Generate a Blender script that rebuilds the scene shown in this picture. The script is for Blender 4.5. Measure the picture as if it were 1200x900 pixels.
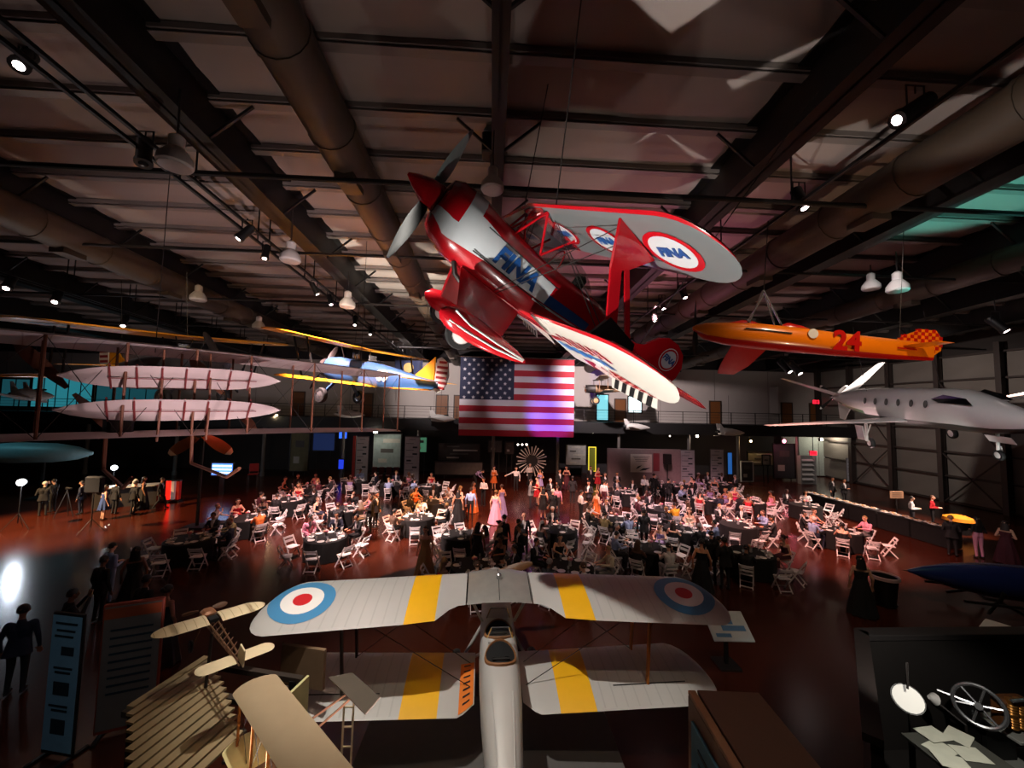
import bpy, bmesh, math, random
from math import sin, cos, pi, radians, sqrt, atan2, exp, tan
from mathutils import Vector, Matrix, Euler
import numpy as np

for _o in list(bpy.data.objects):
    bpy.data.objects.remove(_o)
SC = bpy.context.scene
COL = SC.collection
random.seed(7)

# ------------------------------------------------------------------ camera
FPX, CAM_H = 452.0, 6.0
YAW, PITCH, ROLL = radians(2.9), radians(3.73), radians(1.2)
_f = Vector((sin(YAW)*cos(PITCH), cos(YAW)*cos(PITCH), sin(PITCH)))
_r0 = Vector((cos(YAW), -sin(YAW), 0)); _u0 = _r0.cross(_f)
_r = _r0*cos(ROLL)+_u0*sin(ROLL); _u = _r.cross(_f)
CAMP = Vector((0, 0, CAM_H))
cam = bpy.data.cameras.new('camera'); camo = bpy.data.objects.new('camera', cam); COL.objects.link(camo)
cam.sensor_width = 36.0; cam.lens = FPX/1200*36; cam.clip_start = .05; cam.clip_end = 300
camo.matrix_world = Matrix(((_r.x, _u.x, -_f.x, 0), (_r.y, _u.y, -_f.y, 0), (_r.z, _u.z, -_f.z, CAM_H), (0, 0, 0, 1)))
SC.camera = camo
def ray(x, y): return _f+_r*((x-600)/FPX)-_u*((y-450)/FPX)
def at(x, y, Y):
    d = ray(x, y); return CAMP+d*(Y/d.y)
def flr(x, y, z=0.0):
    d = ray(x, y); return CAMP+d*((z-CAM_H)/d.z)

# ------------------------------------------------------------------ world, exposure, lamps
SC.view_settings.view_transform = 'Standard'; SC.view_settings.look = 'None'
SC.view_settings.gamma = 1.0; SC.view_settings.exposure = 0.0; SC.view_settings.use_curve_mapping = False
w = bpy.data.worlds.new('night'); SC.world = w; w.use_nodes = True
w.node_tree.nodes['Background'].inputs[0].default_value = (.5, .42, .42, 1)
w.node_tree.nodes['Background'].inputs[1].default_value = .0035

def spot(name, loc, target, watts, col, angle=50, blend=.4, size=.08):
    l = bpy.data.lights.new(name, 'SPOT'); l.energy = watts; l.color = col
    l.spot_size = radians(angle); l.spot_blend = blend; l.shadow_soft_size = size
    o = bpy.data.objects.new(name, l); COL.objects.link(o); o.location = loc
    o.rotation_euler = (Vector(target)-Vector(loc)).to_track_quat('-Z', 'Y').to_euler()
    return o
def point(name, loc, watts, col, size=.1):
    l = bpy.data.lights.new(name, 'POINT'); l.energy = watts; l.color = col; l.shadow_soft_size = size
    o = bpy.data.objects.new(name, l); COL.objects.link(o); o.location = loc; return o

def roof_z(Y): return 11.95-.044*Y            # underside of the main beams
WARM = (1, .86, .70); PINK = (1, .55, .62); AMBER = (1, .55, .25); COOL = (.72, .86, 1)
# stage lamps of the hall (some housings further down), and added fill spots without any
LAMPS = [
 # name, loc, target, watts, colour, cone, blend, radius
 ('spot_trainer', (-2.5, 5.0, 11.0), (-.6, 7.0, 2.0), 2700, (1, .95, .86), 52, .55, .05),
 ('spot_models', (-2.6, 3.2, 10.9), (-3.0, 4.6, 2.0), 420, (1, .84, .6), 46, .5, .05),
 ('fill_cabinet', (3.6, 2.6, 10.6), (2.2, 4.4, 2.0), 420, (1, .8, .6), 40, .7, .05),  # added fill for the dark cabinet top, no fixture
 ('fill_boards', (-4.4, 1.6, 8.5), (-7.0, 6.0, 1.2), 240, (.75, .88, 1), 40, .7, .05),  # added weak cool fill on the boards at the left
 ('spot_upward', (.9, 2.3, 2.6), (.3, 4.9, 7.6), 200, (1, .90, .84), 64, .35, .06),
 ('fill_tail', (4.2, 1.2, 8.6), (3.2, 6.8, 7.0), 170, (1, .8, .82), 26, .7, .06),  # added fill that lifts the hung biplane's fin out of the dark
 ('spot_roof_patch', (3.4, 12.5, 3.0), (2.3, 10.2, 11.6), 520, (1, .94, .78), 20, .5, .06),
 ('spot_floor_up', (-4.8, 2.4, .5), (1.1, 4.7, 6.7), 6000, (1, .93, .88), 31, .4, .06),
 ('spot_flyer_front', (1.2, 1.6, 2.0), (-5.6, 11.4, 7.1), 5200, (1, .78, .80), 44, .7, .06),  # added to brighten the underside of the flyer's upper wing
 ('spot_flyer_up', (-4.2, 7.2, .5), (-6.6, 10.0, 6.6), 350, (1, .74, .76), 66, .7, .06),  # added uplight that brightens the flyer from below
 ('spot_crowd_mid', (-6.8, 12.0, 11.1), (-2.5, 20.0, 0), 18000, (1, .72, .66), 58, .7, .1),
 ('spot_crowd_left', (-8.4, 15.5, 10.9), (-6.8, 21.0, 0), 17000, (1, .66, .62), 62, .7, .1),
 ('spot_crowd_right', (7.4, 13.0, 11.1), (7.0, 20.5, 0), 25000, (1, .80, .74), 56, .7, .1),
 ('spot_crowd_far', (7.4, 17.0, 10.9), (10.5, 23.5, 0), 20000, (1, .50, .55), 66, .7, .1),
 ('spot_dance', (0.4, 16.0, 10.8), (2.0, 24.0, 0), 12000, (1, .50, .36), 62, .8, .1),
 ('spot_amber', (-3.0, 16.0, 10.8), (-4.6, 21.0, 0), 11000, (1, .36, .08), 30, .6, .1),
 ('spot_right_tables', (10.6, 13.0, 10.9), (15.5, 18.5, 0), 14000, (1, .46, .38), 52, .8, .1),
 ('fill_buffet', (25.0, 15.5, 10.0), (22.5, 21.0, .9), 15000, (1, .72, .6), 50, .7, .1),  # added to brighten the trays and servers
 ('spot_red_left', (-12.0, 20.5, 10.5), (-12.5, 22.5, 0), 1900, (1, .12, .06), 70, .8, .1),
 ('spot_racer', (8.6, 6.2, 10.9), (9.0, 9.3, 7.7), 620, (1, .74, .5), 90, .6, .06),
 ('spot_racer_low', (10.2, 5.2, 2.6), (8.9, 9.3, 7.6), 560, (1, .7, .45), 56, .7, .06),
 ('spot_jet', (7.8, 8.5, 10.7), (18.6, 15.5, 6.6), 1700, (1, .88, .90), 46, .6, .06),
 ('spot_jet_low', (16.5, 10.0, 1.3), (18.9, 17.6, 6.2), 1200, (.95, 1, .93), 40, .6, .06),
 ('spot_yellow', (-5.6, 12.0, 11.0), (-7.2, 17.0, 7.6), 300, (1, .8, .6), 60, .6, .06),
 ('spot_yellow_left', (-10.0, 9.0, 10.8), (-12.4, 15.0, 8.5), 700, (1, .75, .5), 60, .6, .06),
 ('spot_flag', (1.2, 22.0, 10.4), (2.2, 32.0, 7.2), 1300, (1, .86, .92), 34, .6, .06),
 ('spot_flag_violet', (4.4, 27.5, 2.2), (5.0, 32.0, 5.2), 2800, (.30, .10, 1), 52, .8, .1),
 ('spot_wall', (7.4, 25.0, 10.4), (12.0, 37.0, 7.5), 9500, (1, .84, .84), 84, .8, .1),
 ('spot_wall_left', (-6.8, 26.0, 10.4), (-4.0, 37.0, 8.0), 4500, (1, .86, .84), 66, .8, .1),
 ('fill_wall_right', (20.0, 22.0, 10.2), (33.0, 27.0, 4.5), 2600, (1, .86, .78), 84, .8, .1),  # added so that the panelled wall shows
 ('spot_roof_white', (-1.2, 15.5, 2.6), (-4.7, 17.6, 11.4), 8500, (1, .94, .80), 44, .8, .1),
 ('spot_roof_near', (-.6, 7.0, 3.2), (-1.0, 8.5, 12.0), 150, (1, .84, .80), 120, .8, .1),
 ('spot_roof_pink', (6.6, 19.0, 3.0), (5.6, 16.0, 11.2), 2400, (1, .32, .48), 64, .9, .1),
 ('spot_roof_right', (19.0, 19.0, 3.0), (20.0, 17.5, 11.2), 620, (1, .66, .66), 92, .9, .1),
 ('spot_roof_teal', (14.0, 9.5, 3.0), (14.2, 9.9, 11.6), 3200, (.2, 1, .85), 36, .5, .1),
 ('spot_roof_left', (-14.0, 15.0, 3.0), (-12.0, 14.0, 11.2), 500, (1, .84, .72), 90, .9, .1),
 ('spot_photo', (-25.0, 14.0, 9.6), (-21.0, 19.0, 0), 26000, (1, .62, .30), 50, .7, .1),
]
for n, lo, ta, wt, co, an, bl, sz in LAMPS:
    spot(n, lo, ta, wt, co, an, bl, sz)

# ------------------------------------------------------------------ materials
def lin(c):
    if isinstance(c, str):
        c = tuple(int(c[i:i+2], 16)/255 for i in (0, 2, 4))
        return tuple(x/12.92 if x <= .04045 else ((x+.055)/1.055)**2.4 for x in c)
    return c
_M = {}
def mat(name, col=None, rough=.6, metal=0.0, noise=.12, scale=6.0, bump=0.0, emit=0.0, alpha=1.0, trans=0.0, coat=0.0, stretch=None):
    if name in _M: return _M[name]
    m = bpy.data.materials.new(name); m.use_nodes = True; nt = m.node_tree
    b = nt.nodes['Principled BSDF']; c = lin(col)
    b.inputs['Roughness'].default_value = rough; b.inputs['Metallic'].default_value = metal
    b.inputs['Base Color'].default_value = (*c, 1)
    if coat: b.inputs['Coat Weight'].default_value = coat; b.inputs['Coat Roughness'].default_value = .08
    if trans: b.inputs['Transmission Weight'].default_value = trans
    b.inputs['Alpha'].default_value = alpha
    if emit:
        b.inputs['Emission Color'].default_value = (*c, 1); b.inputs['Emission Strength'].default_value = emit
    elif noise or bump:
        tc = nt.nodes.new('ShaderNodeTexCoord'); nz = nt.nodes.new('ShaderNodeTexNoise')
        nz.inputs['Scale'].default_value = scale; nz.inputs['Detail'].default_value = 4
        src = tc.outputs['Object']
        if stretch:
            mp = nt.nodes.new('ShaderNodeMapping'); mp.inputs['Scale'].default_value = stretch
            nt.links.new(src, mp.inputs[0]); src = mp.outputs[0]
        nt.links.new(src, nz.inputs['Vector'])
        if noise:
            mx = nt.nodes.new('ShaderNodeMix'); mx.data_type = 'RGBA'
            mx.inputs[6].default_value = (*[x*(1-noise*1.6) for x in c], 1)
            mx.inputs[7].default_value = (*[min(1, x*(1+noise)) for x in c], 1)
            nt.links.new(nz.outputs['Fac'], mx.inputs[0]); nt.links.new(mx.outputs[2], b.inputs['Base Color'])
        if bump:
            bp = nt.nodes.new('ShaderNodeBump'); bp.inputs['Strength'].default_value = bump; bp.inputs['Distance'].default_value = .02
            nt.links.new(nz.outputs['Fac'], bp.inputs['Height']); nt.links.new(bp.outputs[0], b.inputs['Normal'])
    _M[name] = m; return m
def glow(name, col, strength): return mat(name, col, emit=strength)

BLACK = mat('black_paint', '0c0b0c', .5); STEEL = mat('dark_steel', '2a2422', .55, .3); IRON = mat('roof_steel', '857b75', .6, .1)
WHITEP = mat('white_paint', 'dcd8d4', .45, noise=.05); CHROME = mat('bright_metal', 'c8c8cc', .25, .9)
RUBBER = mat('black_rubber', '141414', .7); WOOD = mat('brown_wood', '6b4424', .5, bump=.1, scale=3, stretch=(1, 8, 8))

# ------------------------------------------------------------------ mesh helpers
class MB:
    def __init__(s): s.v = []; s.f = []; s.m = []
    def add(s, vs, fs, m=0):
        n = len(s.v); s.v += [tuple(v) for v in vs]
        for f in fs: s.f.append([i+n for i in f]); s.m.append(m)
        return s
    def loft(s, rings, m=0, close=True, cap0=True, cap1=True, mf=None):
        n = len(s.v); k = len(rings[0])
        for r in rings: s.v += [tuple(p) for p in r]
        for i in range(len(rings)-1):
            for j in range(k if close else k-1):
                a = n+i*k+j; b = n+i*k+(j+1) % k
                s.f.append([a, b, b+k, a+k]); s.m.append(mf(i, j) if mf else m)
        if cap0: s.f.append([n+j for j in range(k)][::-1]); s.m.append(mf(0, 0) if mf else m)
        if cap1: s.f.append([n+(len(rings)-1)*k+j for j in range(k)]); s.m.append(mf(len(rings)-2, 0) if mf else m)
        return s
    def tube(s, pts, r, n=8, m=0):
        pts = [Vector(p) for p in pts]; rings = []; up = None
        for i, p in enumerate(pts):
            d = (pts[min(i+1, len(pts)-1)]-pts[max(i-1, 0)]).normalized()
            if up is None:
                up = Vector((0, 0, 1)) if abs(d.z) < .9 else Vector((1, 0, 0))
            a = d.cross(up).normalized(); b = a.cross(d).normalized(); up = b
            rr = r[i] if isinstance(r, (list, tuple)) else r
            rings.append([p+a*(rr*cos(2*pi*j/n))+b*(rr*sin(2*pi*j/n)) for j in range(n)])
        return s.loft(rings, m)
    def lathe(s, prof, n=16, m=0, M=None, mf=None, cap=True):
        """prof: (radius, height) pairs, turned about Z, then moved by M"""
        M = M or Matrix()
        rings = [[M @ Vector((r*cos(2*pi*j/n), r*sin(2*pi*j/n), h)) for j in range(n)] for r, h in prof]
        return s.loft(rings, m, True, cap, cap, mf)
    def box(s, c, size, m=0, R=None, ch=0.0):
        x, y, z = [v/2 for v in size]; R = R or Matrix(); c = Vector(c)
        if ch:
            ch = min(ch, x*.9, y*.9, z*.9)
            rings = []
            for zz, k in ((-z, ch), (-z+ch, 0), (z-ch, 0), (z, ch)):
                X, Y = x-k, y-k; q = ch if k == 0 else ch*.6
                rings.append([(X-q, -Y, zz), (X, -Y+q, zz), (X, Y-q, zz), (X-q, Y, zz), (-X+q, Y, zz), (-X, Y-q, zz), (-X, -Y+q, zz), (-X+q, -Y, zz)])
            return s.loft([[c+R @ Vector(p) for p in r] for r in rings], m)
        vs = [c+R @ Vector(p) for p in ((-x, -y, -z), (x, -y, -z), (x, y, -z), (-x, y, -z), (-x, -y, z), (x, -y, z), (x, y, z), (-x, y, z))]
        return s.add(vs, [(0, 3, 2, 1), (4, 5, 6, 7), (0, 1, 5, 4), (1, 2, 6, 5), (2, 3, 7, 6), (3, 0, 4, 7)], m)
    def bar(s, a, b, wd, ht=None, m=0, up=(0, 0, 1)):
        """a rectangular bar from a to b"""
        a, b = Vector(a), Vector(b); d = (b-a); L = d.length; d.normalize(); up = Vector(up)
        if abs(d.dot(up)) > .95: up = Vector((1, 0, 0)) if abs(d.x) < .9 else Vector((0, 1, 0))
        x = d.cross(up).normalized(); z = x.cross(d)
        R = Matrix((x, d, z)).transposed()
        return s.box((a+b)/2, (wd, L, ht or wd), m, R.to_4x4() if False else R)
    def prism(s, poly, h, M=None, m=0, m_side=None):
        """a flat polygon in xy, given thickness h, moved by M"""
        M = M or Matrix(); n = len(poly)
        vs = [M @ Vector((x, y, 0)) for x, y in poly]+[M @ Vector((x, y, h)) for x, y in poly]
        s.add(vs, [list(range(n))[::-1], list(range(n, 2*n))], m)
        k = len(s.v)-2*n
        for i in range(n):
            j = (i+1) % n; s.f.append([k+i, k+j, k+n+j, k+n+i]); s.m.append(m if m_side is None else m_side)
        return s
    def ball(s, c, r, n=10, m=0, R=None):
        r = r if isinstance(r, (tuple, list)) else (r, r, r); c = Vector(c); R = R or Matrix.Identity(3)
        rings = [[c+R @ Vector((r[0]*sin(pi*i/(n-1)+1e-3)*cos(2*pi*j/n), r[1]*sin(pi*i/(n-1)+1e-3)*sin(2*pi*j/n), r[2]*cos(pi*i/(n-1)))) for j in range(n)] for i in range(n)]
        return s.loft(rings[::-1], m)
    def mesh(s, name, mats, smooth=True, ang=35):
        me = bpy.data.meshes.new(name); me.from_pydata(s.v, [], s.f)
        for m in (mats if isinstance(mats, (list, tuple)) else [mats]): me.materials.append(m)
        me.polygons.foreach_set('material_index', s.m)
        bm = bmesh.new(); bm.from_mesh(me); bmesh.ops.recalc_face_normals(bm, faces=bm.faces); bm.to_mesh(me); bm.free()
        if smooth:
            me.polygons.foreach_set('use_smooth', [True]*len(me.polygons)); me.set_sharp_from_angle(angle=radians(ang))
        me.update(); return me
    def build(s, name, mats, parent=None, smooth=True, ang=35, M=None):
        return link(name, s.mesh(name, mats, smooth, ang), parent, M)
def link(name, me, parent=None, M=None):
    o = bpy.data.objects.new(name, me); COL.objects.link(o)
    if parent: o.parent = parent
    if M is not None: o.matrix_local = M
    return o
def tag(o, label=None, cat=None, group=None, kind=None):
    for k, v in (('label', label), ('category', cat), ('group', group), ('kind', kind)):
        if v: o[k] = v
    return o
def thing(name, label, cat, loc=(0, 0, 0), rz=0.0, group=None, M=None):
    o = bpy.data.objects.new(name, None); COL.objects.link(o); o.empty_display_size = .1
    if M is not None: o.matrix_world = M
    else: o.location = loc; o.rotation_euler = (0, 0, rz)
    return tag(o, label, cat, group)
def kids(o): return _KID.get(o.name, [])
_KID = {}
def reg(o):
    """remember a prototype's children so that it can be copied"""
    for c in COL.objects:
        if c.parent: _KID.setdefault(c.parent.name, [])
    for c in COL.objects:
        if c.parent and c not in _KID[c.parent.name]: _KID[c.parent.name].append(c)
    return o
def dup(o, loc=None, rz=None, label=None, group=None, M=None):
    def cp(a, par):
        c = a.copy(); COL.objects.link(c)
        if par: c.parent = par
        for k in kids(a): cp(k, c)
        return c
    c = cp(o, None)
    if M is not None: c.matrix_world = M
    else:
        if loc is not None: c.location = loc
        if rz is not None: c.rotation_euler = (0, 0, rz)
    if label: c['label'] = label
    if group: c['group'] = group
    return c
def struct(name, mb, mats, smooth=False, parent=None):
    o = mb.build(name, mats, parent, smooth)
    if not parent: o['kind'] = 'structure'
    return o
def fresh_copy(o, parent, M): 
    c = o.copy(); COL.objects.link(c); c.parent = parent; c.matrix_local = M; return c
_TX = {}
def text_mesh(body, size=1.0, depth=.004, bold=0.0, shear=0.0):
    key = (body, size, depth, bold, shear)
    if key not in _TX:
        cu = bpy.data.curves.new('lettering', 'FONT'); cu.body = body; cu.size = size; cu.extrude = depth; cu.offset = bold; cu.shear = shear
        cu.align_x = 'CENTER'; cu.align_y = 'CENTER'; cu.resolution_u = 3
        o = bpy.data.objects.new('lettering', cu); COL.objects.link(o)
        dg = bpy.context.evaluated_depsgraph_get(); _TX[key] = bpy.data.meshes.new_from_object(o.evaluated_get(dg))
        bpy.data.objects.remove(o)
    return _TX[key]
def lettering(body, M, m, parent, size=1.0, depth=.003, bold=0.0, shear=0.0, name='lettering'):
    me = text_mesh(body, size, depth, bold, shear).copy(); me.materials.clear(); me.materials.append(m)
    return link(name, me, parent, M)
def frame3(o, x, y):
    """matrix with origin o, x axis x and in-plane axis y"""
    x = Vector(x).normalized(); z = x.cross(Vector(y)).normalized(); y = z.cross(x)
    return Matrix(((x.x, y.x, z.x, o[0]), (x.y, y.y, z.y, o[1]), (x.z, y.z, z.z, o[2]), (0, 0, 0, 1)))
def pose(t, X, Y, Z):
    return Matrix(((X[0], Y[0], Z[0], t[0]), (X[1], Y[1], Z[1], t[1]), (X[2], Y[2], Z[2], t[2]), (0, 0, 0, 1)))

# ------------------------------------------------------------------ the hall
FLOORM = mat('stained_concrete', '40190d', .22, noise=.28, scale=.55, bump=.02)
mb = MB(); mb.add([(-49, -6, 0), (33, -6, 0), (33, 38, 0), (-49, 38, 0), (-49, -6, -.2), (33, -6, -.2), (33, 38, -.2), (-49, 38, -.2)],
                  [(0, 1, 2, 3), (7, 6, 5, 4), (0, 4, 5, 1), (1, 5, 6, 2), (2, 6, 7, 3), (3, 7, 4, 0)])
struct('floor', mb, FLOORM)
ROOFP = mat('roof_insulation', '9c8f88', .9, noise=.14, scale=1.4, bump=.15)
BEAMM = mat('beam_steel', '0e0908', .55, .1, noise=.2, scale=2)
DUCTM = mat('tan_duct', '46382c', .6, noise=.12, scale=3)
SLOPE = -.044
def deck_z(Y): return roof_z(Y)+1.25
ceil = thing('ceiling', None, None); ceil['kind'] = 'structure'
BX = [-44, -36, -28.8, -21.4, -14.0, -6.4, 0.0, 6.1, 11.8, 17.2, 22.4, 27.4, 33.2]
sag = MB(); nx, ny = 5, 3
sag.add([(i/(nx-1)-.5, j/(ny-1)-.5, -.10*(1-(2*i/(nx-1)-1)**2)*.4-.08*(1-(2*j/(ny-1)-1)**2)) for j in range(ny) for i in range(nx)],
        [(j*nx+i, j*nx+i+1, (j+1)*nx+i+1, (j+1)*nx+i) for j in range(ny-1) for i in range(nx-1)])
sagm = sag.mesh('panel', ROOFP)
purl = MB(); purl.box((0, 0, .12), (1, .18, .12)); purl.box((0, .04, .01), (1, .2, .02)); purlm = purl.mesh('purlin', IRON, False)
BAYS = [(BX[i], BX[i+1]) for i in range(len(BX)-1)]
Y0, PITCHY = -2.2, 1.52
for k in range(26):
    y = Y0+k*PITCHY
    link('purlin', purlm, ceil, Matrix.Translation((-4.5, y, deck_z(y)-.22)) @ Matrix.Diagonal((76, 1, 1, 1)))
    for a, b in BAYS:
        if a < -24 and y < 12: continue
        ym = y+PITCHY/2
        link('panel', sagm, ceil, Matrix.Translation(((a+b)/2, ym, deck_z(ym))) @ Matrix.Rotation(math.atan(SLOPE), 4, 'X') @ Matrix.Diagonal((b-a, PITCHY, 1, 1)))
lid = MB(); lid.add([(-49, -3, deck_z(-3)+.2), (34, -3, deck_z(-3)+.2), (34, 38, deck_z(38)+.2), (-49, 38, deck_z(38)+.2)], [(0, 1, 2, 3)])
lid.build('roof_sheet', IRON, ceil, False)
def ibeam(fl, dep):
    m = MB()
    for z, wd, h in ((.02, fl, .04), (dep/2, .05, dep), (dep-.02, fl, .04)): m.box((0, 0, z), (wd, 1, h))
    return m.mesh('beam', BEAMM, False)
big, small = ibeam(.55, 1.2), ibeam(.28, .9)
brace = MB(); brace.bar((0, 0, .18), (.95, 0, 1.0), .055); bracem = brace.mesh('brace', BLACK, False)
for x in BX[:-1]:
    me = small if x == 0 else big; ln = 40.5 if x > -24 else 25
    yc = 38-ln/2
    link('beam', me, ceil, Matrix.Translation((x, yc, roof_z(yc))) @ Matrix.Rotation(math.atan(SLOPE), 4, 'X') @ Matrix.Diagonal((1, ln, 1, 1)))
    if -24 < x:
        for k in range(3, 25, 2):
            y = Y0+k*PITCHY
            for s in (1, -1):
                link('brace', bracem, ceil, Matrix.Translation((x, y, roof_z(y))) @ Matrix.Diagonal((s, 1, 1, 1)))
def duct(x, r, y0, y1, dz):
    m = MB(); rings = []
    y = y0
    while y < y1:
        for yy, k in ((y, 1.0), (y+1.9, 1.0), (y+1.9, 1.05), (y+2.0, 1.05)):
            z = roof_z(yy)+dz
            rings.append([(x+r*k*cos(2*pi*j/16), yy, z+r*k*sin(2*pi*j/16)) for j in range(16)])
        y += 2.0
    m.loft(rings); m.build('duct', DUCTM, ceil)
    for yy in np.arange(y0+1, y1, 4.0):
        g = MB(); z = roof_z(yy)+dz
        g.box((x, yy, z-r-.03), (r*.9, .7, .16)); g.build('duct_grille', DUCTM, ceil, False)
duct(-3.5, .48, 0, 37, .2); duct(9.4, .52, 0, 37, -.1); duct(-13.9, .5, 4, 37, -.1); duct(17.2, .45, 6, 37, -.1)
for yy, dz, r in ((8.7, -.42, .06), (13.0, -.3, .05), (18.4, -.3, .05), (24, -.25, .05), (29, -.2, .05)):
    m = MB(); m.tube([(-30, yy, roof_z(yy)+dz), (0, yy, roof_z(yy)+dz), (33, yy, roof_z(yy)+dz)], r, 8); m.build('pipe', BEAMM, ceil)
for x, dz in ((-7.0, -.42), (-7.35, -.42), (7.4, -.38), (-19.2, -.4), (-18.9, -.4)):
    m = MB(); m.bar((x, 1 if x > -10 else 8, roof_z(1 if x > -10 else 8)+dz), (x, 36, roof_z(36)+dz), .07, .07); m.build('track_rail', BLACK, ceil, False)
    for yy in np.arange(9, 36, 3.0):
        m = MB(); m.bar((x, yy, roof_z(yy)+dz), (x, yy, roof_z(yy)+1.2), .03); m.build('track_hanger', BLACK, ceil, False)

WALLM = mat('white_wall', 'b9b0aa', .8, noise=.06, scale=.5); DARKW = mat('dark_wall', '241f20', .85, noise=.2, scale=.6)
mb = MB(); mb.box((-8, 37.3, 7.65), (82, .3, 5.3)); struct('wall_back', mb, WALLM)
wb = bpy.data.objects['wall_back']
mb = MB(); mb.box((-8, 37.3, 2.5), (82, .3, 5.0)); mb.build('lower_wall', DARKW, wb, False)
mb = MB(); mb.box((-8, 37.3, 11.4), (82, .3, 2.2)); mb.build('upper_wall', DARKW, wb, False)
for x in np.arange(-44, 33, 5.5):
    m = MB(); m.box((x, 37.12, 7.65), (.03, .03, 5.2)); m.build('wall_joint', mat('joint_grey', '8d8580', .8), wb, False)
mb = MB(); mb.box((-49, 16, 6.5), (.3, 44, 13)); struct('wall_left', mb, DARKW)
mb = MB(); mb.box((33.15, 18, 6.5), (.3, 40, 13)); struct('wall_right', mb, mat('wall_core', '2c2624', .9))
wr = bpy.data.objects['wall_right']
PANW = mat('wall_panel', '6f6862', .85, noise=.16, scale=1.2, bump=.1); GIRT = mat('girt_steel', '3a302d', .6, .2)
pm = MB(); pm.box((0, 0, 0), (.1, 1, 1)); pm = pm.mesh('panel', PANW, False)
ys = np.arange(2, 38, 3.5); zs = [0.1, 1.9, 3.6, 5.3, 7.0, 8.7, 10.4]
for i in range(len(ys)-1):
    for j in range(len(zs)-1):
        link('panel', pm, wr, Matrix.Translation((32.93, (ys[i]+ys[i+1])/2, (zs[j]+zs[j+1])/2)) @ Matrix.Diagonal((1, 3.36, zs[j+1]-zs[j]-.12, 1)))
for y in ys:
    m = MB(); m.box((32.6, y, 5.5), (.5, .06, 11)); m.box((32.36, y, 5.5), (.05, .3, 11)); m.build('column', GIRT, wr, False)
for z in zs:
    m = MB(); m.box((32.75, 19, z), (.2, 34, .12)); m.build('girt', GIRT, wr, False)
for i in range(0, len(ys)-1, 2):
    for a, b in ((0, 3.6), (3.6, 0), (3.6, 8.7)):
        m = MB(); m.bar((32.5, ys[i], a), (32.5, ys[i+1], b), .07); m.build('brace', GIRT, wr, False)

# balcony along the back
FASC = mat('balcony_black', '151314', .6)
mb = MB(); mb.box((-8, 35.2, 4.72), (82, 4.0, .5)); mb.box((-8, 33.15, 4.55), (82, .12, .95)); bal = struct('trim_1', mb, FASC)
rail = thing('trim_2', None, None); rail['kind'] = 'structure'
for z in (6.08, 5.85, 5.6, 5.35):
    m = MB(); m.bar((-48, 33.25, z), (32.5, 33.25, z), .05 if z > 6 else .02); m.build('rail', STEEL, rail, False)
pm = MB(); pm.box((0, 0, .53), (.05, .05, 1.1)); pm = pm.mesh('rail_post', STEEL, False)
for x in np.arange(-47, 32, 2.2): link('rail_post', pm, rail, Matrix.Translation((x, 33.25, 5.0)))
cm = MB(); cm.lathe([(.17, 0), (.17, .3), (.13, .32), (.13, 4.1)], 12); cm = cm.mesh('column', mat('column_grey', '5c5653', .6))
for x in (-40, -33, -26, -19, -12.5, -6.2, 0.2, 5.8, 11.2, 17.5, 22.0, 27.5):
    o = link('column', cm, None, Matrix.Translation((x, 33.6, 0))); o['kind'] = 'structure'
DOORM = mat('brown_door', '7a4a24', .5, noise=.1, scale=2, stretch=(6, 6, 1)); FRM = mat('door_frame', '4a3a30', .5)
def door(n, x, y=37.1, z0=5.0, wd=1.0, h=2.15, m=DOORM):
    mb = MB(); mb.box((x, y, z0+h/2), (wd, .06, h), ch=.01); d = struct('door_%d' % n, mb, m)
    f = MB(); f.box((x-wd/2-.05, y, z0+h/2), (.1, .12, h)); f.box((x+wd/2+.05, y, z0+h/2), (.1, .12, h)); f.box((x, y, z0+h+.05), (wd+.2, .12, .1)); f.build('door_frame', FRM, d, False)
    k = MB(); k.ball((x+wd*.38, y-.07, z0+1.0), .05, 8); k.build('door_handle', CHROME, d)
for n, px, py in ((1, 838, 480), (2, 922, 482), (3, 955, 482), (4, 518, 470), (5, 539, 470), (6, 727, 472), (7, 350, 468), (8, 430, 470)):
    door(n, at(px, py, 37.1).x)
def window(n, px0, px1, z0, z1, m, Y=37.08, cols=2):
    a, b = at(px0, 470, Y).x, at(px1, 470, Y).x
    f = MB(); wd = b-a
    for x in (a, b): f.box((x, Y, (z0+z1)/2), (.1, .1, z1-z0+.1))
    for z in (z0, z1): f.box(((a+b)/2, Y, z), (wd, .1, .1))
    o = struct('window_%d' % n, f, STEEL)
    for i in range(cols):
        p = MB(); p.box((a+wd*(i+.5)/cols, Y, (z0+z1)/2), (wd/cols-.06, .03, z1-z0-.08)); p.build('pane', m, o, False)
    for i in range(1, cols):
        p = MB(); p.box((a+wd*i/cols, Y-.02, (z0+z1)/2), (.06, .07, z1-z0)); p.build('mullion', STEEL, o, False)
TEAL = glow('teal_lit_pane', '2a7f8c', .8); DAY = glow('lit_pane', 'cfe8ea', 1.6)
window(1, 36, 108, 5.3, 8.2, TEAL, cols=5); window(2, 112, 190, 5.3, 7.6, glow('dim_teal_pane', '1d525c', .6), cols=4)
window(3, 699, 713, 5.1, 7.6, glow('pale_teal_pane', '7fd0dc', 1.2), cols=1); window(4, 736, 752, 5.9, 7.5, DAY, cols=1)
window(5, 0, 34, 5.3, 7.8, glow('dim_teal_pane', '1d525c', .6), cols=2)
# alcove beside the right-hand doors, its own grey side
mb = MB(); mb.box((at(905, 470, 36.9).x, 36.6, 7.4), (.15, 1.2, 2.6)); struct('trim_3', mb, WALLM)
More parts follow.
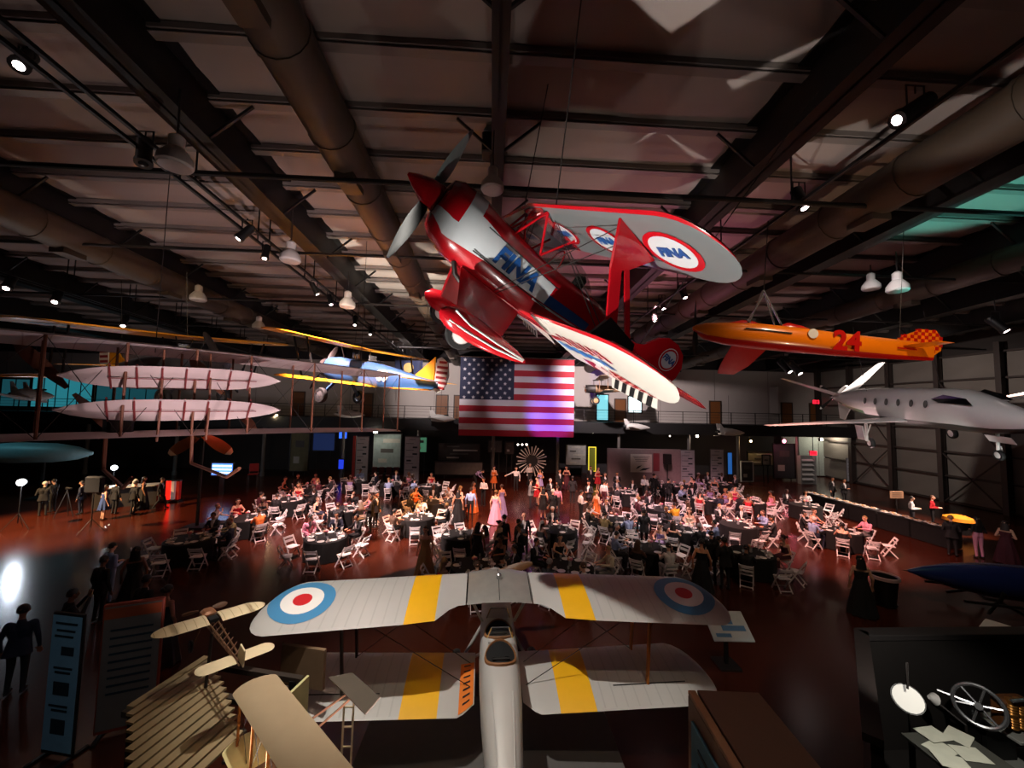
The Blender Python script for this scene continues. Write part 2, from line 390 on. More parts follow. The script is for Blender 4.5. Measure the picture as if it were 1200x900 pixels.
# lower room under the balcony at the right: pale end wall
mb = MB(); a, b = at(918, 560, 36.9).x, at(1008, 560, 36.9).x
mb.box(((a+b)/2, 36.95, 2.2), (b-a, .2, 4.2)); struct('trim_4', mb, mat('pale_wall', '9aa29e', .8))
point('lamp_end_wall', ((a+b)/2-.5, 35.3, 3.9), 170, (1, .9, .7), .1)

# ------------------------------------------------------------------ wings
class Wing:
    """spanwise sections (y, x of leading edge, z, chord, thickness ratio, incidence); x forward, y left, z up"""
    def __init__(s, secs, n=7, camber=.02): s.S = secs; s.n = n; s.cam = camber
    def sec(s, y):
        S = s.S; ys = [q[0] for q in S]
        if ys[0] > ys[-1]: S = S[::-1]; ys = ys[::-1]
        if y <= ys[0]: return S[0]
        for a, b in zip(S, S[1:]):
            if y <= b[0]:
                t = (y-a[0])/max(1e-9, b[0]-a[0]); return tuple(p+(q-p)*t for p, q in zip(a, b))
        return S[-1]
    def at(s, sec, c, up, off=0):
        y, x, z, ch, th, inc = sec
        t = 5*th*(.2969*sqrt(max(c, 0))-.126*c-.3516*c*c+.2843*c**3-.1015*c**4)
        h = s.cam*4*c*(1-c)*1.0+(t if up else -t*.7)
        return Vector((x-c*ch*cos(inc), y, z-c*ch*sin(inc)+h*ch+(off if up else -off)))
    def p(s, y, c, up=True, off=0): return s.at(s.sec(y), c, up, off)
    def px(s, x, y, up=True, off=0):
        q = s.sec(y); return s.at(q, min(.985, max(.02, (q[1]-x)/q[3])), up, off)
    def mesh(s, mb, mf=None):
        n = s.n; cs = [(1-cos(pi*i/n))/2 for i in range(n+1)]
        rings = []
        for q in s.S:
            rings.append([s.at(q, c, True) for c in cs[::-1]]+[s.at(q, c, False) for c in cs[1:-1]])
        mb.loft(rings, 0, True, True, True, mf); return mb
    # ring index j: 0..n-1 upper from trailing to leading edge, n.. lower from leading to trailing
    def disc(s, x0, y0, radii, mats, up=True, off=.006, ell=(1, 1), n=28, name='roundel', parent=None, mask=None):
        m = MB(); rr = radii+[0.0]
        for k in range(len(radii)):
            a, b = rr[k], rr[k+1]; st = 3 if b == 0 else 2
            rings = [[s.px(x0+(a+(b-a)*i/st+1e-4)*cos(2*pi*j/n)*ell[0], y0+(a+(b-a)*i/st+1e-4)*sin(2*pi*j/n)*ell[1], up, off) for j in range(n)] for i in range(st+1)]
            m.loft(rings, k, True, False, False)
        return m.build(name, mats, parent)
    def patch(s, mb, quad, up=True, off=.006, m=0, nu=6, nv=3):
        """quad: four (y, c) corners in turn"""
        (a, b, c, d) = quad; vs = []
        for i in range(nu+1):
            for j in range(nv+1):
                u, v = i/nu, j/nv
                y = (a[0]*(1-u)+b[0]*u)*(1-v)+(d[0]*(1-u)+c[0]*u)*v; cc = (a[1]*(1-u)+b[1]*u)*(1-v)+(d[1]*(1-u)+c[1]*u)*v
                vs.append(s.p(y, cc, up, off))
        mb.add(vs, [(i*(nv+1)+j, (i+1)*(nv+1)+j, (i+1)*(nv+1)+j+1, i*(nv+1)+j+1) for i in range(nu) for j in range(nv)], m)
def tip_round(y0, x0, z0, ch, th, inc, L, sgn, dz=0, sweep=0.0, n=5, te=.5):
    """sections that round a wing tip off over the length L"""
    out = []
    for i in range(1, n+1):
        t = sin(i/n*pi/2); k = max(.06, sqrt(max(0, 1-t*t)))
        c2 = ch*k; out.append((y0+sgn*L*t, x0-sweep*L*t-(ch-c2)*te, z0+dz*L*t, c2, th, inc))
    return out
def rings_fus(secs, n=20):
    """fuselage rings from (x, half width, z top, z bottom, squareness)"""
    out = []
    for x, w, zt, zb, e in secs:
        r = []
        for j in range(n):
            a = 2*pi*j/n; ca, sa = cos(a), sin(a)
            r.append(Vector((x, w*math.copysign(abs(ca)**e, ca), (zt+zb)/2+(zt-zb)/2*math.copysign(abs(sa)**e, sa))))
        out.append(r)
    return out
def add_wheel(name, c, r, wd, parent, hub=WHITEP, tire=RUBBER, axis='Y'):
    M = Matrix.Translation(c) @ Matrix.Rotation(pi/2, 4, 'X')
    m = MB(); m.lathe([(r*.62, -wd*.5), (r*.9, -wd*.5), (r, -wd*.2), (r, wd*.2), (r*.9, wd*.5), (r*.62, wd*.5)], 20, 0, M, cap=False)
    o = m.build(name, tire, parent)
    h = MB(); h.lathe([(r*.64, -wd*.42), (r*.3, -wd*.55), (r*.08, -wd*.6)], 16, 0, M); h.lathe([(r*.08, wd*.6), (r*.3, wd*.55), (r*.64, wd*.42)], 16, 0, M)
    h.build('hub', hub, o); return o
def prop_blade(mb, L, w, M, m=0, tip=0, root=.08, tipm=None):
    rings = []
    N = 8
    for i in range(N+1):
        t = i/N; z = root+(L-root)*t; cw = w*(.45+1.1*sin(pi*min(1, t*.75+.1)))*(1 if t < .93 else .55); tw = radians(58-42*t)
        rings.append([M @ Vector((sin(tw)*cw*.5*cos(2*pi*j/8)+cos(tw)*.014*sin(2*pi*j/8), cos(tw)*cw*.5*cos(2*pi*j/8)-sin(tw)*.014*sin(2*pi*j/8), z)) for j in range(8)])
    mb.loft(rings, m, mf=(lambda i, j: tip if i >= N-1 else m) if tip else None)

# ------------------------------------------------------------------ silver training biplane on the floor
SILV = mat('silver_dope', 'b4b0ac', .48, .1, noise=.05, scale=2); YEL = mat('yellow_band', 'e8ac08', .45, noise=.04)
BLU = mat('roundel_blue', '3d82b0', .45, noise=.03); REDR = mat('roundel_red', 'c31a22', .45, noise=.03); CREAM = mat('roundel_white', 'e4e0dc', .45, noise=.03)
GLASS = mat('clear_glazing', 'c8d0d0', .08, noise=0, alpha=.22)
ORW = mat('orange_walkway', 'e2761c', .6); LEATH = mat('tan_leather', '8a5a34', .6)
yaw, pit = radians(90+1.6), radians(9)
X = Vector((cos(yaw)*cos(pit), sin(yaw)*cos(pit), sin(pit))); Y = Vector((-sin(yaw), cos(yaw), 0)); Z = X.cross(Y)
tm = thing('training_biplane', 'silver training biplane with yellow wing bands and roundels parked below the crowd', 'airplane', M=pose((.2, 8.35, -.02), X, Y, Z))
def moth_wing(sgn, upper):
    zz, x0, sw, dh, y0, yt = (2.62, .28, .15, .045, .62, 3.55) if upper else (1.2, -.12, .08, .10, .42, 3.3)
    ch, th, inc = 1.36, .10, radians(0)
    S = []
    if upper: cut = [(.62, .98), (.75, .99), (.9, 1.08), (1.02, 1.22), (1.12, 1.33)]
    else: cut = [(.42, 1.12), (.6, 1.3), (.7, 1.36), (.9, 1.36), (1.02, 1.36)]
    for y, c in cut: S.append((sgn*y, x0-sw*(y-y0), zz+dh*(y-y0), c, th, inc))
    for y in (1.62, 2.1, 2.6, 3.1, yt): S.append((sgn*y, x0-sw*(y-y0), zz+dh*(y-y0), ch, th, inc))
    S += tip_round(sgn*yt, x0-sw*(yt-y0), zz+dh*(yt-y0), ch, th, inc, .45, sgn, dh, .3, 6, .62)
    W = Wing(S, 8, .025); b = 4
    m = MB(); W.mesh(m, lambda i, j: 1 if i == b else 0)
    o = m.build('upper_wing' if upper else 'lower_wing', [SILV, YEL], tm, ang=50)
    # rib tapes
    r = MB()
    for k in range(14):
        y = 1.75+k*.19
        if y > yt+.05: break
        W.patch(r, [(sgn*y, .06), (sgn*(y+.025), .06), (sgn*(y+.025), .97), (sgn*y, .97)], True, .004, 0, 1, 6)
    t = r.build('rib_tape', mat('rib_tape', 'a8a4a0', .5, noise=0), o); t['kind'] = 'stuff'
    if not upper:
        a = MB(); W.patch(a, [(sgn*2.0, .70), (sgn*3.25, .70), (sgn*3.25, .715), (sgn*2.0, .715)], True, .005, 0, 8, 1)
        a.build('aileron_gap', BLACK, o)
    return W, o
WU = {}
for s in (1, -1):
    for up in (True, False): WU[s, up] = moth_wing(s, up)
    W, o = WU[s, True]
    W.disc(.28-.15*(3.4-.62)-.66, s*3.4, [.52, .335, .15], [BLU, CREAM, REDR], True, .007, parent=o)
m = MB(); C = Wing([(.60, .30, 2.62, 1.0, .11, 0), (.3, .31, 2.66, 1.02, .14, 0), (0, .31, 2.67, 1.03, .15, 0), (-.3, .31, 2.66, 1.02, .14, 0), (-.6, .30, 2.62, 1.0, .11, 0)], 8, .03)
C.mesh(m); tank = m.build('fuel_tank', mat('tank_metal', '9a9690', .35, .4), tm, ang=50)
m = MB()
for y in (.59, .0, -.59):
    m = MB(); C.patch(m, [(y, .04), (y+.012, .04), (y+.012, .96), (y, .96)], True, .006, 0, 1, 6); m.build('tank_seam', BLACK, tank)
m = MB(); m.lathe([(.05, 2.78), (.05, 2.86), (.02, 2.88)], 10, 0, Matrix.Translation((-.15, 0, 0))); m.build('filler_cap', CHROME, tank)
fus = [(1.55, .20, 1.92, 1.42, .9), (1.45, .27, 2.0, 1.32, .85), (1.0, .30, 2.06, 1.26, .75), (.45, .31, 2.08, 1.22, .7), (0, .33, 2.07, 1.18, .65), (-.35, .34, 2.07, 1.16, .65),
       (-.8, .35, 2.08, 1.16, .65), (-1.3, .345, 2.12, 1.17, .65), (-1.62, .33, 2.16, 1.18, .68), (-1.9, .32, 2.13, 1.2, .7), (-2.5, .27, 2.03, 1.28, .75), (-3.2, .2, 1.92, 1.4, .8), (-4.0, .12, 1.8, 1.52, .85), (-4.6, .05, 1.72, 1.58, .9)]
m = MB(); m.loft(rings_fus(fus, 24)); fo = m.build('fuselage', SILV, tm, ang=50)
for i, (xa, xb, zt) in enumerate(((-.42, -.86, 2.095), (-1.02, -1.52, 2.16))):
    rim = MB(); n = 24; hole = MB()
    def opening(k, dz): return [Vector(((xa+xb)/2+(xa-xb)/2*k*cos(2*pi*j/n), .245*k*sin(2*pi*j/n), zt-.34*(.245*k*sin(2*pi*j/n))**2*4+dz)) for j in range(n)]
    rim.loft([opening(1.12, -.005), opening(1.1, .03), opening(1.0, .035), opening(.96, 0)], 0, True, False, False); ck = rim.build('cockpit_rim', LEATH, tm)
    hole.loft([opening(.98, .012), opening(.5, .008)], 0, True, False, True); hole.build('cockpit_opening', mat('cockpit_dark', '060506', .9, noise=0), ck)
    seat = MB(); seat.box((xb+.1, 0, zt+.02), (.05, .3, .06), ch=.02); seat.build('seat_back', mat('seat_black', '1a1614', .8), ck)
    ws = MB(); x = xa+.08
    for a, b in (((x, -.22, zt+.0), (x-.06, -.15, zt+.24)), ((x-.06, -.15, zt+.24), (x-.06, .15, zt+.24)), ((x-.06, .15, zt+.24), (x, .22, zt+.0))): ws.bar(a, b, .018)
    wo = ws.build('windscreen_frame', CHROME, tm, False)
    g = MB(); g.add([(x, -.22, zt), (x-.06, -.15, zt+.24), (x-.06, .15, zt+.24), (x, .22, zt)], [(0, 1, 2, 3)]); g.build('windscreen', GLASS, wo, False)
m = MB()
for s in (1, -1): m.bar((-1.95, s*.16, 2.1), (-3.0, s*.11, 1.95), .02, .012)
m.build('fuselage_seam', mat('rib_tape', None), fo, False)
for s in (1, -1):
    m = MB()
    for k, (r, mi) in enumerate(((.2, 0), (.13, 1), (.06, 2))):
        c = Vector((-2.9, s*(.236+.002*k), 1.66)); m.add([c+Vector((r*cos(2*pi*j/20), -s*.11*r*cos(2*pi*j/20)*-1, r*sin(2*pi*j/20))) for j in range(20)], [list(range(20))], mi)
    m.build('side_roundel', [BLU, CREAM, REDR], fo)
m = MB(); m.loft(rings_fus([(1.5, .26, 1.98, 1.36, .9), (1.62, .24, 1.95, 1.4, .95), (1.72, .14, 1.86, 1.52, 1)], 20)); m.build('engine_cowl', SILV, tm)
m = MB(); prop_blade(m, .98, .13, Matrix.Translation((1.8, 0, 1.68)) @ Matrix.Rotation(radians(75), 4, 'X')); prop_blade(m, .98, .13, Matrix.Translation((1.8, 0, 1.68)) @ Matrix.Rotation(radians(255), 4, 'X'))
m.lathe([(.1, -.06), (.1, .05), (.05, .1)], 12, 0, Matrix.Translation((1.8, 0, 1.68)) @ Matrix.Rotation(pi/2, 4, 'Y')); m.build('propeller', WOOD, tm)
STRUT = mat('varnished_strut', 'b0641e', .4, bump=.05)
for s in (1, -1):
    Wu, Wl = WU[s, True][0], WU[s, False][0]
    for cu, cl in ((.12, .14), (.68, .7)):
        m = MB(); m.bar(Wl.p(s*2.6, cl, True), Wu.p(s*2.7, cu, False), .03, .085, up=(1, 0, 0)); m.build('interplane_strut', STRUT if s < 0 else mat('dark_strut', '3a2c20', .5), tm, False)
    for a, b in (((.95, s*.28, 2.02), (.28, s*.55, 2.6)), ((.2, s*.3, 2.05), (.22, s*.56, 2.6)), ((-.38, s*.3, 2.05), (-.4, s*.56, 2.6))):
        m = MB(); m.bar(a, b, .022, .05); m.build('cabane_strut', SILV, tm, False)
    m = MB()
    for (y1, c1, y2, c2) in ((.5, .3, 2.65, .12), (2.6, .14, .7, .12), (.5, .7, 2.65, .66)):
        m.tube([Wl.p(s*y1, c1), Wu.p(s*y2, c2, False)], .007, 5)
    m.build('flying_wire', STEEL, tm)
    m = MB(); m.tube([(.75, s*.22, 1.25), (.55, s*.75, .42)], .035, 8); m.tube([(-.1, s*.25, 1.2), (.5, s*.75, .42)], .028, 8); m.build('undercarriage_leg', SILV, tm)
    add_wheel('wheel', (.55, s*.83, .36), .3, .16, tm, SILV)
    tp = Wing([(s*.06, -3.85, 1.72, .9, .06, 0), (s*.5, -3.9, 1.72, .95, .06, 0), (s*1.1, -4.0, 1.72, .85, .06, 0), (s*1.4, -4.2, 1.72, .5, .06, 0)], 5, 0)
    m = MB(); tp.mesh(m); m.build('tailplane', SILV, tm)
W, o = WU[1, False]
m = MB(); W.patch(m, [(.44, .30), (.68, .30), (.68, .985), (.44, .985)], True, .012, 0, 2, 8); wk = m.build('walkway', ORW, o)
for k in range(7):
    m = MB(); c = .34+k*.09; W.patch(m, [(.50, c), (.62, c), (.62, c+.025), (.50, c+.025)], True, .018, 0, 2, 1); m.build('walkway_slot', BLACK, wk)
m = MB(); m.prism([(-3.9, 1.72), (-4.1, 2.35), (-4.35, 2.5), (-4.75, 2.45), (-4.9, 2.1), (-4.8, 1.5), (-4.55, 1.5)], .05, Matrix(((1, 0, 0, 0), (0, 0, -1, .025), (0, 1, 0, 0), (0, 0, 0, 1)))); m.build('fin', SILV, tm)
m = MB(); m.tube([(-4.3, 0, 1.6), (-4.7, 0, .9)], .03, 6); m.build('tail_skid', STEEL, tm)
m = MB(); m.tube([Vector(WU[1, True][0].p(2.3, .2, False)), (.15, 2.3, 2.25), (.45, 2.3, 2.25)], .012, 6); m.build('pitot_tube', CHROME, tm)

PLAT = mat('grey_carpet', '5a5654', .9, noise=.1, scale=8, bump=.1)
mb = MB(); mb.box((0.1, 4.9, .05), (4.5, 6.9, .1)); o = mb.build('display_platform', PLAT, None, False)
tag(o, 'low grey carpeted platform under the silver biplane', 'platform')

# ------------------------------------------------------------------ red and white aerobatic biplane hung from the roof
RED = mat('aerobat_red', 'b3101c', .25, noise=.03, coat=.6); GREYW = mat('aerobat_white', 'c9d0d2', .25, noise=.03, coat=.5)
WINGW = mat('wing_white', 'cfcbc0', .35, noise=.03, coat=.3); NAVY = mat('lettering_blue', '1c4a86', .35, noise=.02); LBLUE = mat('stripe_blue', '2a78b8', .4, noise=.02)
ap = thing('aerobatic_biplane', 'red and white aerobatic biplane with FINA lettering hung nose high from the roof', 'airplane',
           M=pose((-.80, 4.84, 8.706), (-.7667, -.4576, .4502), (.281, -.8698, -.4056), (.5772, -.1845, .7955)))
def interp(tab, x):
    if x >= tab[0][0]: return tab[0][1:]
    for a, b in zip(tab, tab[1:]):
        if x >= b[0]:
            t = (a[0]-x)/(a[0]-b[0]); t = t*t*(3-2*t) if len(a) > 3 else t
            return tuple(p+(q-p)*t for p, q in zip(a[1:], b[1:]))
    return tab[-1][1:]
FS = [(-.06, .20, .22, -.26, 2.0), (-.09, .32, .33, -.36, 2.0), (-.2, .40, .40, -.46, 2.1), (-.5, .43, .41, -.54, 2.4), (-.95, .42, .36, -.55, 3.0), (-1.6, .42, .33, -.52, 3.6), (-2.4, .39, .38, -.46, 3.2), (-2.75, .36, .44, -.42, 2.8), (-3.4, .28, .36, -.33, 2.6), (-4.2, .16, .26, -.2, 2.4), (-4.9, .06, .2, -.08, 2.2)]
LO = [(-.06, -.20), (-.3, -.34), (-.6, -.30), (-1.0, -.25), (-1.9, -.19), (-2.7, -.10), (-4.9, 0)]
HI = [(-.06, .04), (-.3, .12), (-.6, .16), (-1.0, .10), (-1.9, .11), (-2.7, .16), (-4.9, .12)]
xs = [-.06, -.075, -.09, -.14, -.2, -.28, -.36, -.45, -.56, -.66, -.8, -.95, -1.1, -1.3, -1.5, -1.7, -1.82, -1.95, -2.1, -2.3, -2.5, -2.65, -2.8, -3.1, -3.5, -3.9, -4.3, -4.65, -4.9]
rings = []
for x in xs:
    w, zt, zb, e = interp(FS, x); lo = max(zb+.05, interp(LO, x)[0]); hi = min(zt-.05, interp(HI, x)[0])
    lv = [zb, zb+(lo-zb)*.12, zb+(lo-zb)*.5, lo, (lo+hi)/2, hi, hi+(zt-hi)*.5, hi+(zt-hi)*.88, zt]
    def hw(z):
        q = abs((z-(zt+zb)/2)/((zt-zb)/2)); return w*max(0, 1-q**e)**(1/e) if q < 1 else .0
    rings.append([Vector((x, max(.004, hw(z)), z)) for z in lv]+[Vector((x, -max(.004, hw(z)), z)) for z in lv[::-1]])
def paint(i, j):
    k = j if j < 8 else (16-j if j > 8 else 8); x = xs[i]
    if k >= 8 or j == 17: return 0
    if -.30 >= x > -.56 and k >= 3: return 1
    if x > -.30: return 1 if k in (3,) else 0
    if x > -1.9: return 1 if k in (3, 4) else 0
    if x > -2.8: return {3: 2, 4: 0}.get(k, 0)
    return 0
m = MB(); m.loft(rings, 0, mf=paint); fu = m.build('fuselage', [RED, GREYW, NAVY], ap, ang=40)
for z in (-.255, .105):     # pinstripes
    m = MB(); m.bar((-.7, .424, z), (-2.0, .424, z+.04*(z < 0)), .004, .014); m.build('pinstripe', BLACK, fu, False)
m = MB(); m.bar((-1.75, .425, -.235), (-2.75, .385, -.13), .004, .025); m.build('white_line', WHITEP, fu, False)
lettering('FINA', frame3((-1.32, .432, -.075), (-1, 0, .03), (0, 0, 1)), NAVY, fu, .33, .002, .014, .12, 'side_lettering')
m = MB(); m.box((-.07, 0, -.02), (.02, .34, .3), ch=.05); m.build('cowl_intake', BLACK, fu)
m = MB(); m.tube([(-.62, .22, -.5), (-.72, .24, -.62), (-.84, .24, -.66)], .035, 8); m.build('exhaust_pipe', STEEL, fu)
m = MB(); m.loft([[Vector((x, r*cos(2*pi*j/20), r*sin(2*pi*j/20))) for j in range(20)] for x, r in ((-.05, .19), (.0, .19), (.14, .16), (.3, .085), (.40, .02))]); sp = m.build('spinner', RED, ap)
BM = Matrix.Translation((.06, 0, 0))
for ang, mt in ((0, mat('blade_grey', '8fa2a0', .45)), (180, mat('blade_black', '0b0b0c', .5))):
    m = MB(); prop_blade(m, 1.0, .16, BM @ Matrix.Rotation(radians(ang+12), 4, 'X') @ Matrix.Rotation(pi if ang else 0, 4, 'Z'), 0, 1, .12); m.build('propeller_blade', [mt, BLACK], ap)
# canopy
m = MB(); rr = []
for i in range(11):
    t = i/10; x = -1.5-1.25*t; h = .34*sin(pi*min(1, t*.9+.08))**.7; wd = .24*sin(pi*min(1, t*.92+.06))**.6
    rr.append([Vector((x, wd*cos(pi*j/12), .31+.06*t+h*sin(pi*j/12))) for j in range(13)])
m.loft(rr, 0, False, False, False); cn = m.build('canopy', mat('canopy_glass', 'a8aca8', .06, noise=0, alpha=.33), ap)
m = MB(); m.tube([rr[3][j] for j in range(13)], .012, 6); m.build('canopy_frame', RED, cn)
m = MB(); m.box((-2.1, 0, .3), (.5, .34, .06)); m.box((-2.4, 0, .42), (.12, .26, .3), ch=.04); m.build('cockpit_seat', mat('cockpit_dark'), ap)
# wings
sw = .116
def pw(sgn, up):
    if up: x0, z0, ch, dh, y0, yt, inc = -1.034, .78, .98, 0, 0.0, 2.45, 0
    else: x0, z0, ch, dh, y0, yt, inc = -1.86, -.42, 1.12, .06, .38, 2.2, .09; 
    s_ = sw if up else 0.0
    S = [(sgn*y, x0-s_*y, z0+dh*y, ch, .12 if up else .11, inc) for y in ([0.0, .4, .8, 1.2, 1.6, 2.0, yt] if up else [.38, .8, 1.2, 1.6, 2.0, yt])]
    S += tip_round(sgn*yt, x0-s_*yt, z0+dh*yt, ch, .12 if up else .11, inc, .55 if up else .6, sgn, dh, s_, 7, .55)
    W = Wing(S, 8, .012); m = MB()
    # ring: j 0..7 upper from trailing edge to leading edge, 8..15 lower from leading edge back
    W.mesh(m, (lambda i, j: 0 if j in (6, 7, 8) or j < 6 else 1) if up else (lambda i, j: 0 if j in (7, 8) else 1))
    return W, m.build('upper_wing' if up else 'lower_wing', [RED, mat('wing_white_shaded', '676c6c', .3, noise=.03, coat=.4) if up else WINGW], ap, ang=60)  # underside of the upper wing is white with its shade put into the colour
PW = {(s, u): pw(s, u) for s in (1, -1) for u in (True, False)}
for s in (1, -1):
    W, o = PW[s, True]
    for y, r in ((.28, .23), (1.25, .26), (2.3, .29)):
        if s < 0 and y < 1: continue
        x = -1.034-sw*y-.55
        W.disc(x, s*y, [r*1.12, r*.9], [RED, GREYW], False, .006, (.95, 1.12), parent=o, name='logo_oval')
        lettering('FINA', frame3(W.px(x, s*y, False, .012), (0, 1, 0), (1, 0, 0)), NAVY, o, r*.62, .002, .01, .2, 'wing_lettering')
    m = MB(); W.patch(m, [(0.0, .05), (s*.34, .05), (s*.2, .98), (0, .98)], False, .007, 0, 2, 8); m.build('centre_panel', RED, o)
    m = MB(); W.patch(m, [(s*1.3, .77), (s*2.4, .77), (s*2.4, .785), (s*1.3, .785)], False, .006, 0, 6, 1); m.build('aileron_gap', BLACK, o)
    W, o = PW[s, False]
    q = lambda a, c: (s*(.42+2.2*a), c)
    m = MB()       # sunburst printed on the underside
    W.patch(m, [q(0, .42), q(.16, .36), q(.22, .42), q(.02, .5)], False, .006, 0)
    for k in range(6):
        a = .17+k*.085; W.patch(m, [q(a, .28-.0*k), q(a+.045, .28), q(a+.12, .46), q(a+.075, .48)], False, .006, 0)
    for k in range(6):
        a = .02+k*.095; W.patch(m, [q(a, .54), q(a+.07, .5), q(a+.16, .64), q(a+.09, .68)], False, .006, 1 if k % 2 else 2)
    W.patch(m, [q(.2, .80), q(.42, .74), q(.5, .99), q(.24, .99)], False, .006, 0); W.patch(m, [q(.5, .76), q(.62, .80), q(.86, .985), q(.52, .985)], False, .006, 0)
    m.build('sunburst', [RED, NAVY, LBLUE], o)
    m = MB()
    c = W.p(*q(.47, .70), False, .012)
    m.bar(W.p(*q(.36, .80), False, .012), W.p(*q(.46, .95), False, .012), .004, .05); m.bar(W.p(*q(.42, .97), False, .012), W.p(*q(.52, .76), False, .012), .004, .05)
    m.tube([c+Vector((.13*cos(t), .11*sin(t), .008*sin(t))) for t in np.linspace(-2.2, 1.9, 14)], .018, 5); m.build('hook_mark', WHITEP, o)
    a = MB(); A, B = W.p(s*1.35, .99), W.p(s*2.25, .99)
    a.add([A, B, B+Vector((-.11, 0, -.10)), A+Vector((-.13, 0, -.12))], [(0, 1, 2, 3)])
    ai = a.build('aileron', WINGW, ap, False)
    for k in range(5):
        t0 = .1+k*.18; b = MB(); P = lambda t, d: A.lerp(B, t)+Vector((-.125*d, 0, -.113*d))+Vector((.003, 0, -.005))
        b.add([P(t0, .1), P(t0+.1, .1), P(t0+.06, .95), P(t0-.04, .95)], [(0, 1, 2, 3)]); b.build('aileron_stripe', BLACK, ai, False)
# interplane struts, cabane and wires
for s in (1, -1):
    Wu, Wl = PW[s, True][0], PW[s, False][0]; y = 1.93
    M = Matrix(((1, 0, 0, 0), (0, 0, 1, s*y-.02), (0, 1, 0, 0), (0, 0, 0, 1)))
    zu = .73; zl = Wl.p(s*y, .3, True).z-.01
    m = MB(); m.prism([(-1.36, zu+.02), (-1.98, zu-.0), (-1.78, .44), (-1.62, .34)], .045, M)
    so = m.build('interplane_strut', RED, ap, False)
    m = MB(); m.bar((-1.66, s*y, .40), (-2.06, s*y, zl+.2), .035, .13, up=(1, 0, 0)); m.build('front_leg', RED, so, False)
    m = MB(); m.bar((-1.79, s*y, .45), (-2.36, s*y, zl+.2), .03, .06, up=(1, 0, 0)); m.build('rear_leg', RED, so, False)
    m = MB(); m.prism([(-1.98, zl+.26), (-2.46, zl+.22), (-2.6, zl-.05), (-1.9, zl)], .045, M); m.build('strut_cuff', BLACK if s > 0 else RED, so, False)
    for a, b in (((-1.05, s*.3, .3), (-1.2, s*.42, .76)), ((-1.5, s*.33, .3), (-1.2, s*.42, .76)), ((-1.5, s*.33, .3), (-1.75, s*.42, .74)), ((-1.05, s*.3, .3), (-1.2, -s*.2, .76))):
        m = MB(); m.tube([a, b], .018, 8); m.build('cabane_strut', RED, ap)
    for y1, c1, y2, c2 in ((.0, 0, 0, 0), (.05, 0, 0, 0)):
        m = MB(); m.tube([(-1.25-y1, s*.38, -.48), Wu.p(s*1.9, .2+y1*4, False)], .006, 5); m.tube([Wl.p(s*1.9, .2+y1*4), (-1.35-y1, s*.42, .74)], .006, 5); m.build('flying_wire', STEEL, ap)
# undercarriage
for s in (1, -1):
    m = MB(); m.loft([[(-.72, s*.30, -.5), (-1.75, s*.34, -.5), (-1.75, s*.30, -.5), (-.75, s*.26, -.52)], [(-.95, s*.74, -1.08), (-1.6, s*.74, -1.0), (-1.6, s*.70, -1.0), (-.97, s*.70, -1.08)]])
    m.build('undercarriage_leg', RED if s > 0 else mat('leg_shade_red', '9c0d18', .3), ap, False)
    ps = [(-.72, .02, -1.1, .02), (-.78, .09, -1.09, .1), (-.95, .135, -1.08, .17), (-1.2, .14, -1.07, .18), (-1.55, .11, -1.05, .14), (-1.9, .06, -1.02, .085), (-2.1, .01, -1.0, .02)]
    m = MB(); m.loft([[Vector((x, s*.75+w*cos(2*pi*j/16), z+h*sin(2*pi*j/16))) for j in range(16)] for x, w, z, h in ps]); pt = m.build('wheel_pant', RED, ap)
    for dz in (.035, -.035):
        m = MB(); m.tube([(-.86, s*(.75+.105), -1.05+dz*2), (-1.1, s*(.75+.138), -1.07+dz*1.3), (-1.55, s*(.75+.115), -1.05+dz), (-2.05, s*(.75+.03), -1.0+dz*.3)], .014, 5); m.build('pant_stripe', WHITEP, pt)
    add_wheel('wheel', (-1.12, s*.75, -1.2), .2, .12, ap, WHITEP)
m = MB(); m.prism([(-3.75, .34), (-4.0, .38), (-4.16, .46), (-4.36, .74), (-4.52, .85), (-4.8, .88), (-5.05, .8), (-5.22, .62), (-5.26, .4), (-5.15, .1), (-4.95, -.12), (-4.75, -.1), (-4.6, .1)], .06, Matrix(((1, 0, 0, 0), (0, 0, -1, .03), (0, 1, 0, 0), (0, 0, 0, 1))))
fn = m.build('fin', RED, ap)
for s in (1, -1):
    m = MB(); M = frame3((-4.82, s*.035, .56), (-s, 0, 0), (0, 0, 1))
    m.lathe([(.215, -.002), (.215, .002)], 24, 0, M); m.build('fin_disc_border', WHITEP, fn, False)
    m = MB(); m.lathe([(.2, .002), (.2, .005)], 24, 0, M); m.build('fin_disc_red', RED, fn, False)
    m = MB(); m.lathe([(.165, .004), (.165, .008)], 24, 0, M); m.build('fin_disc', GREYW, fn, False)
    lettering('FINA', M @ Matrix.Translation((0, 0, .01)), NAVY, fn, .15, .002, .006, .15, 'fin_lettering')
    tp = Wing([(s*.08, -4.3, .12, .75, .06, 0), (s*.7, -4.4, .12, .7, .06, 0), (s*1.05, -4.5, .12, .58, .06, 0), (s*1.25, -4.66, .12, .3, .06, 0)], 5, 0)
    m = MB(); tp.mesh(m); m.build('tailplane', RED, ap)
m = MB(); m.tube([(-4.75, 0, -.1), (-4.98, 0, -.3)], .02, 6); m.build('tail_spring', STEEL, ap)
for a, b in (((-1.2, .6, .8), (.5, .9, 3.1)), ((-1.2, -.6, .8), (-.5, -1.2, 2.6)), ((-4.1, 0, .4), (-3.6, .2, 5.0))):
    m = MB(); m.tube([a, b], .008, 5); m.build('suspension_cable', STEEL, ap)

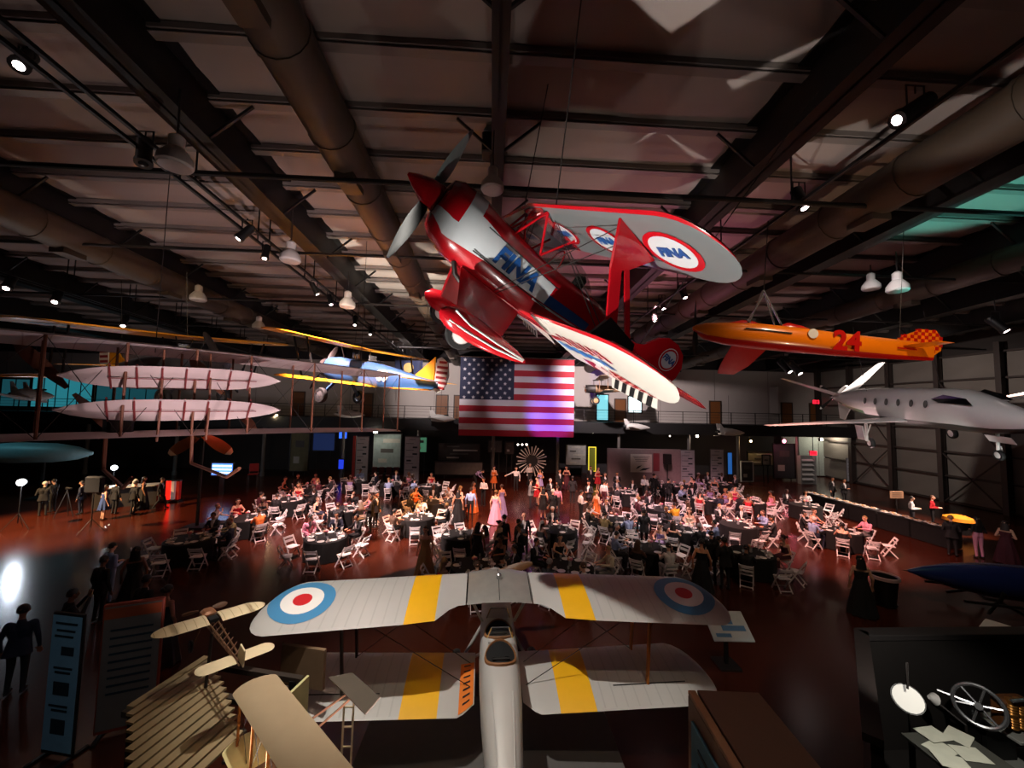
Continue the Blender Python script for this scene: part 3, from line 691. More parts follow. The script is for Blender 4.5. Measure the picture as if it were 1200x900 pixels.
# ------------------------------------------------------------------ white pusher jet-prop hung at the right
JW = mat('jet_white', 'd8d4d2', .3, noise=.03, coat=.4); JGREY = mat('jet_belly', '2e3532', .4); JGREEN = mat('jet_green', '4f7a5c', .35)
X = Vector((-.29886731, -.95227204, -.06209906)); Y = Vector((.93576543, -.30520421, .17661669)); Z = Vector((-.18714003, -.0053252, .98231881))
jt = thing('pusher_turboprop', 'white executive turboprop with V tail and rear propeller hung by the end wall', 'airplane', M=pose((19.706, 17.388, 6.529), X, Y, Z))
FJ = [(6.25, .03, -.30, -.36, 1), (6.0, .18, -.12, -.5, 1), (5.4, .38, .12, -.66, .95), (4.7, .55, .34, -.76, .9), (4.0, .68, .6, -.8, .9), (3.4, .74, .80, -.82, .9), (2.6, .77, .86, -.84, .9), (0, .78, .88, -.84, .9), (-2.0, .76, .86, -.78, .9), (-3.4, .66, .80, -.56, .95), (-4.6, .46, .68, -.24, 1), (-5.6, .26, .5, .02, 1), (-6.0, .16, .4, .12, 1)]
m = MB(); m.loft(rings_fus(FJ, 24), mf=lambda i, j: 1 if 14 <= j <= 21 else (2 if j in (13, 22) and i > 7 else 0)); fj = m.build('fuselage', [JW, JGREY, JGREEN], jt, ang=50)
for s in (1, -1):
    for k in range(6):
        m = MB(); m.lathe([(.13, 0), (.13, .02)], 14, 0, frame3((-1.6+k*.8, s*.775, .34), (1, 0, 0), (0, -.25, s)) @ Matrix.Diagonal((.8, 1.25, 1, 1))); m.build('cabin_window', mat('window_dark', '0a0c10', .1, noise=0), fj)
    m = MB(); m.add([(4.3, s*.60, .36), (3.1, s*.735, .42), (2.75, s*.735, .55), (3.25, s*.62, .72), (4.0, s*.52, .58)], [(0, 1, 2, 3, 4)]); 
    m.prism([(0, 0)]*3, .001) if False else None
    c = m.build('cockpit_window', mat('window_dark'), fj, False); sm = c.modifiers.new('thickness', 'SOLIDIFY'); sm.thickness = .09; sm.offset = 0
    W = Wing([(s*.5, .95, -.55, 1.9, .13, 0), (s*1.2, .7, -.5, 1.55, .12, 0), (s*3.5, .45, -.28, 1.15, .11, 0), (s*5.7, .22, -.08, .78, .1, 0)]+tip_round(s*5.7, .22, -.08, .78, .1, 0, .3, s, .09, .3, 4), 7, .01)
    m = MB(); W.mesh(m); m.build('wing', JW, jt, ang=60)
    T = [Vector((-4.5, s*.2, .45)), Vector((-5.55, s*2.7, 1.95))]
    d = (T[1]-T[0]).normalized(); nrm = d.cross(Vector((1, 0, 0))).normalized(); rg = []
    for t, c in ((0, 1.35), (.5, 1.05), (.95, .72), (1, .6)):
        p = T[0].lerp(T[1], t); rg.append([p+Vector((-c*q, 0, 0))+nrm*h*c for q, h in ((0, 0), (.15, .05), (.5, .05), (1, 0), (.5, -.05), (.15, -.05))])
    m = MB(); m.loft(rg); m.build('tail_fin', JW, jt)
    m = MB(); m.tube([(-.1, s*1.7, -.6), (-.2, s*1.75, -1.45)], .06, 8); m.tube([(.25, s*1.7, -.6), (-.15, s*1.75, -1.2)], .03, 6); m.build('main_gear_leg', WHITEP, jt)
    add_wheel('wheel', (-.2, s*1.62, -1.55), .26, .16, jt, WHITEP)
    m = MB(); m.box((-.2, s*1.95, -1.0), (.6, .03, .7), ch=.01); m.build('gear_door', JW, jt)
m = MB(); m.tube([(4.3, 0, -.7), (4.15, 0, -1.45)], .05, 8); m.bar((4.15, .1, -1.6), (4.15, .1, -1.3), .04); m.build('nose_gear_leg', WHITEP, jt); add_wheel('wheel', (4.15, 0, -1.62), .2, .12, jt, WHITEP)
m = MB(); m.box((4.6, -.2, -.95), (1.0, .03, .3), R=Matrix.Rotation(radians(25), 3, 'X'), ch=.01); m.build('nose_gear_door', JW, jt)
m = MB(); m.loft([[(-4.4, .04, -.2), (-5.7, .03, .05), (-5.7, -.03, .05), (-4.4, -.04, -.2)], [(-5.4, .02, -1.1), (-5.9, .02, -1.05), (-5.9, -.02, -1.05), (-5.4, -.02, -1.1)]]); m.build('ventral_fin', JW, jt, False)
m = MB(); m.loft([[Vector((x, r*cos(2*pi*j/16), .26+r*sin(2*pi*j/16))) for j in range(16)] for x, r in ((-6.0, .17), (-6.15, .17), (-6.4, .1), (-6.55, .02))]); m.build('spinner', CHROME, jt)
for k in range(4):
    m = MB(); prop_blade(m, 1.05, .17, Matrix.Translation((-6.12, 0, .26)) @ Matrix.Rotation(radians(90*k+35), 4, 'X'), 0, 1, .12); m.build('propeller_blade', [STEEL, WHITEP], jt)
for p in ((2.2, 0, .8), (-1.8, .5, .8), (-1.8, -.5, .8)):
    m = MB(); m.tube([p, (p[0], p[1], 4.2)], .012, 5); m.build('suspension_cable', STEEL, jt)

# ------------------------------------------------------------------ orange racer
ORG = mat('racer_orange', 'ef7d0c', .3, noise=.04, coat=.4); RRED = mat('racer_red', 'b8140f', .3, noise=.03, coat=.4)
A, B = at(812, 384, 9.7), at(1088, 408, 9.1)
X = (A-B).normalized(); Y = Vector((0, 0, 1)).cross(X).normalized(); Z = X.cross(Y); LR = (A-B).length; k = LR/5.8
rc = thing('racing_monoplane', 'orange racing monoplane numbered 24 with a checkered tail hung below the roof', 'airplane', M=pose(B, X, Y, Z) @ Matrix.Diagonal((k, k, k, 1)))
FR = [(5.8, .03, .03, -.05, 1), (5.72, .1, .08, -.14, 1), (5.5, .2, .15, -.28, 1), (5.0, .3, .2, -.36, .9), (4.2, .36, .24, -.40, .85), (3.2, .36, .22, -.40, .85), (2.2, .3, .18, -.40, .85), (1.2, .2, .16, -.38, .85), (.4, .1, .14, -.34, .85), (-.1, .05, .1, -.31, .8)]
m = MB(); m.loft(rings_fus(FR, 20), mf=lambda i, j: 1 if 12 <= j <= 17 else 0); fr = m.build('fuselage', [ORG, RRED], rc, ang=50)
m = MB()
rr = [[Vector((x, w*cos(pi*j/10), z+h*sin(pi*j/10))) for j in range(11)] for x, w, z, h in ((4.9, .05, .2, .02), (4.6, .18, .18, .13), (4.3, .17, .17, .12), (4.1, .08, .17, .05))]; m.loft(rr, 0, False, False, False)
rr = [[Vector((x, w*cos(pi*j/10), z+h*sin(pi*j/10))) for j in range(11)] for x, w, z, h in ((3.75, .05, .18, .02), (3.45, .16, .17, .17), (3.1, .13, .15, .14), (2.6, .03, .12, .03))]; m.loft(rr, 0, False, False, False); m.build('headrest_fairing', RRED, rc)
lettering('24', frame3((2.2, .318, -.10), (-1, 0, .0), (0, 0, 1)), RRED, fr, .66, .012, .026, 0, 'race_number')
m = MB(); m.lathe([(.12, 0), (.12, .01)], 20, 0, frame3((3.05, .372, .02), (-1, 0, 0), (0, 0, 1))); m.build('round_badge', WHITEP, fr, False)
m = MB(); m.bar((4.65, .345, .02), (3.55, .37, -.02), .03, .03); m.build('wing_slot', BLACK, fr, False)
m = MB(); m.bar((.9, .19, -.1), (.4, .13, -.1), .02, .03); m.build('tail_slot', RRED, fr, False)
tail = [(.95, .02), (.55, .3), (.2, .46), (-.15, .45), (-.3, .22), (-.27, -.05), (0, -.27), (.12, -.3)]
MT = Matrix(((1, 0, 0, 0), (0, 0, -1, .03), (0, 1, 0, 0), (0, 0, 0, 1)))
m = MB(); m.prism(tail, .06, MT); fn = m.build('fin', ORG, rc)
def inside(p, poly):
    c = False; n = len(poly)
    for i in range(n):
        (x1, y1), (x2, y2) = poly[i], poly[i-1]
        if (y1 > p[1]) != (y2 > p[1]) and p[0] < (x2-x1)*(p[1]-y1)/(y2-y1)+x1: c = not c
    return c
m = MB(); q = .085
for i in range(-5, 13):
    for j in range(-5, 8):
        if (i+j) % 2 == 0:
            c = (i*q, j*q)
            if inside(c, tail):
                for s in (1, -1): m.box((c[0], s*.033, c[1]), (q, .004, q))
ck = m.build('checker_print', RRED, fn, False); ck['kind'] = 'stuff'
for s in (1, -1):
    tp = Wing([(s*.1, .75, -.02, .55, .06, 0), (s*.8, .6, -.02, .4, .06, 0)], 4, 0); m = MB(); tp.mesh(m); m.build('tailplane', ORG, rc)
    W = Wing([(s*.3, 4.55, -.12-.0, 1.0, .1, 0), (s*1.6, 4.3, -.12+.42*(s > 0)-.5*(s < 0), .8, .09, 0), (s*2.2, 4.1, -.12+.6*(s > 0)-.7*(s < 0), .5, .08, 0)], 6, .01)
    if s < 0:
        m = MB(); W.mesh(m); m.build('wing', RRED, rc, ang=60)
for a, b in (((4.5, .2, .2), (4.15, .1, 1.1)), ((3.7, .2, .2), (4.15, .1, 1.1)), ((4.4, -.2, .2), (4.0, -.1, 1.1)), ((3.6, -.2, .2), (4.0, -.1, 1.1))):
    m = MB(); m.tube([a, b], .022, 6); m.build('hanging_strut', CHROME, rc)
for p, h in (((4.08, 0, 1.1), .012), ((.7, 0, .2), .006)):
    m = MB(); m.tube([p, (p[0], 0, 3.0)], h, 5); m.build('suspension_cable', STEEL, rc)
m = MB(); prop_blade(m, .75, .1, Matrix.Translation((5.74, 0, 0)) @ Matrix.Rotation(radians(8), 4, 'X')); prop_blade(m, .75, .1, Matrix.Translation((5.74, 0, 0)) @ Matrix.Rotation(radians(188), 4, 'X')); m.build('propeller', STEEL, rc)

# ------------------------------------------------------------------ early pusher flyer of muslin and spruce
MUS = mat('muslin', 'cbbab8', .8, noise=.05, scale=3); SPR = mat('spruce', '7a4a34', .6, noise=.1); RIBR = mat('rib_brown', '7c2f30', .6, noise=0)
LEr, LEl = Vector((-2.8, 13.0, 0)), Vector((-8.43, 6.6, 0))
U = (LEl-LEr).normalized(); Fw = Vector((-U.y, U.x, 0)); 
if Fw.dot(-LEr) < 0: Fw = -Fw
# frame: x forward, y to its left, z up, origin in the middle of the leading edge at floor level
SPAN = 12.3; mid = LEr+U*SPAN/2
Yl = Vector((0, 0, 1)).cross(Fw)
fl = thing('early_flyer', 'pale muslin pioneer biplane with twin elevators hung over the photo area', 'airplane', M=pose(mid, Fw, Yl, (0, 0, 1)))
sg = 1 if U.dot(Yl) > 0 else -1
H = SPAN/2
def fw_wing(z, nm):
    S = [(y, -.5*(abs(y)/H)**6*.6, z-.10*(abs(y)/H)**2, 1.95-.9*(abs(y)/H)**10, .028, .03) for y in np.linspace(-H, H, 25)]
    W = Wing(S, 8, .045); m = MB(); W.mesh(m); o = m.build(nm, MUS, fl, ang=60)
    r = MB()
    for y in np.linspace(-H+.2, H-.2, 36): W.patch(r, [(y, .02), (y+.02, .02), (y+.02, .98), (y, .98)], False, .004, 0, 1, 5)
    t = r.build('wing_rib', mat('rib_shadow', 'a8908e', .8, noise=0), o); t['kind'] = 'stuff'
    return W
WT, WB = fw_wing(7.16, 'upper_wing'), fw_wing(5.28, 'lower_wing')
ysp = [-6.0, -4.6, -3.1, -1.6, -.55, .55, 1.6, 3.1, 4.6, 6.0]
for y in ysp:
    for c in (.03, .72):
        m = MB(); m.tube([WB.p(y, c), WT.p(y, c, False)], .024, 6); m.build('wing_strut', SPR, fl)
for a, b in zip(ysp, ysp[1:]):
    for p, q in (((a, .03), (b, .03)), ((b, .03), (a, .03))):
        m = MB(); m.tube([WB.p(*p), WT.p(*q, False)], .006, 4); m.build('bracing_wire', STEEL, fl)
Minv = fl.matrix_world.inverted()
def elevator(lft, rgt, nm):
    a, b = Minv @ at(*lft), Minv @ at(*rgt); L = (b-a); d = L.normalized(); n = 18
    tilt = radians(34); back = Vector((-cos(tilt), 0, -sin(tilt))); back = (back-d*back.dot(d)).normalized(); nr = d.cross(back)
    pts = []; rg = []
    for i in range(n+1):
        t = i/n; ch = .80*(1-abs(2*t-1)**3.2)**.8+.01; c = a+L*t
        rg.append([c+back*(ch*(q-.5))+nr*h for q, h in ((0, 0), (.3, .05), (.7, .05), (1, 0), (.7, .035), (.3, .035))])
    m = MB(); m.loft(rg); o = m.build(nm, MUS, fl, ang=60)
    for k in range(7):
        t = .19+k*.105; c = a+L*t
        m = MB()
        for s in (1, -1): m.bar(c+back*.36+nr*(.02+.042*s), c-back*.36+nr*(.02+.042*s), .03, .012, up=nr)
        m.build('elevator_rib', RIBR, o, False)
    m = MB(); 
    for s in (1, -1): m.bar(a+L*.18+nr*(.02+.046*s), a+L*.86+nr*(.02+.046*s), .02, .008, up=nr)
    m.build('elevator_spar', RIBR, o, False)
    return a, L, back
e1 = elevator((66, 440, 7.5), (329, 447, 9.8), 'upper_elevator'); e2 = elevator((61, 481, 7.5), (329, 481, 9.8), 'lower_elevator')
for t in (.4, .62):
    p, q = e1[0]+e1[1]*t, e2[0]+e2[1]*t
    m = MB(); m.tube([p, q, q+Vector((-.1, 0, -.65))], .022, 6); m.build('elevator_strut', SPR, fl)
    for z in (5.35, 7.1):
        m = MB(); m.tube([q if z < 6 else p, Vector((-.1, (q.y), z))], .02, 6); m.build('boom', SPR, fl)
for y in (-.6, .9):
    m = MB(); m.tube([(1.9, y, 4.75), (1.2, y, 4.5), (-1.5, y, 4.5), (-1.6, y, 5.2)], .035, 6); m.build('landing_skid', SPR, fl)
    m = MB(); prop_blade(m, 1.25, .2, Matrix.Translation((-2.3, y*1.9, 6.2)) @ Matrix.Rotation(radians(40), 4, 'X')); prop_blade(m, 1.25, .2, Matrix.Translation((-2.3, y*1.9, 6.2)) @ Matrix.Rotation(radians(220), 4, 'X')); m.build('propeller', SPR, fl)
m = MB(); m.box((-.9, -.5, 5.55), (.8, .4, .45), ch=.05); m.build('engine_block', STEEL, fl)
for y, x in ((-5.0, -1), (0, -1), (5.0, -1)):
    m = MB(); m.tube([(x, y, 7.1), (x, y, 11.5)], .008, 4); m.build('suspension_cable', STEEL, fl)

# ------------------------------------------------------------------ yellow-winged trainers hung beyond the flyer
YW = mat('trainer_yellow', 'dd9414', .4, noise=.05); TBLUE = mat('trainer_blue', '2c4a72', .35, noise=.04); STAR = mat('insignia_white', 'd8d4d0', .4, noise=0)
def hung_trainer(label, L, R, zl, body, number, pitch=0.0):
    """L, R: world points of the two ends of the upper wing, L the near one"""
    w_ = (R-L); half = w_.length/2; Yv = (L-R).normalized(); Xv = Yv.cross(Vector((0, 0, 1))).normalized(); Zv = Xv.cross(Yv)
    t = thing('hanging_trainer', label, 'airplane', M=pose((L+R)/2, Xv, Yv, Zv) @ Matrix.Rotation(radians(-pitch), 4, 'Y'))
    def wg(x, z, hh, nm):
        S = [(y, x, z+.02*abs(y), 1.3, .1, 0) for y in np.linspace(-hh+.5, hh-.5, 7)]
        S = tip_round(-hh+.5, x, z+.02*(hh-.5), 1.3, .1, 0, .5, -1)[::-1]+S+tip_round(hh-.5, x, z+.02*(hh-.5), 1.3, .1, 0, .5, 1)
        W = Wing(S, 6, .02); m = MB(); W.mesh(m); return W, m.build(nm, YW, t, ang=60)
    Wu, o = wg(.35, 0, half, 'upper_wing'); Wl, o2 = wg(-.25, -1.55, half*.93, 'lower_wing')
    for s in (1, -1):
        for up in (False,):
            Wu.disc(.35-.62, s*(half-1.25), [.46], [TBLUE], up, .008, parent=o, name='insignia_disc')
            m = MB(); c0 = (.35-.62, s*(half-1.25)); pp = [Wu.px(c0[0]+(.45 if i % 2 == 0 else .18)*cos(pi*i/5), c0[1]+(.45 if i % 2 == 0 else .18)*sin(pi*i/5), False, .014) for i in range(10)]
            m.add(pp+[Wu.px(*c0, False, .014)], [(i, (i+1) % 10, 10) for i in range(10)]); m.build('insignia_star', STAR, o, False)
        for c in (.15, .7):
            m = MB(); m.bar(Wl.p(s*(half-1.5), c), Wu.p(s*(half-1.4), c, False), .03, .08, up=(1, 0, 0)); m.build('interplane_strut', BLACK, t, False)
    F_ = [(1.7, .28, -.62, -1.35, 1), (1.5, .42, -.5, -1.5, 1), (.8, .45, -.45, -1.6, .9), (0, .42, -.5, -1.6, .8), (-1.2, .38, -.5, -1.55, .75), (-2.4, .28, -.65, -1.45, .8), (-3.6, .16, -.85, -1.35, .9), (-4.6, .06, -.95, -1.25, 1)]
    m = MB(); m.loft(rings_fus(F_, 18)); f = m.build('fuselage', body, t, ang=50)
    m = MB(); m.lathe([(.2, 0), (.42, .05), (.42, .28), (.25, .32)], 14, 0, Matrix.Translation((1.55, 0, -1.0)) @ Matrix.Rotation(pi/2, 4, 'Y')); m.build('radial_engine', STEEL, t)
    m = MB(); prop_blade(m, 1.2, .15, Matrix.Translation((1.95, 0, -1)) @ Matrix.Rotation(.5, 4, 'X')); prop_blade(m, 1.2, .15, Matrix.Translation((1.95, 0, -1)) @ Matrix.Rotation(.5+pi, 4, 'X')); m.build('propeller', STEEL, t)
    for x in (-.3, -1.3):
        m = MB(); m.box((x, 0, -.46), (.5, .4, .05), ch=.02); m.build('cockpit_opening', mat('cockpit_dark'), f)
        m = MB(); m.box((x+.3, 0, -.35), (.02, .4, .22)); m.build('windscreen', GLASS, t, False)
    for s in (1, -1):
        for a in (.3, -.4):
            m = MB(); m.tube([(a, s*.35, -.5), (a+.1, s*.5, -.02)], .025, 6); m.build('cabane_strut', BLACK, t)
        m = MB(); m.bar((.55, s*.4, -1.5), (.6, s*.95, -2.15), .07, .12); m.build('undercarriage_leg', body, t, False); add_wheel('wheel', (.6, s*1.02, -2.2), .33, .2, t, CHROME)
        tp = Wing([(s*.05, -3.5, -.98, 1.0, .06, 0), (s*1.1, -3.75, -.98, .8, .06, 0), (s*1.6, -4.1, -.98, .35, .06, 0)], 5, 0); m = MB(); tp.mesh(m); m.build('tailplane', YW, t, ang=60)
    MT = Matrix(((1, 0, 0, 0), (0, 0, -1, .03), (0, 1, 0, 0), (0, 0, 0, 1)))
    m = MB(); m.prism([(-3.4, -.85), (-4.0, -.3), (-4.3, -.02), (-4.4, -1.0)], .06, MT); m.build('fin', YW, t, False)
    rd = [(-4.42, -1.3), (-4.42, -.1), (-4.6, .0), (-4.95, -.2), (-5.05, -.7), (-4.9, -1.2), (-4.6, -1.4)]
    m = MB(); m.prism(rd, .06, MT); ro = m.build('rudder', STAR, t, False)
    for k in range(6):
        m = MB(); z = -1.2+k*.2; m.box((-4.72, 0, z), (.52 if 0 < k < 5 else .36, .068, .1)); m.build('rudder_stripe', mat('stripe_red', '8e1620', .5, noise=0), ro, False)
    if number:
        lettering(number, frame3((-2.0, .34, -1.05), (-1, 0, 0), (0, 0, 1)), STAR, f, .6, .03, .02, 0, 'fuselage_number')
    for p in ((.2, 0), (-3.6, 0)):
        m = MB(); m.tube([(p[0], 0, 0 if p[0] > 0 else -.9), (p[0], 0, 2.4)], .01, 4); m.build('suspension_cable', STEEL, t)
    return t
hung_trainer('blue and yellow biplane trainer with striped rudder hung beside the balcony', at(303, 386, 13.5), at(492, 423, 21.0), 0, TBLUE, '09', 7)
hung_trainer('yellow biplane trainer hung high behind the muslin flyer', at(338, 407, 19.0), at(-12, 374, 10.6), 0, mat('trainer_dark', '3a3a44', .4), None)

# small brown biplane with wire wheels standing on the balcony edge
def small_biplane(name, label, P, heading, k, body, wing, wheel):
    t = thing(name, label, 'airplane', M=Matrix.Translation(P) @ Matrix.Rotation(heading, 4, 'Z') @ Matrix.Diagonal((k, k, k, 1)))
    m = MB(); m.loft(rings_fus([(1.6, .3, .35, -.35, 1), (1.5, .4, .42, -.42, 1), (.7, .4, .42, -.42, .9), (0, .36, .4, -.4, .8), (-1.5, .24, .3, -.28, .8), (-3.2, .06, .1, -.1, .9)], 16), mf=lambda i, j: 1 if i < 2 else 0); f = m.build('fuselage', [body, STEEL], t, ang=50)
    for j in range(7):
        a = 2*pi*j/7; m = MB(); m.tube([(1.62, .1*cos(a), .1*sin(a)), (1.62, .42*cos(a), .42*sin(a))], .06, 6); m.build('cylinder_barrel', STEEL, f)
    m = MB(); prop_blade(m, 1.0, .14, Matrix.Translation((1.75, 0, 0)) @ Matrix.Rotation(1.2, 4, 'X')); prop_blade(m, 1.0, .14, Matrix.Translation((1.75, 0, 0)) @ Matrix.Rotation(1.2+pi, 4, 'X')); m.build('propeller', WOOD, t)
    for z, x in ((1.0, .7), (-.35, .3)):
        for s in (1, -1):
            W = Wing([(s*.1, x, z, 1.1, .08, 0), (s*3.0, x, z+.1, 1.1, .08, 0)]+tip_round(s*3.0, x, z+.1, 1.1, .08, 0, .4, s), 5, .02); m = MB(); W.mesh(m); m.build('upper_wing' if z > 0 else 'lower_wing', wing, t, ang=60)
            for c in (.6, -.2):
                m = MB(); m.bar((c, s*2.2, -.3), (c, s*2.2, 1.0), .05); m.build('interplane_strut', WOOD, t, False) if z > 0 else None
    for s in (1, -1):
        m = MB(); m.tube([(.9, s*.3, -.35), (.75, s*.8, -1.15), (.1, s*.3, -.35)], .03, 6); m.build('undercarriage_leg', STEEL, t); add_wheel('wheel', (.75, s*.85, -1.2), .38, .12, t, wheel)
        m = MB(); Wing([(s*.05, -2.5, .05, .7, .06, 0), (s*1.1, -2.7, .05, .4, .06, 0)], 4, 0).mesh(m); m.build('tailplane', wing, t)
    m = MB(); m.prism([(-2.5, .1), (-2.9, .7), (-3.3, .7), (-3.4, -.1)], .05, Matrix(((1, 0, 0, 0), (0, 0, -1, .025), (0, 1, 0, 0), (0, 0, 0, 1)))); m.build('rudder', wing, t, False)
    return t
small_biplane('vintage_biplane', 'small brown vintage biplane with tan disc wheels hung before the balcony', at(706, 456, 31.6), radians(172), .82, mat('brown_fabric', '74573c', .6), mat('tan_fabric', '8a755c', .6), mat('tan_disc', 'a07a50', .6))

# scale models hung along the balcony front
MODW = mat('model_white', 'c4c0bc', .5, noise=.05)
def hanging_model(P, k, rz, label):
    t = thing('scale_model', label, 'model', P, rz, 'scale models along the balcony'); t.scale = (k, k, k)
    m = MB(); m.loft(rings_fus([(1.1, .02, .03, -.03, 1), (.8, .16, .16, -.14, 1), (.2, .34, .34, -.26, .9), (-.5, .4, .4, -.26, .9), (-1.0, .3, .34, -.2, .9)], 14)); m.build('hull', MODW, t)
    for s in (1, -1):
        m = MB(); m.prism([(.3, 0), (-.7, 0), (-1.0, .85), (-.7, .85)], .05, Matrix.Translation((0, s*.25, -.12)) @ Matrix.Rotation(0 if s > 0 else pi, 4, 'X') @ Matrix.Rotation(-.3, 4, 'X')); m.build('wing', MODW, t)
        m = MB(); m.prism([(-.6, .2), (-1.0, .75), (-1.15, .75), (-1.05, .2)], .04, Matrix(((1, 0, 0, 0), (0, 0, 1, s*.26), (0, 1, 0, 0), (0, 0, 0, 1)))); m.build('fin', MODW, t)
        m = MB(); m.lathe([(.11, 0), (.13, .1), (.09, .2)], 10, 0, Matrix.Translation((-1.05, s*.14, .06)) @ Matrix.Rotation(-pi/2, 4, 'Y')); m.build('exhaust_nozzle', BLACK, t)
    m = MB(); m.box((.3, 0, .34), (.4, .3, .1), ch=.04); m.build('cockpit_glazing', mat('window_dark'), t)
    m = MB(); m.tube([(-.2, 0, .35), (-.2, 0, 3.2)], .012, 4); m.build('suspension_cable', STEEL, t)
hanging_model(at(519, 491, 32.4), .95, radians(-8), 'white winged model craft hung left of the big flag')
hanging_model(at(747, 501, 32.4), .95, radians(-8), 'white winged model craft hung below the brown biplane')
hanging_model(at(857, 507, 32.4), 1.0, radians(-6), 'white winged model craft hung over the picture boards')
hanging_model(at(412, 486, 32.6), 1.0, radians(-6), 'white winged model craft hung behind the flyer wing tip')
hanging_model(at(41, 464, 24.0), 1.1, radians(-6), 'white winged model craft hung before the teal windows')

# ------------------------------------------------------------------ flags
def cloth(u, v): return .10*sin(u*9.0)*(.3+.7*v)+.05*sin(u*23+2)*v
P0 = at(540, 418.5, 32.2); FW, FH = at(673, 420, 32.2).x-P0.x, 6.5
fg = thing('national_flag', 'huge american flag hung over the balcony rail, lit violet at its lower corner', 'flag', P0)
FRED = mat('flag_red', 'a8142a', .7, noise=.04); FWH = mat('flag_white', 'd2ccd4', .7, noise=.04); FBL = mat('flag_navy', '1a1f3e', .7, noise=.04)
def fpt(u, v, d=0): return Vector((u*FW, -.1+cloth(u, v)*1.0-d, -v*FH))
for k in range(13):
    u0 = .47 if k < 7 else 0; n = 26; vs = []
    for j in range(3):
        for i in range(n+1): vs.append(fpt(u0+(1-u0)*i/n, (k+j/2)/13))
    m = MB(); m.add(vs, [(j*(n+1)+i, j*(n+1)+i+1, (j+1)*(n+1)+i+1, (j+1)*(n+1)+i) for j in range(2) for i in range(n)]); m.build('stripe', FRED if k % 2 == 0 else FWH, fg)
n = 18; m = MB(); m.add([fpt(.47*i/n, 7/13*j/8) for j in range(9) for i in range(n+1)], [(j*(n+1)+i, j*(n+1)+i+1, (j+1)*(n+1)+i+1, (j+1)*(n+1)+i) for j in range(8) for i in range(n)]); ca = m.build('canton', FBL, fg)
for r in range(9):
    for c in range(6 if r % 2 == 0 else 5):
        u = .47*((c+.5+(.5 if r % 2 else 0))/6); v = 7/13*(r+.55)/9; rad = .165
        m = MB(); m.add([fpt(u+rad/FW*(1 if i % 2 == 0 else .42)*sin(pi*i/5), v-rad/FH*(1 if i % 2 == 0 else .42)*cos(pi*i/5), .02) for i in range(10)]+[fpt(u, v, .025)], [(i, (i+1) % 10, 10) for i in range(10)]); m.build('star', FWH, ca, False)
m = MB(); m.tube([(-.3, -.02, .06), (FW+.1, -.02, .06)], .05, 8); m.build('flag_pole', CHROME, fg)
for u in (.35, .9):
    m = MB(); m.tube([(u*FW, -.02, .08), (u*FW, -.02, 1.2)], .02, 5); m.build('hanger', STEEL, fg)
P0 = at(463, 422, 33.0); P1 = at(495, 440, 33.0)
sf = thing('state_flag', 'dark blue flag with round gold emblem on the balcony behind the trainer tail', 'flag', P0)
W_, H_ = P1.x-P0.x, P0.z-P1.z
m = MB(); m.add([(W_*i/10, .06*sin(i*1.3), -H_*j/3) for j in range(4) for i in range(11)], [(j*11+i, j*11+i+1, (j+1)*11+i+1, (j+1)*11+i) for j in range(3) for i in range(10)]); m.build('flag_cloth', mat('flag_blue', '16224a', .7), sf)
m = MB(); m.lathe([(.42, 0), (.42, .03)], 20, 0, frame3((W_*.5, -.09, -H_*.5), (1, 0, 0), (0, 0, 1))); m.build('gold_emblem', mat('gold_thread', 'b8923c', .5), sf)
m = MB(); m.tube([(-.1, 0, .03), (W_+.1, 0, .03)], .03, 6); m.tube([(0, 0, .03), (0, .2, -2.0)], .03, 6); m.build('flag_pole', STEEL, sf)

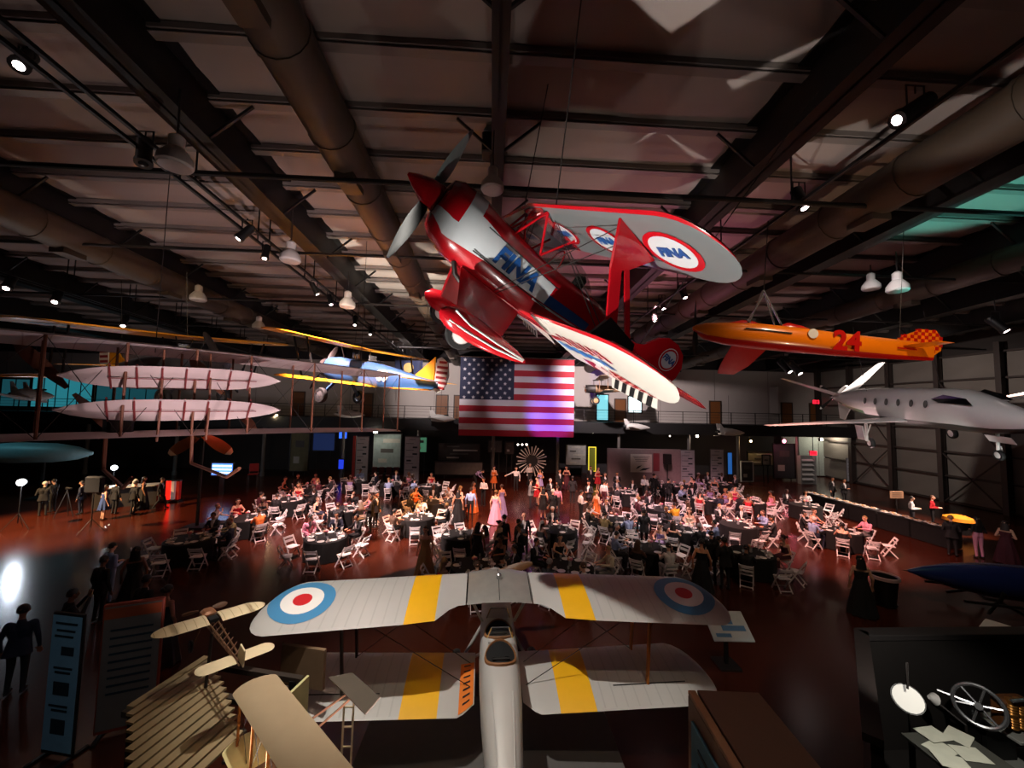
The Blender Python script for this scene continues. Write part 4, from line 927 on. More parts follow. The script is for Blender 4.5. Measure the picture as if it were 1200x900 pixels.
# ------------------------------------------------------------------ people
def capsule(mb, a, b, ra, rb, n=10):
    a, b = Vector(a), Vector(b); d = b-a; L = d.length
    d = d/L if L > 1e-6 else Vector((0, 0, 1)); up = Vector((0, 1, 0)) if abs(d.y) < .9 else Vector((1, 0, 0)); x = d.cross(up).normalized(); y = d.cross(x)
    rg = []
    for t in (0.05, .5, .85): rg.append((a-d*ra*cos(t*pi/2), ra*sin(t*pi/2)))
    rg += [(a, ra), (b, rb)]
    for t in (.85, .5, .05): rg.append((b+d*rb*cos(t*pi/2), rb*sin(t*pi/2)))
    mb.loft([[c+x*(r*cos(2*pi*j/n))+y*(r*sin(2*pi*j/n)) for j in range(n)] for c, r in rg])
SKIN, TOP, BOT, SHOE, SHIRT, EYE, LIP = range(7)
def figure(P, vox=.0125):
    """one continuous body: tapered limbs, torso, head and hands fused and then split into skin and clothes by region"""
    caps = []
    def C(a, b, ra, rb, tg): caps.append((Vector(a), Vector(b), ra, rb, tg))
    g = P.get('girl', False); pz = P['pelvis']; ch, nk, hd = Vector(P['chest']), Vector(P['neck']), Vector(P['head'])
    pel = Vector((0, P.get('py', 0), pz)); sh = .165 if g else .195; hp = .095
    wa = pel.lerp(ch, .5)
    for s in (1, -1):
        C(pel+Vector((s*.075, 0, 0)), wa+Vector((s*.055, 0, 0)), .105, .092 if g else .105, BOT if P.get('pants', True) else TOP)
        C(wa+Vector((s*.055, 0, 0)), ch+Vector((s*.085, 0, 0)), .095 if g else .108, .10 if g else .115, TOP)
        C(ch+Vector((s*.085, 0, .02)), ch+Vector((s*sh*.9, .0, .1)), .10, .065, TOP)
        if g: C(ch+Vector((s*.07, -.075, .0)), ch+Vector((s*.07, -.085, .0)), .055, .045, TOP)
    C(ch, nk-Vector((0, 0, .06)), .10, .075, TOP); C(nk-Vector((0, 0, .05)), nk+(hd-nk)*.6, .055, .05, SKIN)
    # head with jaw, nose, ears
    f = Vector(P.get('face', (0, -1, 0))).normalized(); sx = f.cross(Vector((0, 0, 1))).normalized(); up = sx.cross(f)
    C(hd+f*.015+up*.02, hd-f*.025+up*.03, .085, .088, SKIN); C(hd+f*.03-up*.03, hd+f*.035-up*.075, .065, .045, SKIN)
    C(hd+f*.085+up*.01, hd+f*.105-up*.025, .014, .02, SKIN)
    for s in (1, -1): C(hd+sx*s*.088-up*.02, hd+sx*s*.092+up*.02, .014, .018, SKIN)
    slv = TOP if P.get('sleeves', True) else SKIN
    for s, k in ((1, 'armL'), (-1, 'armR')):
        S = ch+Vector((s*sh, .0, .09)); E, Wr = Vector(P[k][0]), Vector(P[k][1])
        C(S, E, .058 if not g else .05, .045 if not g else .038, slv if P.get('half', False) is False else TOP); C(E, Wr, .045 if not g else .037, .032 if not g else .026, slv)
        d = (Wr-E).normalized(); hd_ = Vector(P.get('hand'+k[-1], d)).normalized(); side = Vector((s, 0, 0)) if abs(hd_.x) < .7 else Vector((0, 0, 1)); ax = hd_.cross(side).normalized(); wv = ax.cross(hd_).normalized()
        pal = Wr+hd_*.085
        for o in (-.02, .0, .02): C(Wr+hd_*.02+ax*0+wv*o*.7, pal+wv*o*1.3, .017, .016, SKIN)
        for q, ln in ((-.036, .068), (-.012, .08), (.012, .085), (.036, .07)):
            b = pal+wv*q+hd_*.005; m1 = b+(hd_+wv*q*4).normalized()*ln*.55; C(b, m1, .0115, .0105, SKIN); C(m1, m1+(hd_*.8+ax*s*-.45+wv*q*4).normalized()*ln*.45, .0105, .009, SKIN)
        th = Wr+hd_*.035+wv*-.03; C(th, th+(hd_*.6-wv*.9).normalized()*.05, .014, .011, SKIN)
    for s, k in ((1, 'legL'), (-1, 'legR')):
        Hh = pel+Vector((s*hp, 0, -.03)); K, A = Vector(P[k][0]), Vector(P[k][1])
        lg = P.get('legs', BOT)
        C(Hh, K, .088, .06, BOT if lg == BOT else SKIN); C(K, A, .058, .042 if lg == BOT else .036, lg)
        t = Vector(P.get('toe', (0, -1, 0))); C(A+Vector((0, .02, -.035)), A+t*.13+Vector((0, 0, -.045)), .04, .035, SHOE)
    mb = MB()
    for a, b, ra, rb, _t in caps: capsule(mb, a, b, ra, rb)
    me = mb.mesh('body', []); o = bpy.data.objects.new('body', me); COL.objects.link(o)
    md = o.modifiers.new('fuse', 'REMESH'); md.mode = 'VOXEL'; md.voxel_size = vox; md.use_smooth_shade = True
    s2 = o.modifiers.new('relax', 'SMOOTH'); s2.iterations = 2; s2.factor = .4
    out = bpy.data.meshes.new_from_object(o.evaluated_get(bpy.context.evaluated_depsgraph_get())); bpy.data.objects.remove(o)
    nf = len(out.polygons); ct = np.empty(nf*3, np.float32); out.polygons.foreach_get('center', ct); ct = ct.reshape(-1, 3)
    best = np.full(nf, 9.); idx = np.zeros(nf, np.int32)
    for a, b, ra, rb, tg_ in caps:
        a_, d_ = np.array(a), np.array(b-a); t = np.clip(((ct-a_)@d_)/max(1e-9, d_@d_), 0, 1); dist = np.linalg.norm(ct-a_-t[:, None]*d_, axis=1)-(ra+(rb-ra)*t)
        u = dist < best; best[u] = dist[u]; idx[u] = tg_
    if P.get('suit'):   # open jacket: shirt front showing
        c = np.array(ch); v = ct-c; k = (idx == TOP) & (v[:, 1] < -.03) & (np.abs(v[:, 0]) < .02+.05*np.clip((v[:, 2]+.2)/.3, 0, 1)) & (v[:, 2] > -.2); idx[k] = SHIRT
    if P.get('deep'):
        c = np.array(ch); v = ct-c; k = (idx == TOP) & (v[:, 2] > .035+np.abs(v[:, 0])*.0); idx[k] = SKIN
    H_ = np.array(hd)
    for s in (1, -1):
        e = H_+np.array(f)*.09+np.array(up)*.02+np.array(sx)*.034*s; idx[np.linalg.norm(ct-e, axis=1) < .019] = EYE
    e = H_+np.array(f)*.09-np.array(up)*.055; w_ = ct-e; idx[(np.abs(w_@np.array(up)) < .009) & (np.abs(w_@np.array(sx)) < .026) & (np.linalg.norm(w_, axis=1) < .05)] = LIP
    out.materials.clear()
    for _i in range(7): out.materials.append(BLACK)
    out.polygons.foreach_set('material_index', idx); out.name = 'body'; out.update()
    return out
def hair_mesh(hd, f, long=False, bun=False):
    hd = Vector(hd); f = Vector(f).normalized(); sx = f.cross(Vector((0, 0, 1))).normalized(); up = sx.cross(f); m = MB(); rg = []
    for i in range(9):
        th = pi*.62*i/8+.02; r = []
        for j in range(16):
            a = 2*pi*j/16; front = cos(a); t = min(th, pi*(.36 if front > .6 else .52 if front > -.15 else .68)*i/8+.02) 
            k = 1.0+.05*sin(j*5+i*3)
            r.append(hd+up*.025+f*-.008+(f*cos(a)*.103+sx*sin(a)*.099)*sin(t)*k+up*.112*cos(t))
        rg.append(r)
    m.loft(rg, 0, True, True, False)
    if long:
        rg = []
        for i in range(6):
            z = .02-.055*i; w = .10+.006*i; rg.append([hd+up*z-f*(.055+.012*i)+sx*(w*cos(2*pi*j/12))-f*(.035+.02*sin(2*pi*j/12)) +f*.0 for j in range(12)])
            rg[-1] = [hd+up*z+sx*(w*cos(2*pi*j/12))-f*(.045+.008*i+.045*(sin(2*pi*j/12)+1)*.8) for j in range(12)]
        m.loft(rg)
    if bun: m.ball(hd+up*.06-f*.13, .05, 8)
    return m.mesh('hair', BLACK)
def skirt_mesh(z0, z1, r0, r1, y0=0, folds=9, yb=0):
    m = MB(); rg = []
    for i in range(7):
        t = i/6; z = z0+(z1-z0)*t; r = r0+(r1-r0)*t**.9
        rg.append([Vector(((r+.03*t*sin(folds*a))*cos(a)*1.02, y0+yb*t+(r*.88+.03*t*sin(folds*a))*sin(a), z)) for a in [2*pi*j/40 for j in range(40)]])
    m.loft(rg, 0, True, False, False); return m.mesh('skirt', BLACK)
def lap_skirt(): 
    m = MB(); rg = []
    for i, (y, z, w, h) in enumerate(((.1, .60, .19, .125), (-.1, .60, .2, .12), (-.3, .58, .19, .1), (-.40, .55, .18, .09), (-.42, .4, .18, .09), (-.40, .22, .19, .09))):
        n = Vector((0, 0, 1)) if i < 4 else Vector((0, -1, 0))
        rg.append([Vector((w*cos(a), y, z))+n*h*sin(a) for a in [2*pi*j/18 for j in range(18)]])
    m.loft(rg); return m.mesh('skirt', BLACK)
ST = dict(pelvis=.93, chest=(0, .01, 1.27), neck=(0, .01, 1.47), head=(0, -.02, 1.62), legL=((.1, -.01, .5), (.11, .03, .085)), legR=((-.1, -.01, .5), (-.11, .03, .085)))
DOWN = dict(armL=((.27, .04, 1.1), (.27, -.04, .86)), armR=((-.27, .04, 1.1), (-.27, -.04, .86)))
FRONT = dict(armL=((.27, .05, 1.09), (.1, -.22, 1.12)), armR=((-.27, .05, 1.09), (-.08, -.24, 1.1)), handL=(-.6, -.7, .1), handR=(.6, -.7, .1))
PHONE = dict(armL=((.26, -.1, 1.14), (.1, -.28, 1.45)), armR=((-.26, -.1, 1.14), (-.08, -.28, 1.46)), handL=(-.2, -.2, .9), handR=(.2, -.2, .9))
POINT = dict(armL=((.27, .04, 1.1), (.27, -.04, .86)), armR=((-.44, -.08, 1.24), (-.68, -.16, 1.14)))
WALK = dict(legL=((.1, -.16, .52), (.1, -.22, .085)), legR=((-.1, .02, .5), (-.1, .28, .11)))
SIT = dict(pelvis=.585, py=.05, chest=(0, .02, .93), neck=(0, -.01, 1.13), head=(0, -.05, 1.28), legL=((.12, -.40, .55), (.12, -.35, .085)), legR=((-.12, -.40, .55), (-.12, -.35, .085)))
TABLE = dict(armL=((.27, -.1, .84), (.14, -.37, .845)), armR=((-.27, -.1, .84), (-.14, -.37, .845)), handL=(-.4, -.9, -.02), handR=(.4, -.9, -.02))
LAP = dict(armL=((.26, .0, .76), (.1, -.2, .66)), armR=((-.26, .0, .76), (-.1, -.2, .66)), handL=(-.6, -.7, -.2), handR=(.6, -.7, -.2))
EAT = dict(armL=((.27, -.1, .84), (.14, -.37, .845)), armR=((-.28, -.14, .86), (-.06, -.28, 1.06)), handL=(-.4, -.9, -.02), handR=(.5, .2, .8))
BEND = dict(pelvis=.92, py=.1, chest=(0, -.2, 1.12), neck=(0, -.4, 1.2), head=(0, -.54, 1.27), face=(0, -.8, -.5), legL=ST['legL'], legR=ST['legR'], armL=((.22, -.36, .92), (.12, -.52, .8)), armR=((-.22, -.36, .92), (-.12, -.52, .8)), handL=(0, -.6, -.7), handR=(0, -.6, -.7))
ARCH = {
 'man': dict(ST, **DOWN, suit=True), 'man_front': dict(ST, **FRONT, suit=True), 'shirtman': dict(ST, **FRONT), 'shirtdown': dict(ST, **DOWN), 'photographer': dict(ST, **PHONE),
 'pointer': dict(ST, **POINT), 'walker': {**ST, **WALK, **DOWN, 'suit': True}, 'bender': BEND,
 'woman': dict(ST, **DOWN, girl=True, sleeves=False, pants=False, legs=SKIN, deep=True), 'woman_front': dict(ST, **FRONT, girl=True, sleeves=False, pants=False, legs=SKIN, deep=True),
 'woman_trousers': dict(ST, **FRONT, girl=True, sleeves=True), 
 'sitman': dict(SIT, **TABLE, suit=True), 'siteat': dict(SIT, **EAT), 'sitshirt': dict(SIT, **TABLE), 'sitlap': {**SIT, **LAP, 'face': (.7, -.7, -.1), 'suit': True},
 'sitwoman': dict(SIT, **TABLE, girl=True, sleeves=False, pants=False, legs=SKIN, deep=True), 'sitwoman_turn': {**SIT, **LAP, 'girl': True, 'sleeves': False, 'pants': False, 'legs': SKIN, 'deep': True, 'face': (-.75, -.65, 0)},
}
BODY = {k: figure(v) for k, v in ARCH.items()}
HAIR = {k: hair_mesh(v['head'], v.get('face', (0, -1, 0)), 'woman' in k) for k, v in ARCH.items()}
HAIRB = {k: hair_mesh(ARCH[k]['head'], ARCH[k].get('face', (0, -1, 0)), False, True) for k in ARCH if 'woman' in k}
SKIRT = {'gown': skirt_mesh(1.08, .03, .15, .36), 'mini': skirt_mesh(1.08, .52, .155, .25), 'lap': lap_skirt(), 'jacket': skirt_mesh(1.12, .78, .155, .20, folds=3)}
SK = ['d9a58a', 'c68a68', '8a5a40', '5c3a2a', 'e0b49a']; HR = ['14100e', '2a1a12', '4a2f1c', '8a6a3c', '8c8884', 'c9c4bc']
CL = {'black': '0e0d10', 'charcoal': '2a2a2e', 'navy': '171c30', 'white': 'd8d4d4', 'cream': 'cfc2a8', 'grey': '6a6868', 'pale blue': '8fa2c8', 'pink': 'd890a8', 'red': 'b01522', 'orange': 'd06a28', 'gold': 'b08a58', 'yellow': 'd89a18', 'lavender': '9a88b8', 'magenta': 'b81a50', 'blue': '2c4478', 'tan': '8a7a50', 'maroon': '4a1420', 'teal': '3f6a70', 'brown': '4a3424'}
def cmat(c): return mat('cloth_'+c.replace(' ', '_'), CL[c], .8, noise=.1, scale=14, bump=.08)
def smat(i): return mat('skin_%s' % 'abcde'[i], SK[i], .55, noise=.04)
def hmat(i): return mat('hair_%s' % 'abcdef'[i], HR[i], .6, noise=.2, scale=40)
EYEM = mat('eye_dark', '1a120e', .3, noise=0); LIPM = mat('lip', '8a4a44', .5, noise=0)
rnd = random.Random(11)
def person(kind, loc, rz, label, top='black', bottom='black', skin=None, hair=None, skirt=None, group=None, bald=False, scale=1.0):
    skin = rnd.choice([0, 0, 1, 1, 2, 3, 4]) if skin is None else skin; hair = rnd.choice([0, 0, 1, 1, 2, 3]) if hair is None else hair
    o = bpy.data.objects.new('person', BODY[kind]); COL.objects.link(o); o.location = loc; o.rotation_euler = (0, 0, rz); o.scale = (scale,)*3
    for i, m in enumerate((smat(skin), cmat(top), cmat(bottom), BLACK, cmat('white'), EYEM, LIPM)):
        o.material_slots[i].link = 'OBJECT'; o.material_slots[i].material = m
    def piece(nm, me, m):
        c = bpy.data.objects.new(nm, me); COL.objects.link(c); c.parent = o; c.material_slots[0].link = 'OBJECT'; c.material_slots[0].material = m
    if not bald: piece('hair', (HAIRB[kind] if kind in HAIRB and rnd.random() < .35 else HAIR[kind]), hmat(hair))
    if skirt: piece('skirt', SKIRT[skirt], cmat(top))
    elif ARCH[kind].get('suit') and ARCH[kind]['pelvis'] > .8: piece('jacket_skirt', SKIRT['jacket'], cmat(top))
    return tag(o, label, 'person', group)
def face_to(p, q):   # turn about Z so that a figure at p (built facing -Y) looks at q
    return atan2(q[1]-p[1], q[0]-p[0])+pi/2

# ------------------------------------------------------------------ banquet tables, chairs and settings
CHW = mat('chair_white', 'ddd8d8', .5, noise=.04)
ch = thing('folding_chair', 'white folding chair', 'chair')
for z, h in ((.755, .07), (.60, .06)):
    m = MB(); y = .175+(z-.45)*.22
    m.loft([[Vector((x, y+.03*(1-(x/.2)**2)+dy, z+dz)) for dy, dz in ((-.01, -h/2), (.012, -h/2), (.02, h/2), (0, h/2))] for x in (-.2, -.1, 0, .1, .2)]); m.build('back_slat', CHW, ch)
m = MB(); m.box((0, 0, .445), (.40, .39, .035), ch=.012); m.build('seat', CHW, ch)
for s in (1, -1):
    m = MB(); m.bar((s*.215, .262, .80), (s*.215, -.22, .0), .028, .045); m.build('front_leg', CHW, ch, False)
    m = MB(); m.bar((s*.19, -.13, .43), (s*.19, .25, .0), .024, .04); m.build('rear_leg', CHW, ch, False)
for y, z in ((-.155, .11), (.20, .055), (.185, .665)):
    m = MB(); m.bar((-.21 if z != .055 else -.19, y, z), (.21 if z != .055 else .19, y, z), .02, .03); m.build('stretcher', CHW, ch, False)
reg(ch); chair_used = [False]
CLOTH = mat('black_tablecloth', '060506', .9, noise=.2, scale=9); MARO = mat('maroon_tablecloth', '2c1016', .7, noise=.2, scale=9)
m = MB(); rg = []
for r, z, k in ((.0, .775, 0), (.6, .775, 0), (.775, .772, 0), (.795, .755, .002), (.80, .6, .010), (.805, .35, .014), (.81, .02, .018)):
    rg.append([Vector(((r+k*sin(11*a))*cos(a), (r+k*sin(11*a))*sin(a), z)) for a in [2*pi*j/88 for j in range(88)]])
m.loft(rg, 0, True, False, False); clothm = m.mesh('tablecloth', CLOTH)
m = MB(); m.lathe([(.76, .735), (.78, .745), (.78, .76), (.76, .768)], 32); topm = m.mesh('tabletop', WOOD)
legm = MB(); legm.bar((0, 0, 0), (0, 0, .735), .035); legm = legm.mesh('leg', STEEL, False)
PLATE = mat('china', 'dcd8d4', .3, noise=.02); NAP = mat('napkin', 'd6ccc8', .8); GLS = mat('drinking_glass', 'c8ccd0', .05, noise=0, alpha=.45)
m = MB(); m.lathe([(.0, 0), (.08, 0), (.13, .016), (.135, .02), (.08, .008), (.0, .008)], 18, cap=False); platem = m.mesh('plate', PLATE)
m = MB(); m.lathe([(.001, 0), (.036, 0), (.036, .006), (.006, .012), (.006, .08), (.036, .11), (.04, .17), (.034, .19)], 12, cap=False); glassm = m.mesh('wine_glass', GLS)
m = MB(); m.prism([(-.09, -.05), (.09, -.05), (.06, .05), (-.06, .05)], .03); m.prism([(-.05, -.03), (.05, -.03), (0, .05)], .09); napm = m.mesh('napkin', NAP)
vase = thing('flower_vase', 'flower vase', 'vase')
m = MB(); m.lathe([(.05, 0), (.06, .02), (.045, .1), (.06, .17), (.055, .17)], 14, cap=False); m.build('vase', GLS, vase)
rf = random.Random(4)
for k in range(7):
    a = k*2.4; m = MB(); c = Vector((.06*cos(a)*(k > 0), .06*sin(a)*(k > 0), .22+.03*rf.random())); m.ball(c, (.045, .045, .04), 7); m.tube([c, (c.x*.3, c.y*.3, .05)], .006, 4); m.build('flower', mat('flower_%s' % ('white', 'peach', 'pink')[k % 3], ('ddd0c8', 'd89a70', 'c8708a')[k % 3], .7), vase)
reg(vase); bpy.data.objects.remove
TAB = {'a': (222, 632), 'b': (290, 607), 'c': (338, 586), 'd': (382, 630), 'e': (405, 597), 'f': (360, 571), 'g': (416, 564), 'h': (460, 567), 'i': (490, 606), 'j': (505, 588), 'k': (504, 569), 'l': (540, 627), 'm': (556, 663), 'n': (655, 620), 'o': (668, 664), 'p': (722, 609), 'q': (762, 642),
       'r': (733, 577), 's': (775, 596), 't': (799, 620), 'u': (790, 569), 'v': (826, 585), 'w': (842, 567), 'x': (880, 588), 'y': (865, 615), 'z': (880, 648), 'A': (944, 592), 'B': (985, 622)}
ROWS = {'near': 'admoqzB', 'second': 'bilnpty', 'third': 'cejsvxA', 'back': 'fghkruw'}
ORD = ['first', 'second', 'third', 'fourth', 'fifth', 'sixth', 'seventh', 'eighth']
SIDE = ['right side', 'far-right side', 'far side', 'far-left side', 'left side', 'near-left side', 'near side', 'near-right side']
TN = {k: '%s table of the %s row' % (ORD[i], r) for r, ks in ROWS.items() for i, k in enumerate(ks)}
TP = {k: flr(x, y, .75) for k, (x, y) in TAB.items()}
# who sits where: table -> {seat: (kind, top, bottom, hair, skin)}; other places are filled at random
SEAT = {'b': {4: ('siteat', 'white', 'charcoal', 4, 0), 7: ('sitshirt', 'orange', 'brown', 1, 1), 0: None, 1: None}, 'a': {6: None, 7: None, 5: None, 4: None, 2: ('sitman', 'black', 'black', 0, 2), 1: ('sitshirt', 'tan', 'brown', 1, 1)},
 'd': {6: None, 7: None, 4: None, 5: None, 3: ('sitlap', 'pink', 'pink', 0, 0), 0: None, 1: ('sitman', 'black', 'black', 0, 1), 2: ('sitman', 'navy', 'black', 0, 1)}, 'q': {3: ('sitshirt', 'white', 'grey', 4, 0), 6: ('sitshirt', 'white', 'white', 1, 0), 2: None, 7: None, 0: None},
 'o': {0: ('sitshirt', 'cream', 'grey', 3, 0), 2: ('sitwoman', 'black', 'black', 0, 0), 1: None}, 'p': {7: ('sitshirt', 'teal', 'teal', 0, 0), 5: ('sitshirt', 'tan', 'brown', 0, 0), 1: None}, 't': {1: ('sitwoman', 'cream', 'black', 2, 0), 4: ('sitman', 'black', 'black', 0, 0)},
 'v': {5: ('sitwoman_turn', 'red', 'red', 1, 0), 4: None}, 's': {6: ('siteat', 'yellow', 'teal', 0, 1)}, 'x': {2: ('sitwoman', 'magenta', 'magenta', 1, 0), 3: ('sitwoman', 'pink', 'pink', 2, 4), 6: None, 7: None, 1: None}, 'z': {6: None, 7: None, 2: None, 3: None, 4: ('sitman', 'black', 'black', 0, 1), 5: ('sitman', 'black', 'black', 0, 1)},
 'y': {5: None, 6: None, 4: None}, 'B': {4: ('sitshirt', 'pale blue', 'navy', 5, 0), 3: ('sitman', 'black', 'black', 0, 0), 2: ('sitwoman', 'lavender', 'black', 2, 0), 0: ('sitshirt', 'pink', 'grey', 3, 0), 6: None, 5: ('sitwoman', 'black', 'black', 0, 0), 7: None},
 'A': {5: None, 6: None, 7: None, 0: None, 4: None}, 'l': {5: None, 4: None, 6: None, 3: None, 2: None}, 'm': {3: None, 4: None, 2: None, 0: ('sitman', 'black', 'black', 0, 1), 1: ('sitwoman', 'black', 'black', 0, 2)}, 'i': {4: None, 6: None, 7: None, 5: ('sitman', 'brown', 'black', 0, 1)}, 'j': {4: None, 3: ('sitwoman', 'orange', 'orange', 1, 0), 6: None}, 'k': {0: None, 1: None, 7: None, 6: None}}
seats = []
KN = {'sitman': 'in a %s suit', 'siteat': 'eating in a %s shirt', 'sitshirt': 'in a %s shirt', 'sitlap': 'in a %s jacket', 'sitwoman': 'in a sleeveless %s dress', 'sitwoman_turn': 'in a %s dress turned aside'}
for key, P in TP.items():
    tn = TN[key]
    t = thing('banquet_table', 'round banquet table under black cloth, %s' % tn, 'table', (P.x, P.y, 0), 0, 'round banquet tables'); link('tabletop', topm, t)
    for k in range(4): link('leg', legm, t, Matrix.Translation((.45*cos(k*pi/2+.8), .45*sin(k*pi/2+.8), 0)))
    c = link('tablecloth', clothm); c.location = (P.x, P.y, 0); c.rotation_euler = (0, 0, rnd.random()); tag(c, 'black floor-length cloth draped over the %s' % tn, 'tablecloth', 'round tablecloths')
    v = vase if key == 'a' else dup(vase); v.location = (P.x, P.y, .777); v['label'] = 'glass vase of pale flowers on the %s' % tn; v['group'] = 'table centrepieces'
    for k in range(8):
        a = k*pi/4+.08; d = Vector((cos(a), sin(a), 0)); rr = 1.38 if SEAT.get(key, {}).get(k, 0) is not None else 1.25+rnd.random()*.3
        s_ = Vector((P.x, P.y, 0))+d*rr+Vector((rnd.uniform(-.03, .03), rnd.uniform(-.03, .03), 0))
        if any((s_-q).length < .68 for q in seats) or any((Vector((q.x, q.y, 0))-s_).length < 1.17 for kk, q in TP.items() if kk != key): continue
        seats.append(s_)
        sc = Vector((P.x, P.y, 0))+d*.58
        if k % 2 == 0 or rnd.random() < .55:
            for nm, me, off, lab in (('plate', platem, 0, 'white dinner plate'), ('wine_glass', glassm, .2, 'clear stemmed glass')) + ((('napkin', napm, -.22, 'folded white napkin'),) if rnd.random() < .6 else ()):
                o = link(nm, me); q = sc+Vector((-d.y, d.x, 0))*off+d*(-.1 if nm == 'wine_glass' else 0); o.location = (q.x, q.y, .7765); o.rotation_euler = (0, 0, a+pi/2)
                tag(o, '%s at the %s of the %s' % (lab, SIDE[k], tn), 'glass' if nm == 'wine_glass' else nm, nm.replace('_', ' ')+' settings')
        turn = rnd.uniform(-.3, .3); occ = SEAT.get(key, {}).get(k, 0)
        if occ == 0 and rnd.random() < (.78 if key in 'abdefoptuvwy' else .62):
            kd = rnd.choice(['sitman', 'sitman', 'siteat', 'sitwoman', 'sitlap', 'sitwoman_turn', 'sitshirt'])
            occ = (kd, rnd.choice(['black', 'black', 'black', 'charcoal', 'navy', 'maroon'] if kd in ('sitman', 'sitlap') else ['white', 'black', 'charcoal', 'pale blue'] if kd in ('siteat', 'sitshirt') else ['black', 'black', 'maroon', 'red', 'navy', 'pink', 'lavender']), 'black', rnd.choice([0, 0, 1, 2, 3, 4]), rnd.choice([0, 0, 1, 2, 3, 4]))
        if occ: turn *= .3
        c = ch if not chair_used[0] else dup(ch); chair_used[0] = True
        c.location = s_; c.rotation_euler = (0, 0, a-pi/2+turn+(0 if occ else rnd.uniform(-.5, .5)))
        c['label'] = 'white folding chair on the %s of the %s' % (SIDE[k], tn); c['group'] = 'folding chairs around the tables'
        if occ:
            kd, tp, bt, hr, skn = occ
            person(kd, s_, c.rotation_euler.z, 'guest %s, %s of %s' % (KN[kd] % tp, SIDE[k].replace(' side', ''), tn), tp, bt, skn, hr, 'lap' if 'woman' in kd else None, 'seated guests')

